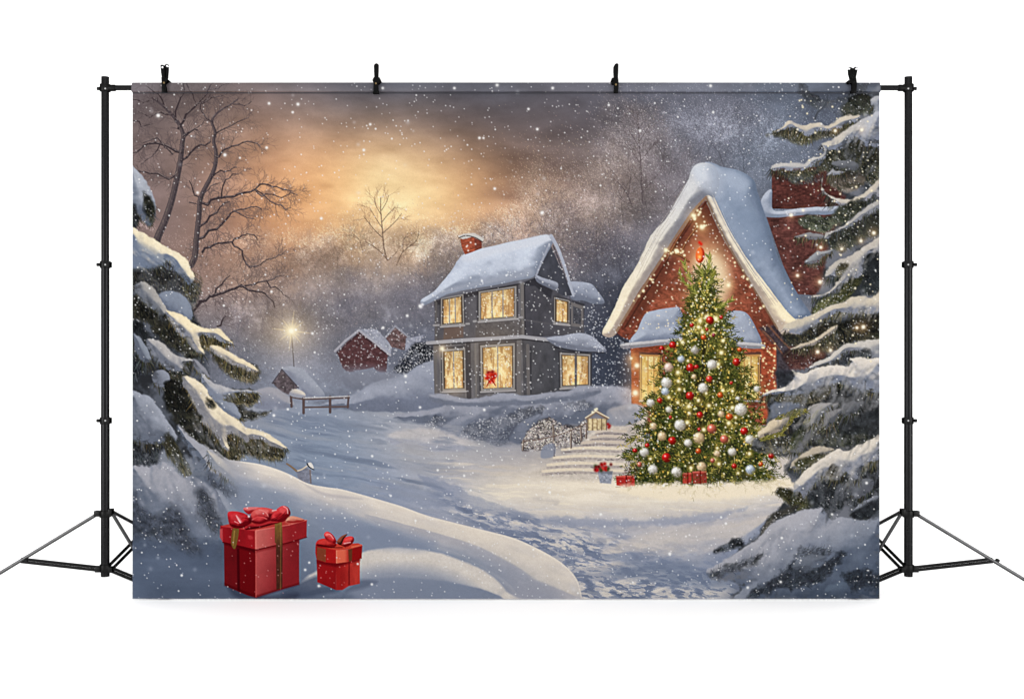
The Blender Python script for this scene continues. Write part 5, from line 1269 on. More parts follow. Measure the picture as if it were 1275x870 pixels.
    # sixth: grey blue, nearer the trunk
    nd([(165, 400), (182, 410), (190, 430), (186, 450), (176, 466), (165, 470)], 220, 70, 30, 9, COOL, (58, 62, 68), wob=4)
    nd([(196, 448), (214, 456), (232, 446), (240, 450), (234, 470), (222, 478), (206, 470)], 220, 75, 30, 9, OLIVE, (72, 72, 64))
    sn([(182, 424), (192, 422), (204, 428), (214, 438), (226, 445), (239, 446), (241, 450), (230, 453), (226, 461), (214, 462), (202, 456), (190, 444)], (176, 172, 170), (110, 114, 126), 12)
    sn([(166, 416), (174, 420), (184, 434), (188, 448), (180, 452), (170, 440)], (132, 138, 150), (94, 100, 114), 8)
    sn([(201, 460), (209, 463), (212, 471), (209, 480), (201, 482), (193, 479), (190, 471), (193, 463)], (136, 140, 152), (112, 116, 128), 9)
    sn([(240, 446), (250, 452), (258, 462), (260, 470), (250, 466), (242, 458)], (140, 140, 148), (110, 112, 122), 6)
    # seventh: right tips
    nd([(278, 488), (296, 486), (314, 486), (322, 494), (314, 504), (296, 504), (282, 500)], 220, 60, 40, 7, GOLD, (88, 86, 68))
    sn([(250, 464), (262, 474), (278, 481), (298, 485), (316, 486), (321, 490), (304, 489), (288, 491), (276, 500), (264, 498), (254, 484)], (176, 174, 176), (124, 130, 146), 10)
    nd([(276, 504), (296, 504), (318, 514), (338, 511), (326, 518), (306, 522), (286, 520)], 160, 20, 40, 7, [(62, 64, 62), (96, 92, 78), (150, 144, 132)], (86, 86, 82))
    sn([(270, 498), (284, 500), (296, 508), (300, 520), (286, 522), (272, 512)], (140, 146, 160), (112, 120, 138), 9)
    # eighth: the great bough sweeping to the right
    nd([(205, 478), (226, 474), (240, 500), (252, 524), (272, 548), (280, 572), (270, 578), (250, 566), (226, 536), (208, 506)], 600, 65, 25, 10, [(44, 46, 45), (64, 64, 56), (88, 85, 70)], (60, 61, 58), wob=4)
    nd([(282, 536), (300, 536), (320, 544), (340, 548), (354, 560), (350, 572), (330, 572), (310, 566), (294, 574), (284, 570)], 520, 80, 25, 11, [(52, 53, 47), (80, 77, 62), (114, 107, 82), (152, 139, 106)], (76, 75, 66))
    sn([(228, 469), (242, 471), (255, 482), (261.5, 492), (274, 508), (294, 521), (306.5, 532), (326, 537), (342, 545), (355, 554.5), (356.5, 559), (345, 558), (332, 553), (323, 547), (314, 546), (306, 550), (300, 546), (294, 542), (287, 540), (282, 545), (284, 553), (285, 562.5), (278, 558), (271, 546.5), (261.5, 533.5), (252, 527), (248, 519), (242, 504.5), (234, 488.5), (228, 479)], (226, 211, 184), (134, 133, 138), 17, L=(.62, -.66, .42), mid=(180, 172, 164), peek=.15)
    nd([(256, 494), (264, 498), (268, 506), (260, 506)], 26, 60, 25, 5, OLIVE, (84, 80, 66))
    nd([(238, 508), (246, 514), (252, 522), (244, 528), (232, 520)], 60, 60, 25, 6, OLIVE, (70, 70, 60))
    clumps([(165, 292), (200, 310), (236, 336), (238, 352), (210, 332), (165, 330)], 40, (214, 202, 182), (126, 132, 148), 40)
    clumps([(212, 394), (240, 406), (252, 436), (236, 430), (216, 410)], 34, (226, 210, 182), (140, 138, 142), 50)
    clumps([(262, 432), (290, 440), (318, 462), (296, 458), (272, 446)], 30, (224, 208, 182), (146, 142, 144), 40)
    clumps([(185, 426), (206, 430), (236, 447), (226, 460), (196, 450)], 34, (168, 166, 168), (104, 108, 120), 55)
    clumps([(228, 474), (246, 478), (282, 520), (340, 548), (330, 556), (284, 560), (252, 534)], 90, (226, 210, 184), (128, 128, 138), 55, 11)
    clumps([(238, 504), (252, 530), (276, 566), (262, 560), (240, 530)], 30, (150, 146, 146), (92, 94, 100), 65, 11)
    clumps([(256, 470), (290, 486), (316, 488), (290, 492), (272, 498)], 24, (170, 168, 172), (116, 122, 138), 40)
    clumps([(168, 358), (190, 366), (210, 400), (186, 382)], 26, (150, 148, 150), (92, 96, 106), 60)
    # lower left lobe and its tuft
    nd([(165, 540), (184, 550), (200, 556), (196, 572), (180, 586), (165, 584)], 200, 75, 25, 9, COOL, (72, 76, 84), wob=4)
    sn([(160, 490), (176, 490), (188, 496), (198, 508), (206, 520), (216, 534), (221, 544), (216, 552), (204, 550), (190, 553), (174, 550), (160, 542)], (150, 154, 166), (100, 106, 120), 16)
    nd([(206, 540), (216, 546), (226, 566), (236, 582), (236, 592), (228, 590), (216, 574), (206, 562)], 190, 68, 14, 12, [(64, 66, 56), (96, 92, 70), (130, 122, 90)], (88, 88, 78))
    clumps([(165, 496), (190, 500), (216, 540), (200, 550), (165, 548)], 46, (146, 150, 162), (98, 104, 118), 65, 11)
    # the broad skirts of snow below
    sn([(160, 588), (186, 580), (206, 576), (226, 592), (238, 592), (240, 572), (226, 546), (222, 530), (240, 545), (258, 556), (280, 572), (300, 592), (313, 606), (300, 612), (286, 606), (270, 612), (290, 640), (300, 662), (288, 690), (240, 706), (190, 700), (160, 690)], (158, 158, 166), (100, 108, 124), 34, L=(.4, -.7, .55), soft=3, wob=3, grad=(230, 590, 220, 700, (112, 122, 142), (78, 90, 112)))
    sn([(258, 560), (276, 572), (296, 590), (312, 604), (306, 611), (292, 604), (276, 592), (262, 580)], (198, 190, 180), (132, 136, 146), 9, soft=2)
    clumps([(200, 580), (240, 560), (300, 606), (290, 650), (230, 640)], 80, (150, 152, 162), (112, 118, 132), 60, 14, 6, .18, (96, 100, 112))
    for pts, n in (([(258, 590), (270, 598), (290, 606), (304, 612), (318, 612), (328, 624), (322, 636), (308, 626), (288, 620), (270, 610)], 200), ([(247, 612), (257, 612), (268, 632), (276, 652), (270, 664), (258, 654), (246, 636)], 240), ([(160, 612), (176, 630), (196, 640), (214, 630), (228, 644), (244, 672), (250, 690), (240, 694), (218, 676), (190, 668), (160, 664)], 420), ([(188, 740), (204, 728), (230, 722), (246, 718), (226, 732), (206, 744)], 90), ([(272, 650), (284, 648), (290, 664), (280, 668)], 40)):
        fill(pts, (64, 69, 80), 11, F_, .78, wob=5, ws=12, grain=.5, gs=5)
        nd(pts, n // 2, 65, 35, 9, [(48, 52, 58), (70, 72, 76), (100, 102, 104)], None)
    sn([(268, 608), (284, 624), (300, 640), (312, 660), (296, 676), (284, 664), (274, 640)], (146, 150, 162), (112, 118, 134), 12, soft=3)


def paint_foreground():
    """The drifts in front, the bird's post, the two large presents."""
    PD = part('drift', 'printed_snow_drift', None, 'printed smooth foreground snow drift with a warm lit crest')
    rs = np.random.RandomState(81)
    # stump of a post with a bird-like cap of snow
    PB = part('perch', 'printed_post', None, 'printed snow capped post with a twig behind the drift')
    fill([(369, 587), (374, 584), (382, 581), (388, 585), (388, 602), (372, 599)], (124, 126, 140), 1.2, PB, smooth=False, grain=.15); stroke([(370, 586), (376, 584), (382, 580)], 1.4, 1.4, (206, 190, 170), PB, .9)
    stroke([(386, 585), (387, 601)], 1.6, 1.4, (120, 108, 104), PB, .9); stroke([(357, 577), (363, 581), (369, 586)], 2, 2.6, (128, 110, 90), PB, .9)
    fill([(383, 577), (387, 575.5), (390, 580), (390, 584), (386, 582)], (214, 208, 202), .8, PB); stroke([(382.5, 577), (385, 581), (391, 584.5)], 1.6, 1, (26, 26, 30), PB, 1)
    crest = [(250, 566), (285, 572), (320, 577), (345, 584), (362, 591), (383, 601.5), (405, 606), (426, 609), (456, 617), (480, 624), (500, 630), (530, 641), (560, 649), (600, 659), (635, 668), (660, 678), (690, 694), (708, 708), (720, 724), (725, 746), (725, 765), (250, 765)]
    P_ = curve(crest); w = win(240, 560, 740, 760); sl, X, Y = w
    D = sdf(P_, X, Y)
    yc = np.interp(X[0], [c[0] for c in crest[:18]], [c[1] for c in crest[:18]])[None, :]
    dep = np.clip(Y - yc, 0, 400)
    nn = fbm(X, Y, 60, 14, 4, 5, .25); n2 = fbm(X, Y, 12, 5, 3, 6, .25)
    wd = np.interp(X[0], [250, 360, 450, 550, 640, 725], [30, 44, 46, 40, 48, 80])[None, :]
    t = np.clip(dep / wd + (nn - .5) * .5, 0, 1)
    warm, mid, blue, deep = col((223, 211, 197)), col((188, 183, 182)), col((130, 140, 160)), col((98, 112, 138))
    C = lerp(warm, mid, sst(.0, .5, t)[..., None]); C = lerp(C, blue, sst(.35, 1.0, t)[..., None])
    C = lerp(C, deep, (sst(30, 110, dep) * sst(520, 330, X))[..., None])
    C = lerp(C, col((150, 150, 160)), (sst(30, 80, dep) * sst(480, 640, X) * .8)[..., None])
    C = lerp(C, col((128, 134, 150)), (sst(330, 280, X) * np.ones_like(Y) * .6)[..., None])
    C = C * (1 + (n2 - .5) * .07)[..., None]
    a = np.clip(D / 1.4 + .5, 0, 1) * sst(262, 300, X - (Y - 600) * .35 + (fbm(X, Y, 18, octv=3, seed=3) - .5) * 30)
    put(sl, C, a, PD)
    # crest fold near the left
    fill([(372, 598), (388, 606), (404, 613), (430, 617), (452, 621), (420, 620), (396, 614)], (164, 160, 164), 3, None, .5)
    stroke([(300, 575), (330, 580), (362, 592), (383, 602.5), (405, 607), (426, 610), (456, 618), (500, 631), (530, 642), (560, 650), (600, 660), (635, 669), (660, 679), (690, 695), (708, 709), (719, 725), (724, 745)], 1.8, 1.6, (238, 227, 212), None, .35)
    # second and third swells
    puff([(380, 720), (420, 700), (455, 686), (490, 681), (530, 685), (560, 692), (590, 704), (614, 718), (630, 736), (634, 752), (380, 752)], (206, 198, 190), (124, 133, 153), 50, (.2, -.85, .5), PD, 3, 1, tex=.12)
    fill([(440, 715), (500, 705), (560, 715), (600, 740), (600, 755), (430, 755)], (124, 134, 156), 18, None, .7)
    puff([(455, 640), (520, 645), (600, 664), (650, 684), (690, 704), (716, 730), (718, 748), (660, 746), (630, 720), (580, 690), (520, 668)], (214, 203, 190), (160, 159, 167), 40, (.2, -.7, .6), PD, 18, 1, tex=.1, a=.6)
    fill([(400, 640), (470, 655), (540, 675), (520, 684), (460, 680), (420, 676)], (124, 136, 162), 14, None, .7)
    fill([(640, 745), (660, 728), (690, 735), (700, 750)], (146, 148, 160), 10, None, .5)
    # cool foot of the sheet, left
    fill([(150, 700), (230, 690), (290, 700), (400, 738), (430, 738), (420, 760), (150, 760)], lambda X, Y, D: lerp(col((78, 92, 116)), col((98, 112, 138)), fbm(X, Y, 40, 16, 4, 3)[..., None]), 14, part('ground', 'printed_snow'), .9, wob=3)
    # cast shade of the presents, as in the artwork
    fill([(350, 738), (384, 720), (404, 716), (424, 734), (400, 740), (372, 744)], (72, 84, 110), 5, None, .8)
    fill([(285, 728), (330, 742), (370, 738), (360, 748), (300, 746)], (56, 62, 84), 6, None, .75); fill([(448, 722), (470, 724), (452, 732), (430, 736)], (88, 98, 122), 5, None, .7)
    Q = lambda a, b: (250 + a / 5.1, 590 + b / 5.1)
    QQ = lambda *p: [Q(a, b) for a, b in p]
    flat = dict(smooth=False)
    def red(c, gx=.12):
        return lambda X, Y, D: col(c) * (.88 + .24 * fbm(X, Y, 12, 20, 3, 6))[..., None]
    # ---- large present
    part('gift', 'printed_gift_box', None, 'printed larger red gift box with lid, bow and bronze ribbon'); B, L_, RB, BW = part('gbox', 'box', 'gift'), part('glid', 'lid', 'gift'), part('grib', 'ribbon', 'gift'), part('gbow', 'bow', 'gift')
    fill(QQ((147, 420), (350, 470), (350, 782), (300, 770), (150, 705)), red((106, 20, 27)), .9, B, grad=None, **flat)
    fill(QQ((348, 470), (625, 412), (625, 700), (500, 735), (350, 782)), lambda X, Y, D: lerp(col((166, 78, 78)), col((126, 34, 40)), sst(318, 372, X + .25 * (Y - 680))[..., None]) * (.92 + .16 * fbm(X, Y, 10, 16, 3, 4))[..., None], .9, B, **flat)
    fill(QQ((235, 445), (350, 470), (350, 782), (240, 745)), (104, 8, 16), 1, None, .7, **flat)
    fill(QQ((147, 425), (350, 478), (350, 500), (148, 446)), (70, 4, 12), 3, None, .75, **flat); fill(QQ((350, 472), (625, 414), (625, 434), (350, 496)), (110, 22, 28), 3, None, .6, **flat)
    fill(QQ((150, 690), (350, 770), (625, 690), (625, 702), (350, 786), (150, 708)), (74, 6, 14), 3, None, .6, **flat)
    fill(QQ((132, 328), (240, 300), (420, 290), (560, 270), (672, 293), (560, 325), (348, 360)), (168, 60, 56), .9, L_, **flat)
    fill(QQ((540, 268), (672, 293), (600, 315), (540, 305)), (206, 150, 130), 3, None, .7, **flat)
    fill(QQ((125, 326), (350, 356), (350, 480), (140, 430), (122, 400)), red((138, 26, 34)), .9, L_, **flat)
    fill(QQ((348, 356), (560, 322), (674, 291), (672, 398), (560, 432), (348, 480)), lambda X, Y, D: lerp(col((188, 100, 96)), col((140, 36, 42)), sst(320, 366, X)[..., None]) * (.94 + .12 * fbm(X, Y, 9, 12, 3, 2))[..., None], .9, L_, **flat)
    fill(QQ((120, 350), (138, 345), (140, 430), (122, 400)), (196, 110, 110), 1.5, None, .6, **flat)
    stroke(QQ((348, 360), (349, 478)), 1.6, 1.6, (226, 130, 120), None, .7, False); stroke(QQ((349, 482), (350, 778)), 1.4, 1.4, (200, 96, 90), None, .6, False); stroke(QQ((135, 330), (345, 358)), 1.2, 1.2, (200, 80, 78), None, .6, False); stroke(QQ((352, 356), (560, 322), (670, 292)), 1.2, 1.2, (224, 128, 116), None, .6, False)
    stroke(QQ((140, 432), (350, 480), (560, 434), (672, 400)), 1.5, 1.5, (88, 6, 14), None, .8, False)
    fill(QQ((300, 388), (325, 392), (330, 410), (305, 412)), (190, 70, 74), 2, None, .6)
    fill(QQ((470, 310), (515, 306), (520, 430), (518, 720), (480, 735), (478, 440), (470, 435)), lambda X, Y, D: lerp(col((122, 92, 50)), col((78, 44, 34)), sst(652, 690, Y + 0 * X)[..., None]) * (.8 + .4 * fbm(X, Y, 3, 6, 3, 8))[..., None], 1, RB, **flat)
    stroke(QQ((505, 310), (508, 440), (506, 730)), 1, 1, (150, 116, 66), None, .5, False)
    fill(QQ((205, 345), (238, 340), (240, 380), (222, 465), (205, 470), (192, 430)), (112, 84, 44), 1, part('grib2', 'ribbon', 'gift')); stroke(QQ((214, 360), (206, 450)), 1.6, 1.2, (150, 120, 66), None, .8, False); fill(QQ((228, 470), (245, 474), (250, 745), (232, 735)), (64, 4, 12), 1.6, None, .8, **flat)
    def loop(pts, c, hi, r, pid):
        puff(QQ(*pts), hi, c, r, (-.35, -.6, .55), pid, .9, .2, tex=.55, k=1)
    loop([(270, 215), (340, 208), (380, 215), (340, 240), (300, 255)], (150, 34, 42), (214, 120, 120), 5, BW)
    loop([(175, 240), (240, 238), (300, 262), (320, 300), (290, 335), (230, 345), (190, 330), (174, 290)], (104, 8, 18), (196, 50, 58), 8, BW)
    loop([(320, 250), (370, 212), (440, 218), (480, 240), (460, 280), (430, 300), (370, 320), (320, 300)], (120, 16, 26), (208, 90, 88), 8, BW)
    loop([(440, 280), (480, 225), (520, 200), (555, 212), (570, 250), (550, 285), (510, 305), (460, 305)], (112, 12, 22), (204, 64, 68), 8, BW)
    loop([(300, 318), (380, 318), (440, 300), (500, 306), (450, 322), (360, 345), (280, 352)], (96, 8, 18), (170, 44, 50), 4, BW)
    loop([(540, 300), (575, 265), (660, 290), (600, 310)], (150, 40, 40), (216, 150, 128), 4, L_)
    for p, w_, c in (([(225, 262), (238, 285), (252, 310)], 1.6, (246, 200, 200)), ([(215, 300), (240, 312)], 1.2, (236, 150, 150)), ([(322, 292), (370, 270), (420, 285)], 1.2, (226, 110, 108)), ([(370, 225), (410, 240), (430, 270)], 1.4, (224, 130, 126)), ([(525, 205), (548, 220), (552, 250)], 1.4, (240, 170, 168)), ([(455, 232), (480, 228)], 1.6, (226, 190, 190)), ([(470, 290), (520, 260), (540, 235)], 1.2, (84, 4, 14)), ([(330, 300), (380, 308), (430, 285)], 1.2, (84, 4, 14)), ([(200, 325), (260, 335), (310, 315)], 1.2, (70, 2, 10)), ([(290, 350), (345, 340), (440, 322)], 1, (60, 2, 10))):
        stroke(QQ(*p), w_, w_ * .6, c, None, .8)
    for q, c, a in (([(190, 262), (225, 250), (270, 268), (250, 290), (205, 290)], (206, 70, 76), .55), ([(228, 268), (246, 280), (262, 306), (240, 300)], (240, 190, 190), .6), ([(345, 232), (390, 222), (430, 232), (410, 252), (360, 256)], (222, 124, 120), .55), ([(330, 268), (372, 258), (412, 270), (380, 292), (340, 290)], (196, 62, 66), .6), ([(500, 214), (530, 206), (548, 226), (530, 246), (504, 240)], (222, 96, 96), .6), ([(470, 262), (500, 250), (520, 262), (490, 284)], (150, 22, 32), .6),
                    ([(290, 328), (360, 330), (430, 314), (420, 326), (340, 344)], (70, 4, 14), .5), ([(305, 262), (322, 270), (326, 300), (312, 312)], (64, 2, 12), .6), ([(432, 248), (450, 262), (446, 292), (430, 292)], (74, 4, 14), .6)):
        fill(QQ(*q), c, 2.2, None, a)
    for q in ([(318, 296), (290, 280), (262, 276)], [(318, 304), (280, 304), (240, 318)], [(436, 282), (404, 268), (366, 264)], [(452, 286), (484, 272), (512, 246)], [(452, 294), (500, 292), (540, 276)]):
        stroke(QQ(*q), .9, .5, (84, 6, 16), None, .6)
    dots([Q(305, 268)[0]], [Q(305, 268)[1]], 1.3, (250, 220, 220), .9)
    # ---- small present
    part('gift2', 'printed_gift_box', None, 'printed smaller red gift box beside the larger one'); B, L_, RB, BW = part('g2box', 'box', 'gift2'), part('g2lid', 'lid', 'gift2'), part('g2rib', 'ribbon', 'gift2'), part('g2bow', 'bow', 'gift2')
    fill(QQ((735, 540), (862, 565), (858, 735), (740, 685)), red((138, 24, 28)), .9, B, **flat)
    fill(QQ((860, 565), (1010, 530), (1010, 695), (940, 710), (900, 735), (858, 735)), lambda X, Y, D: lerp(col((154, 34, 34)), col((176, 60, 52)), sst(420, 446, X + 0 * Y)[..., None]) * (.86 + .28 * fbm(X, Y, 6, 14, 3, 4))[..., None], .9, B, **flat)
    fill(QQ((735, 545), (862, 565), (1012, 530), (1012, 548), (862, 590), (738, 566)), (92, 8, 16), 3, None, .65, **flat)
    fill(QQ((938, 552), (946, 552), (946, 705), (938, 705)), (88, 14, 18), 1.6, None, .7, **flat)
    fill(QQ((730, 455), (800, 440), (930, 440), (1000, 438), (1024, 450), (960, 475), (862, 485), (790, 475)), (184, 66, 52), .9, L_, **flat)
    fill(QQ((728, 455), (862, 482), (862, 565), (795, 560), (735, 540), (727, 500)), red((158, 30, 30)), .9, L_, **flat)
    fill(QQ((860, 482), (940, 478), (1026, 450), (1022, 535), (942, 556), (862, 565)), lambda X, Y, D: lerp(col((212, 102, 80)), col((136, 20, 22)), sst(428, 438, X + 0 * Y)[..., None]), .9, L_, **flat)
    fill(QQ((738, 462), (795, 476), (793, 558), (736, 540)), (120, 70, 46), 1, RB, .85, **flat); fill(QQ((936, 478), (962, 472), (960, 548), (940, 556)), (100, 56, 36), 1, part('g2rib2', 'ribbon', 'gift2'), **flat)
    stroke(QQ((960, 462), (1020, 450)), 2.4, 2, (220, 110, 84), None, .7, False)
    stroke(QQ((862, 486), (862, 562)), 1.2, 1.2, (232, 140, 112), None, .7, False)
    loop([(730, 440), (750, 415), (800, 408), (850, 430), (860, 455), (820, 468), (740, 458)], (112, 14, 18), (190, 50, 48), 5, BW)
    loop([(782, 385), (798, 364), (825, 372), (850, 400), (862, 430), (840, 442), (800, 420)], (120, 8, 18), (226, 70, 70), 5, BW)
    loop([(900, 445), (905, 410), (940, 394), (970, 400), (970, 430), (930, 460)], (118, 10, 20), (216, 62, 62), 5, BW)
    loop([(862, 430), (890, 395), (930, 380), (910, 410), (890, 450)], (52, 22, 20), (140, 80, 56), 3, BW)
    for p, w_, c in (([(795, 385), (820, 382), (842, 410)], 1.2, (250, 150, 150)), ([(806, 395), (826, 400)], 1.6, (90, 4, 12)), ([(910, 440), (950, 432)], 1.8, (244, 150, 150)), ([(875, 440), (920, 462)], 1.2, (50, 6, 10)), ([(740, 446), (830, 465), (900, 466)], 1.2, (70, 6, 12))):
        stroke(QQ(*p), w_, w_ * .7, c, None, .85)
    for q, c, a in (([(750, 420), (800, 415), (840, 436), (800, 446), (756, 440)], (206, 74, 68), .5), ([(790, 378), (806, 372), (836, 400), (824, 404), (800, 396)], (236, 120, 116), .6), ([(918, 414), (944, 400), (964, 408), (950, 422), (924, 428)], (232, 100, 96), .6)):
        fill(QQ(*q), c, 1.8, None, a)
    for s, (x0_, y0_, x1_, y1_) in ((40, (281, 655, 372, 738)), (16, (396, 690, 446, 730))):
        dots(x0_ + rs.rand(s) * (x1_ - x0_), y0_ + rs.rand(s) * (y1_ - y0_), .4 + .4 * rs.rand(s), (226, 160, 156), .5)


def paint_right_fir():
    rs = np.random.RandomState(91)
    part('rfir', 'printed_fir_tree', None, 'printed snow laden fir tree at right in front of the brick chimney')
    F_, S_ = part('rfol', 'foliage', 'rfir'), part('rsnow', 'snow_load', 'rfir')
    nd = lambda pts, n, ang, spr, ln, cols, base, **k: needles(pts, n, ang, spr, ln, [tuple(v + 10 for v in c) for c in cols], .85, None, .85, base=None if base is None else tuple(v + 18 for v in base), bpid=F_, rs=rs, **k)
    def sn(pts, lit, sh, r, **k):
        m = np.mean(pts, 0); cols = [(32, 34, 34), (50, 50, 44), (76, 74, 58)] + ([(112, 106, 80)] if m[0] < 1045 and m[1] < 600 else [(80, 84, 88)])
        big = k.get('soft', 0) >= 2
        if not big: fringe(pts, 112, cols, 2.2, 8, rs, .85)
        lit = tuple(v * (.90 if m[1] < 420 else .96) for v in lit)
        puff(pts, lit, sh, r, pid=S_, **{'wob': 2.0, 'ws': 6, 'soft': 1.8, 'tex': .30, 'peek': .75, 'L': (-.45, -.7, .5), **k})
        if not big: fringe(pts, 112, cols[1:], .6, 6, rs, .7)
    def clumps(pts, n, lit, sh, ang=122, ln=9, wd=4.2, a=.24, gap=(78, 80, 84)):
        fingers(pts, n // 2, ang, 18, ln, wd, lit, sh, gap, a, rs, None)
    Z1 = lambda *p: [(950 + a / 5.44, 100 + b / 5.44) for a, b in p]
    Z2 = lambda *p: [(950 + a / 5.12, 250 + b / 5.12) for a, b in p]
    Z3 = lambda *p: [(940 + a / 5.4375, 400 + b / 5.4375) for a, b in p]
    Z4 = lambda *p: [(870 + a / 4.143, 540 + b / 4.143) for a, b in p]
    # grey depth of the tree
    body = lambda X, Y, D: lerp(col((56, 60, 64)), col((112, 114, 122)), sst(.3, .7, fbm(X, Y, 15, octv=4, seed=3))[..., None])
    fill(Z1((520, 250), (620, 200), (800, 90), (800, 880), (640, 880), (500, 720), (430, 640), (500, 480)), body, 6, F_, 1, wob=5)
    fill(Z2((520, 0), (780, -20), (780, 880), (300, 880), (330, 720), (340, 620), (400, 420), (420, 250), (500, 120)), body, 6, F_, 1, wob=4)
    fill(Z3((250, 330), (500, 150), (860, 90), (860, 880), (30, 880), (80, 700), (120, 520)), body, 5, F_, 1, wob=4)
    fill(Z4((450, 160), (640, 60), (960, -10), (960, 880), (210, 880), (220, 780), (100, 740), (180, 620), (320, 500), (420, 380), (500, 300)), body, 5, F_, 1, wob=4)
    # top: hazy upper boughs
    nd(Z1((240, 20), (330, 90), (440, 130), (560, 110), (620, 40), (700, 30), (640, 150), (560, 230), (500, 240), (520, 150), (420, 190), (360, 180), (270, 130)), 260, 60, 40, 10, [(66, 70, 76), (90, 94, 98), (114, 116, 118)], (88, 93, 102), ba=.7, wob=5)
    stroke(Z1((350, 270), (370, 220), (420, 170), (440, 100)), 2.4, 1.4, (74, 78, 86), None, .8)
    nd(Z1((540, 180), (620, 110), (700, 90), (760, 150), (740, 220), (640, 240), (560, 240)), 300, 60, 40, 8, [(50, 54, 50), (72, 74, 62), (96, 94, 78)], (68, 70, 66), wob=4)
    sn(Z1((730, 130), (800, 110), (800, 240), (760, 240), (740, 180)), (186, 186, 190), (120, 126, 140), 9)
    # first long bough, pointing left
    nd(Z1((30, 370), (120, 335), (240, 345), (300, 372), (400, 345), (520, 310), (600, 290), (560, 340), (480, 380), (360, 400), (290, 430), (220, 425), (140, 390), (60, 372)), 560, 50, 35, 7, [(48, 50, 46), (74, 74, 62), (102, 98, 80), (130, 124, 104)], (84, 84, 76), wob=3)
    sn(Z1((60, 355), (120, 322), (180, 275), (220, 290), (262, 312), (310, 295), (362, 284), (400, 298), (440, 312), (500, 270), (570, 238), (660, 245), (620, 285), (560, 305), (480, 335), (420, 345), (370, 345), (330, 372), (290, 376), (250, 345), (190, 325), (120, 342)), (222, 210, 192), (134, 138, 150), 9)
    # second: big snow load
    nd(Z1((430, 470), (520, 460), (600, 420), (700, 420), (790, 430), (790, 680), (700, 690), (620, 620), (520, 640), (420, 620), (360, 640), (280, 690), (200, 690), (120, 620), (200, 620), (320, 610), (400, 560)), 900, 60, 35, 9, [(40, 42, 38), (62, 64, 52), (92, 90, 70), (122, 116, 92)], (64, 66, 60), wob=4)
    sn(Z1((470, 560), (560, 540), (640, 560), (640, 600), (560, 612), (490, 600)), (128, 130, 136), (92, 94, 100), 8)
    sn(Z1((400, 430), (470, 402), (540, 350), (620, 296), (700, 258), (800, 220), (800, 430), (720, 450), (680, 440), (640, 380), (600, 400), (560, 450), (500, 472), (430, 470)), (214, 206, 194), (124, 130, 146), 18, grad=(1040, 165, 1095, 170, (176, 178, 186), (116, 122, 138)))
    sn(Z1((400, 430), (430, 465), (436, 500), (420, 530), (370, 545), (330, 580), (280, 612), (200, 618), (150, 612), (80, 612), (50, 605), (60, 580), (130, 560), (230, 560), (285, 560), (315, 530), (370, 520), (410, 490)), (206, 202, 198), (136, 140, 152), 8)
    for k in range(26):
        x = 975 + rs.rand() * 110; y = 196 + rs.rand() * 22
    nd(Z1((120, 620), (200, 640), (300, 650), (400, 630), (400, 670), (280, 700), (170, 680)), 160, 70, 30, 7, COOL, None)
    # loop of snow round a hollow of needles
    nd(Z1((440, 650), (560, 620), (680, 640), (680, 700), (600, 750), (520, 750), (450, 710)), 220, 30, 50, 6, [(84, 82, 70), (120, 112, 96), (146, 130, 120)], (116, 108, 100))
    for a, b in (([(405, 650), (402, 720), (440, 770), (520, 800), (600, 800), (680, 770), (740, 710), (800, 660)], 1),):
        sn(Z1(*(a + [(800, 780), (740, 790), (640, 850), (540, 860), (440, 790), (395, 740)])), (212, 202, 188), (140, 140, 148), 9)
    sn(Z1((440, 640), (470, 595), (500, 612), (560, 618), (540, 632), (470, 640)), (170, 170, 174), (128, 130, 138), 4)
    # below: green boughs over the brick
    nd(Z2((230, 110), (330, 90), (420, 100), (520, 20), (640, 0), (620, 60), (560, 110), (450, 170), (400, 200), (330, 190), (240, 160)), 420, 40, 40, 8, [(62, 68, 58), (88, 92, 74), (118, 118, 96)], (84, 90, 80), wob=4)
    sn(Z2((200, 232), (260, 205), (330, 205), (400, 225), (390, 240), (300, 245)), (152, 150, 152), (112, 112, 118), 5)
    nd(Z2((400, 230), (500, 190), (600, 130), (700, 90), (760, 60), (760, 200), (640, 250), (540, 310), (450, 310)), 520, 50, 40, 9, [(44, 48, 44), (66, 68, 58), (96, 94, 78)], (66, 68, 62), wob=4)
    sn(Z2((390, 215), (440, 190), (500, 165), (560, 120), (600, 85), (680, 25), (770, -10), (770, 30), (690, 80), (620, 120), (560, 160), (500, 190), (440, 215), (400, 250)), (190, 186, 182), (128, 130, 138), 8)
    sn(Z2((270, 395), (285, 365), (340, 328), (400, 318), (450, 312), (430, 340), (380, 360), (350, 400), (310, 410)), (164, 166, 170), (108, 110, 116), 6)
    nd(Z2((290, 400), (350, 390), (390, 360), (350, 420), (310, 425)), 60, 60, 40, 6, OLIVE, None)
    sn(Z2((310, 612), (380, 596), (430, 568), (470, 520), (500, 480), (420, 500), (400, 470), (450, 400), (560, 350), (620, 310), (690, 270), (770, 210), (770, 350), (690, 340), (650, 400), (620, 490), (560, 505), (500, 540), (440, 590), (360, 620)), (206, 198, 188), (128, 130, 140), 12, bias=-.02)
    nd(Z2((460, 440), (500, 400), (540, 410), (520, 450), (480, 480)), 110, 50, 50, 6, [(84, 82, 64), (116, 108, 84)], (100, 96, 84))
    nd(Z2((320, 690), (380, 630), (470, 590), (540, 520), (630, 500), (580, 570), (530, 640), (460, 660), (380, 690), (330, 720)), 420, -40, 30, 9, [(48, 54, 36), (76, 80, 50), (108, 108, 70), (136, 130, 92)], (72, 74, 54))
    nd(Z2((650, 370), (700, 340), (770, 350), (770, 600), (700, 600), (640, 590), (640, 480)), 360, 60, 40, 9, [(32, 36, 38), (50, 54, 54), (74, 76, 72)], (48, 52, 54), wob=4)
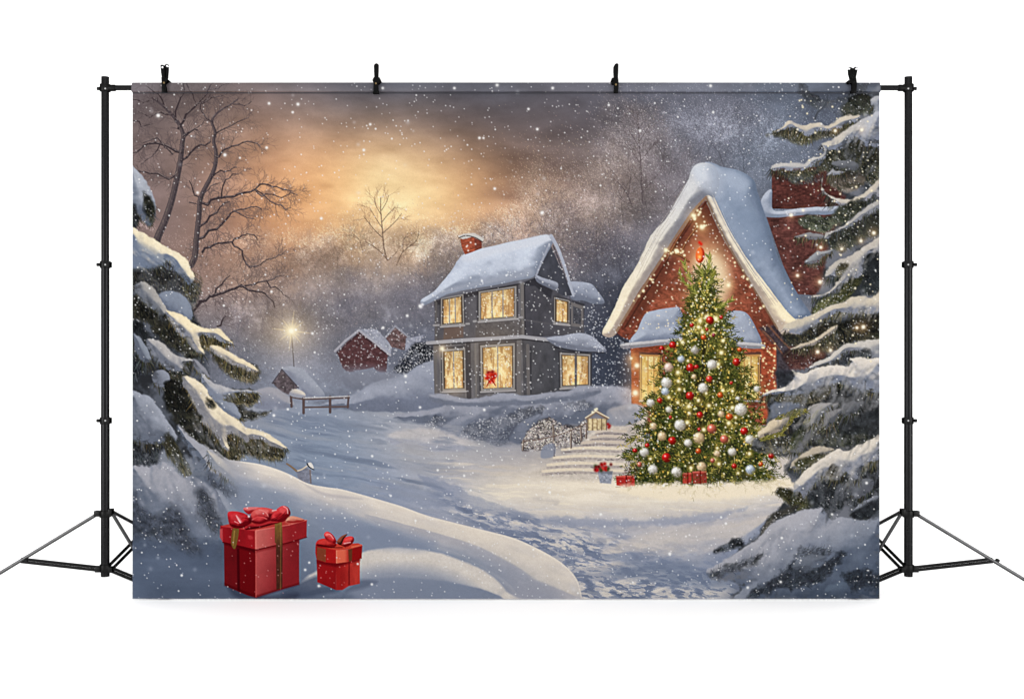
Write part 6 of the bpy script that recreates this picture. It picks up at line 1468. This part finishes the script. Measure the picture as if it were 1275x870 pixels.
    sn(Z2((300, 730), (370, 695), (450, 660), (520, 640), (560, 612), (640, 610), (700, 615), (770, 560), (770, 700), (640, 720), (560, 720), (480, 715), (420, 740), (370, 780), (300, 830), (230, 860), (150, 850), (130, 800), (200, 760)), (220, 208, 188), (128, 132, 146), 12)
    # dark undergrowth beneath that bough
    nd(Z3((200, 90), (300, 95), (380, 40), (480, 10), (600, 0), (860, -40), (860, 130), (740, 130), (640, 150), (550, 190), (470, 210), (400, 200), (280, 170), (220, 150)), 900, 50, 45, 9, [(34, 36, 36), (58, 58, 48), (90, 84, 62), (120, 110, 80)], (58, 58, 52), wob=4)
    nd(Z3((190, 220), (300, 190), (420, 200), (480, 230), (400, 290), (330, 320), (240, 310)), 320, 20, 50, 8, [(66, 44, 44), (96, 62, 58), (124, 84, 74)], (88, 62, 60))
    sn(Z3((250, 185), (300, 160), (380, 135), (440, 95), (500, 50), (560, 20), (550, 60), (480, 110), (410, 155), (330, 180), (270, 192)), (200, 186, 166), (138, 132, 128), 6)
    sn(Z3((370, 310), (430, 270), (500, 240), (560, 190), (600, 155), (690, 140), (780, 128), (860, 120), (860, 240), (790, 245), (690, 205), (620, 210), (560, 260), (480, 300), (420, 320)), (200, 194, 186), (128, 130, 138), 9)
    nd(Z3((600, 235), (650, 225), (650, 285), (620, 300), (590, 280)), 60, 60, 40, 5, COOL, (54, 56, 62))
    nd(Z3((680, 200), (770, 195), (780, 230), (700, 235)), 70, 60, 40, 6, COOL, (84, 84, 84))
    # the widest bough
    needles(Z3((80, 510), (150, 490), (300, 500), (420, 450), (560, 420), (700, 460), (860, 480), (860, 880), (20, 880), (90, 700)), 900, 40, 60, 6, [(84, 86, 86), (110, 110, 108), (136, 134, 132), (70, 72, 70)], .8, None, .6, base=(104, 105, 108), bpid=F_, wob=2, rs=rs)
    sn(Z3((50, 510), (70, 485), (130, 462), (190, 440), (250, 405), (262, 370), (250, 330), (300, 345), (340, 350), (420, 312), (500, 296), (570, 290), (630, 302), (650, 280), (645, 250), (700, 246), (760, 252), (860, 262), (860, 470), (760, 470), (690, 470), (620, 440), (560, 425), (480, 450), (400, 480), (310, 500), (220, 505), (140, 495)), (226, 216, 204), (120, 126, 142), 24, L=(-.2, -.8, .5))
    nd(Z3((90, 510), (180, 500), (300, 495), (430, 455), (540, 425), (560, 450), (470, 520), (380, 550), (260, 560), (160, 540)), 420, 50, 40, 8, [(60, 60, 50), (90, 86, 70), (126, 118, 100)], (98, 94, 86), ba=.7)
    for x0_, y0_, h in ((745, 470, 70), (665, 490, 40), (700, 485, 26), (630, 500, 30)):
        stroke(Z3((x0_, y0_), (x0_ + 2, y0_ - h)), 3, .6, (50, 54, 60), None, .8, False)
    stroke(Z3((640, 500), (700, 480), (760, 475), (830, 490)), 2, 1, (52, 56, 62), None, .7); stroke(Z3((515, 430), (525, 460), (505, 520)), 2.4, 1.4, (84, 84, 88), None, .7); stroke(Z3((550, 420), (540, 460), (500, 500)), 1.6, 1, (84, 84, 88), None, .7)
    for p in ([(655, 510), (690, 560), (740, 550), (760, 510)],):
        stroke(Z3(*p), 1.6, 1.4, (66, 68, 74), None, .7)
    fill(Z3((110, 570), (180, 545), (300, 560), (260, 600), (180, 640), (110, 660)), (116, 124, 142), 4, S_, .85, wob=2)
    fill(Z3((140, 330), (250, 340), (250, 400), (160, 440)), (62, 62, 70), 4, None, .8, wob=2, grain=.4)
    # lower sheaves
    sn(Z3((360, 590), (420, 550), (480, 560), (570, 555), (520, 620), (470, 700), (400, 760), (340, 820), (320, 880), (230, 880), (260, 800), (330, 700)), (160, 156, 152), (108, 108, 112), 12)
    nd(Z3((250, 780), (300, 720), (350, 700), (340, 760), (300, 820), (270, 860), (245, 850)), 200, 110, 25, 8, [(34, 40, 30), (58, 64, 44), (90, 92, 62)], (54, 58, 46))
    nd(Z3((360, 720), (420, 650), (470, 600), (440, 680), (400, 720)), 90, 130, 25, 7, [(64, 64, 50), (96, 92, 72)], (92, 90, 82))
    nd(Z3((400, 820), (500, 760), (560, 700), (620, 740), (860, 680), (860, 790), (720, 830), (560, 840)), 380, 50, 45, 7, [(44, 48, 42), (68, 70, 58), (98, 96, 80)], (72, 74, 70), wob=5)
    sn(Z3((20, 750), (60, 715), (120, 668), (170, 645), (225, 648), (240, 680), (200, 730), (120, 770), (60, 790), (20, 790)), (222, 204, 176), (146, 136, 124), 9)
    for p in ([(140, 660), (220, 630), (300, 600), (350, 605)], [(180, 745), (230, 690), (255, 650), (320, 620)], [(40, 800), (110, 780), (190, 760)], [(330, 700), (400, 640), (450, 595)]):
        q = curve(Z3(*p), 10, False); k = 90; i = rs.randint(len(q) - 1, size=k); t = q[i + 1] - q[i]; an = np.arctan2(t[:, 1], t[:, 0]) + rs.choice([-1, 1], k) * .5
        lines(q[i] + rs.normal(0, 1, (k, 2)), q[i] + np.stack([np.cos(an), np.sin(an)], 1) * (3 + 4 * rs.rand(k))[:, None], mixcols([(78, 80, 38), (116, 112, 56), (150, 140, 82)], k, 8, rs), .85, 2, None, .9)
    needles(Z3((60, 790), (180, 760), (260, 790), (230, 880), (60, 880)), 160, 80, 25, 9, [(110, 104, 70), (140, 128, 92), (164, 150, 116)], .8, None, .6, rs=rs)
    # lowest great bough and the skirts on the ground
    sn(Z4((470, 170), (520, 110), (600, 70), (680, 70), (700, 90), (620, 130), (560, 175), (500, 185)), (190, 178, 160), (132, 128, 124), 8)
    nd(Z4((500, 150), (560, 115), (640, 100), (620, 125), (560, 160), (510, 170)), 110, 20, 40, 6, [(70, 72, 48), (104, 100, 70)], (108, 104, 84))
    nd(Z4((400, 300), (440, 275), (500, 300), (560, 320), (640, 280), (600, 340), (560, 380), (510, 390), (440, 340)), 360, 60, 35, 8, [(50, 52, 36), (80, 80, 50), (110, 106, 70)], (74, 74, 58))
    nd(Z4((560, 330), (640, 250), (760, 220), (860, 170), (940, 110), (940, 420), (840, 430), (760, 360), (680, 440), (640, 380)), 700, 60, 40, 8, [(52, 56, 60), (74, 78, 82), (100, 102, 104)], (84, 87, 93), wob=5)
    sn(Z4((800, 390), (850, 350), (940, 320), (940, 400), (880, 420), (820, 420)), (140, 144, 154), (106, 110, 122), 9); sn(Z4((780, 250), (840, 230), (900, 240), (880, 300), (800, 330)), (112, 114, 120), (92, 94, 102), 10)
    sn(Z4((485, 300), (500, 255), (530, 205), (580, 165), (640, 122), (690, 92), (720, 78), (760, 85), (820, 60), (880, 35), (945, 8), (945, 120), (880, 150), (850, 180), (835, 225), (800, 245), (775, 235), (760, 195), (720, 235), (680, 232), (640, 220), (600, 260), (560, 305), (545, 330), (520, 300)), (222, 212, 198), (124, 128, 142), 17, L=(-.25, -.8, .5))
    nd(Z4((660, 190), (690, 160), (720, 170), (725, 215), (690, 235), (660, 220)), 90, 60, 40, 6, [(96, 92, 80), (124, 118, 104)], (108, 106, 100))
    nd(Z4((790, 420), (860, 370), (940, 330), (940, 430), (850, 440)), 160, -30, 25, 8, [(38, 42, 48), (60, 64, 68)], (56, 60, 66))
    nd(Z4((320, 520), (335, 470), (370, 420), (430, 395), (510, 370), (490, 400), (420, 430), (370, 470), (340, 530)), 220, -40, 25, 8, [(62, 62, 58), (90, 88, 80), (120, 116, 106)], (88, 86, 84))
    nd(Z4((80, 600), (150, 560), (210, 540), (230, 570), (160, 600), (100, 615)), 90, -30, 25, 8, COOL, (92, 100, 116))
    sn(Z4((40, 710), (90, 672), (180, 620), (240, 580), (300, 550), (330, 510), (370, 465), (440, 430), (520, 400), (620, 378), (650, 400), (680, 444), (740, 425), (800, 440), (880, 440), (950, 420), (950, 900), (200, 900), (220, 800), (130, 740), (60, 740)), (172, 172, 180), (104, 112, 130), 40, L=(-.3, -.75, .55), soft=2, wob=2, grad=(985, 650, 1040, 745, (92, 104, 124), (66, 78, 98)))
    fill(Z4((230, 600), (330, 520), (430, 440), (560, 410), (480, 460), (380, 520), (300, 580)), (176, 174, 178), 12, None, .5)
    for pts, n, base in ((((55, 730), (110, 690), (180, 670), (250, 645), (330, 620), (300, 660), (220, 690), (150, 715), (90, 740)), 300, (96, 98, 102)), (((400, 740), (480, 660), (520, 670), (600, 690), (690, 640), (750, 615), (690, 700), (610, 770), (500, 800), (420, 790), (330, 830), (230, 850), (300, 800)), 620, (62, 68, 78)), (((740, 730), (800, 700), (860, 700), (945, 740), (945, 800), (860, 790), (800, 815), (770, 780)), 260, (62, 70, 82)), (((500, 610), (560, 590), (680, 600), (640, 640), (540, 650)), 120, (100, 106, 118))):
        fill(Z4(*pts), tuple(v * .80 for v in base), 6, F_, .85, wob=6, ws=7, grain=.6, gs=4)
        nd(Z4(*pts), n // 2, -35, 25, 10, [(34, 38, 46), (52, 56, 64), (80, 84, 90)], None)
    sn(Z4((480, 690), (520, 640), (600, 620), (660, 640), (600, 690), (540, 710)), (116, 122, 134), (86, 92, 104), 9, soft=3, a=.8)
    sn(Z4((660, 790), (740, 760), (780, 800), (740, 830), (660, 830)), (94, 108, 128), (78, 90, 110), 9, soft=3)
    clumps(Z1((420, 460), (620, 320), (800, 240), (800, 420), (640, 390), (500, 470)), 60, (206, 200, 192), (120, 124, 136))
    clumps(Z1((560, 430), (700, 440), (790, 520), (700, 620), (560, 560)), 46, (120, 122, 128), (70, 72, 76))
    clumps(Z2((440, 580), (620, 340), (760, 240), (760, 340), (640, 420), (560, 510)), 60, (206, 198, 188), (122, 124, 134))
    clumps(Z2((150, 830), (400, 720), (600, 630), (760, 600), (760, 700), (500, 720), (300, 810)), 60, (214, 203, 186), (126, 130, 142))
    clumps(Z3((60, 500), (300, 360), (560, 300), (850, 270), (850, 460), (700, 450), (560, 420), (300, 490)), 110, (206, 200, 196), (118, 124, 138), 118, 13, 6)
    clumps(Z3((150, 520), (540, 440), (850, 500), (850, 760), (520, 800), (200, 640)), 150, (148, 147, 150), (72, 74, 76), 116, 13, 5.5)
    clumps(Z3((360, 600), (560, 560), (470, 700), (340, 820), (250, 880), (300, 740)), 50, (160, 156, 152), (100, 100, 104), 130, 13, 5.5)
    clumps(Z4((500, 290), (640, 140), (940, 40), (940, 110), (800, 230), (640, 210), (560, 300)), 90, (212, 204, 194), (122, 126, 138), 120, 12, 5.5)
    clumps(Z4((600, 320), (760, 240), (930, 130), (930, 400), (760, 360), (660, 420)), 80, (128, 130, 138), (62, 66, 72), 112, 13, 5)
    clumps(Z4((80, 700), (320, 530), (640, 390), (700, 450), (440, 560), (200, 690)), 60, (166, 166, 174), (112, 118, 132), 135, 14, 6, .18, (100, 104, 116))
    for q in (Z3((700, 640), (860, 600), (860, 760), (760, 770), (620, 760), (560, 720)), Z3((150, 350), (250, 345), (255, 400), (170, 440)), Z2((660, 380), (770, 350), (770, 560), (690, 560)), Z4((560, 330), (640, 290), (620, 350), (570, 380)), Z4((780, 420), (870, 360), (945, 335), (945, 420), (850, 440))):
        fill(q, (44, 48, 52), 6, None, .6, wob=5, ws=6, grain=.5, gs=4)
    sn(Z3((380, 600), (440, 560), (520, 556), (480, 620), (420, 690), (380, 700)), (170, 166, 164), (112, 114, 120), 9, a=.8)
    sn(Z3((470, 640), (540, 600), (600, 590), (560, 660), (480, 730)), (146, 144, 146), (96, 98, 104), 9, a=.75)
    sn(Z3((600, 560), (680, 540), (720, 590), (650, 640), (590, 640)), (134, 134, 138), (92, 95, 102), 9, a=.7)
    # warm sparks caught in the boughs
    n = 110
    x = 975 + rs.rand(n) * 118; y = 120 + rs.rand(n) * 330
    dots(x, y, .6 + .8 * rs.rand(n) ** 2, (246, 226, 190), .85)
    for x, y, r in ((1021, 351, 2.6), (1072, 300, 2), (1022, 308, 2), (1088, 290, 2.4), (1048, 310, 1.8), (1018, 438, 2.4), (1034, 436, 2), (1075, 407, 2.6), (1067, 408, 1.8), (985, 268, 2.2), (1040, 163, 2), (1073, 162, 2), (1000, 262, 1.4), (993, 343, 2)):
        glow(x, y, r * 3, (150, 110, 70), .5); dots([x], [y], r, (255, 240, 212), .95)


def paint_snowfall():
    rs = np.random.RandomState(101)
    def where(n):
        x, y = X0 + rs.rand(n) * 930, Y0 + rs.rand(n) * 642
        box = ((x > 272) & (x < 384) & (y > 628) & (y < 742)) | ((x > 390) & (x < 452) & (y > 660) & (y < 735))
        k = ~box | (rs.rand(n) < .22)
        return x[k], y[k]
    n = 2600
    x, y = where(n); n = len(x)
    dots(x, y, .45 + .35 * rs.rand(n), (232, 230, 230), .35 + .45 * rs.rand(n))
    x, y = where(430); n = len(x)
    dots(x, y, .5 + .55 * rs.rand(n) ** 2, (244, 242, 240), .5 + .45 * rs.rand(n))
    x, y = where(46); n = len(x)
    dots(x, y, .9 + .6 * rs.rand(n), (250, 248, 244), .85)
    x, y = where(120); n = len(x)
    dots(x, y, 1.4 + 1.6 * rs.rand(n), (226, 226, 230), .10 + .16 * rs.rand(n))
    big = [(335, 129, 2), (371, 130, 2.4), (197, 144, 3), (332, 184, 2), (280, 193, 2.6), (453, 187, 2), (597, 172, 2), (616, 235, 2), (675, 265, 3), (400, 272, 2), (461, 155, 1.8), (619, 107, 2.6), (566, 111, 2), (477, 111, 2), (688, 111, 2.2), (884, 108, 2.4), (758, 131, 1.8), (797, 163, 2), (888, 140, 1.8), (658, 136, 1.8), (669, 161, 2), (575, 318, 0.1), (246, 240, 2), (385, 700, 1.5), (397, 729, 2), (463, 727, 1.8), (380, 709, 1.8), (748, 640, 2), (834, 689, 2.4), (602, 172, 1.6), (523, 381, 2.4), (505, 468, 2.2), (507, 393, 2), (389, 415, 1.8), (477, 408, 2), (341, 517, 2), (1079, 601, 2), (972, 724, 2), (1036, 640, 1.6), (931, 731, 2), (545, 585, 1.6), (578, 592, 1.6), (603, 510, 2), (523, 507, 1.8)]
    for a, b, r in big:
        dots([a], [b], r * 1.15, (236, 232, 228), .35); dots([a], [b], r * .62, (252, 250, 246), .9)


def paint_all():
    for f in (paint_sky_and_woods, paint_big_bare_tree, paint_ground, paint_far_places, paint_grey_house, paint_cottage, paint_steps, paint_xmas_tree, paint_left_fir, paint_foreground, paint_right_fir, paint_snowfall):
        f()
    # sleeve band painted paler for the light on its fold, and its doubled cloth
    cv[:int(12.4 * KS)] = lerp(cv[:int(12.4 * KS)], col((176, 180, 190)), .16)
    # print contrast and crispness, fine grain
    g_ = cv @ np.array([.3, .59, .11], 'f4')
    q = np.clip((cv[..., 2] - cv[..., 0]) * 6, 0, 1)[..., None] * .34
    cv[:] = lerp(cv, g_[..., None] * np.array([.985, 1.0, 1.03], 'f4'), q)
    s = blur(cv, 2)
    cv[:] = np.clip(cv + .55 * (cv - s), 0, 1)
    cv[:] = lerp(cv, cv * cv * (3 - 2 * cv), .28)
    g = np.random.RandomState(7).normal(0, 1, (PH, PW)).astype('f4')
    cv[:] = np.clip(blur(cv, 0) * (1 + .018 * g[..., None]), 0.01, .985)

# ---------------------------------------------------------------- the fabric: one mesh per printed motif
def fabric_material():
    m = bpy.data.materials.new("printed_fabric"); m.use_nodes = True
    nt = m.node_tree; p = nt.nodes["Principled BSDF"]
    at = nt.nodes.new('ShaderNodeAttribute'); at.attribute_name = 'dye'
    tc = nt.nodes.new('ShaderNodeTexCoord')
    wx = nt.nodes.new('ShaderNodeTexWave'); wx.bands_direction = 'X'; wx.inputs['Scale'].default_value = 260
    wz = nt.nodes.new('ShaderNodeTexWave'); wz.bands_direction = 'Z'; wz.inputs['Scale'].default_value = 260
    ad = nt.nodes.new('ShaderNodeMath'); ad.operation = 'ADD'
    bp = nt.nodes.new('ShaderNodeBump'); bp.inputs['Strength'].default_value = 0.06; bp.inputs['Distance'].default_value = 0.0003
    nt.links.new(tc.outputs['Object'], wx.inputs['Vector']); nt.links.new(tc.outputs['Object'], wz.inputs['Vector'])
    nt.links.new(wx.outputs['Fac'], ad.inputs[0]); nt.links.new(wz.outputs['Fac'], ad.inputs[1])
    nt.links.new(ad.outputs[0], bp.inputs['Height']); nt.links.new(bp.outputs['Normal'], p.inputs['Normal'])
    nt.links.new(at.outputs['Color'], p.inputs['Base Color'])
    p.inputs['Roughness'].default_value = 0.9; p.inputs['Specular IOR Level'].default_value = 0.0
    return m

def hang_cloth():
    paint_all()
    mat = fabric_material()
    root = thing("photo_backdrop", "large fabric photo backdrop printed with a snowy christmas village at dusk", "photo backdrop", tuple(P3(630, 745.5, 0)))
    root['kind'] = 'thing'
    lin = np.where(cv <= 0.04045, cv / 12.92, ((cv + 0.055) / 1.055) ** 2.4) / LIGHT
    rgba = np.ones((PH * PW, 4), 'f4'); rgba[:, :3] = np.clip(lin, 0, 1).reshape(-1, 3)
    px = np.broadcast_to(GX, (PH, PW)); py = np.broadcast_to(GY, (PH, PW))
    # the top edge is folded round the crossbar and stitched down: a shallow sleeve
    tt = np.clip((py - 103.0) / 12.4, 0, 1)
    yy = np.where(py < 115.5, -0.0145 * np.sqrt(np.clip(1 - (1 - np.clip(tt * 1.25, 0, 1)) ** 2, 0, 1)), 0.0)
    co = np.stack([(px - 637.5) * U, yy, CAMH + (435 - py) * U], -1).reshape(-1, 3).astype('f4')
    cell = ids[:-1, :-1].copy()
    skip = {PARTS[k][0] for k in ('bigtree', 'bank', 'midtree', 'rtree', 'steps', 'ground') if k in PARTS}
    for pid in np.unique(cell):                    # crumbs cut off by what is painted in front join their neighbour
        J, I = np.nonzero(cell == pid)
        if pid in skip or not 0 < len(J) < 30000: continue
        left = set(zip(J.tolist(), I.tolist())); groups = []
        while left:
            todo = [left.pop()]; g = []
            while todo:
                a, b = todo.pop(); g.append((a, b))
                for q in ((a + 1, b), (a - 1, b), (a, b + 1), (a, b - 1)):
                    if q in left: left.remove(q); todo.append(q)
            groups.append(g)
        groups.sort(key=len)
        for g in groups[:-1]:
            near = [int(cell[a2, b2]) for a, b in g for a2, b2 in ((a + 1, b), (a - 1, b), (a, b + 1), (a, b - 1)) if 0 <= a2 < cell.shape[0] and 0 <= b2 < cell.shape[1] and cell[a2, b2] != pid]
            if near and len(g) < .5 * len(groups[-1]):
                v = max(set(near), key=near.count)
                for a, b in g: cell[a, b] = v
    holders = {}
    by_id = {v[0]: (k, v) for k, v in PARTS.items()}
    parents = {v[2] for v in PARTS.values() if v[2]}
    def holder(key):
        if key not in holders:
            pid, name, par, label = PARTS[key]
            rows, cols = np.nonzero(np.isin(cell, [v[0] for v in PARTS.values() if v[2] == key]))
            o = bpy.data.objects.new(name, None); COL.objects.link(o); o.parent = root
            o.empty_display_size = 0.03
            if len(rows):
                o.location = Vector(((px[0, int(cols.mean())] - 637.5) * U, 0, CAMH + (435 - py[rows.max(), 0]) * U)) - root.location
            if label: o['label'] = label
            holders[key] = o
        return holders[key]
    for pid in np.unique(cell):
        if pid == 0: continue
        key, (_, name, par, label) = by_id[int(pid)]
        j, i = np.nonzero(cell == pid)
        if len(j) < 6: continue
        a = j * PW + i
        quad = np.stack([a, a + PW, a + PW + 1, a + 1], 1)
        used, inv = np.unique(quad, return_inverse=True)
        inv = inv.reshape(-1).astype('i4')
        me = bpy.data.meshes.new(name)
        me.vertices.add(len(used)); me.vertices.foreach_set('co', co[used].ravel())
        me.loops.add(len(inv)); me.loops.foreach_set('vertex_index', inv)
        n = len(j)
        me.polygons.add(n); me.polygons.foreach_set('loop_start', np.arange(0, 4 * n, 4, dtype='i4'))
        me.update(calc_edges=True)
        me.polygons.foreach_set('use_smooth', np.ones(n, bool))
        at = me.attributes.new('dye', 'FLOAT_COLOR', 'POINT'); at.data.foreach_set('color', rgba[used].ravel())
        p = holder(par) if par else (holder(key) if key in parents else root)
        link(name, me, mat, p, label if not par or label else None)
    bm = bmesh.new(); add_tube(bm, P3(X0 + .2, 116.0, -0.0016), P3(X1 - .2, 116.0, -0.0016), 0.62 * U, 8)  # dark strip standing in for shade under the hem, along the stitch line
    finish(bm, "seam_shade", material("grey_seam_shade", (0.035, 0.036, 0.042), 0.9, 0.0), root)
    # plain back of the sleeve, behind the crossbar
    bm = bmesh.new(); prev = None
    for k in range(9):
        t = -1 + 2 * k / 8
        y = 0.0005 + 0.026 * math.sqrt(max(0, 1 - t * t)); z = CAMH + (435 - (109.3 + 6.3 * t)) * U
        row = [bm.verts.new(((X0 - 637.5) * U, y, z)), bm.verts.new(((X1 - 637.5) * U, y, z))]
        if prev: bm.faces.new((prev[0], prev[1], row[1], row[0]))
        prev = row
    finish(bm, "sleeve_back", material("unprinted_fabric", (0.45, 0.45, 0.46), 0.9, 0.0), root)
hang_cloth()

# ---------------------------------------------------------------- the four clamps
G_CL = "black spring clamps holding the cloth to the crossbar"
def clamp(label, handles, jaws, pivots, tips, springs, base):
    t = thing("spring_clamp", label, "clamp", tuple(P3(*base, -0.02)), G_CL)
    k = (DIST - 0.02) / DIST
    V = lambda p: P3(p[0], p[1], -0.02)
    for i, h in enumerate(handles):
        bm = bmesh.new(); y0 = -0.026 + 0.006 * i
        add_prism(bm, [V(p) for p in h], y0, y0 + 0.013); finish(bm, "handle", M_CLAMP, t, None, True, 0.0014)
    for i, h in enumerate(jaws):
        bm = bmesh.new(); add_prism(bm, [V(p) for p in h], -0.0285, -0.0155); finish(bm, "jaw", M_CLAMP, t, None, True, 0.0012)
        bm = bmesh.new(); add_prism(bm, [P3(p[0], p[1], 0.03) for p in h], 0.0275, 0.037); finish(bm, "jaw", M_CLAMP, t, None, True, 0.0012)
    for (x, y, r) in pivots:
        bm = bmesh.new(); a, b = P3(x, y, -0.03), P3(x, y, 0.034); b.x, b.z = a.x, a.z
        add_tube(bm, a, b, r * U, 20); finish(bm, "pivot", M_CLAMP, t, None, True, 0.001)
    for (x, y, r) in tips:
        bm = bmesh.new(); a, b = P3(x, y, -0.0275), P3(x, y, -0.012); b.x, b.z = a.x, a.z
        add_tube(bm, a, b, r * U, 14, r * U); finish(bm, "handle_tip", M_TIP, t, None, True, 0.0008)
    for (x, y, r) in springs:
        bm = bmesh.new(); a = P3(x, y, -0.0315)
        add_tube(bm, a, a + Vector((0, 0.004, 0)), r * U, 12); finish(bm, "spring_coil", M_SPRING, t)
clamp("leftmost black spring clamp leaning slightly with two pale handle tips above the bare tree",
      [[(200.0, 82), (202, 80.8), (205, 82), (206.2, 98), (201.8, 98), (200.8, 90)], [(204.6, 81.2), (207.2, 79.2), (209.7, 80.4), (209.2, 88), (208.6, 98), (205, 98)]],
      [[(201.4, 97), (208.6, 97), (209.2, 101), (206.2, 106), (207.8, 112), (208.6, 115.6), (202.0, 115.6), (201.8, 104)]], [(204.6, 100, 3.6)], [(202.1, 84.0, 1.2), (208.0, 82.2, 1.2)], [(204, 103.2, 1.2)], (204.5, 115))
clamp("slim upright black spring clamp with a round pivot, above the orange sunset glow",
      [[(465.6, 82), (467, 80), (469.3, 79.2), (471.6, 81), (471.4, 90), (471, 98), (466.3, 98), (465.8, 90)]],
      [[(466, 98), (471, 98), (471.2, 108), (471.6, 113), (472.6, 117.6), (464.2, 117.6), (465.5, 113), (465.4, 106)]], [(468.8, 100.2, 5.0)], [], [(468, 104, 1.1)], (468.5, 117))
clamp("slim black spring clamp with two small bumps on its left side, above the cottage woods",
      [[(763.6, 84), (765.6, 80.4), (768.2, 79), (770, 80.6), (769.8, 90), (769.3, 99), (764.2, 99), (763.6, 90)]],
      [[(764.0, 97), (769.4, 97), (770, 103), (769.8, 110), (769.6, 116.6), (763.6, 116.6), (764.6, 112), (764.4, 104)]], [(763.4, 98.8, 2.0), (763.4, 103.2, 1.9), (766.8, 101, 3.0)], [], [(767, 105.4, 1.2)], (767, 116))
clamp("rightmost black spring clamp with spread pale tipped handles above the snowy fir",
      [[(1055.6, 85), (1057.4, 83.8), (1061.2, 85), (1063.6, 100), (1058, 100), (1056.2, 92)], [(1062, 85), (1065.4, 83), (1068.2, 84), (1067.6, 89), (1065.8, 95), (1065.8, 100), (1060, 100)]],
      [[(1058, 98), (1065.6, 98), (1066.4, 104), (1066, 110), (1065.6, 116.6), (1059, 116.6), (1058, 114.4), (1060.6, 112), (1060.4, 106)]], [(1057.4, 102, 2.2), (1062, 101, 3.2)], [(1057.4, 85.8, 1.2), (1066.6, 85.6, 1.2)], [], (1062, 116))
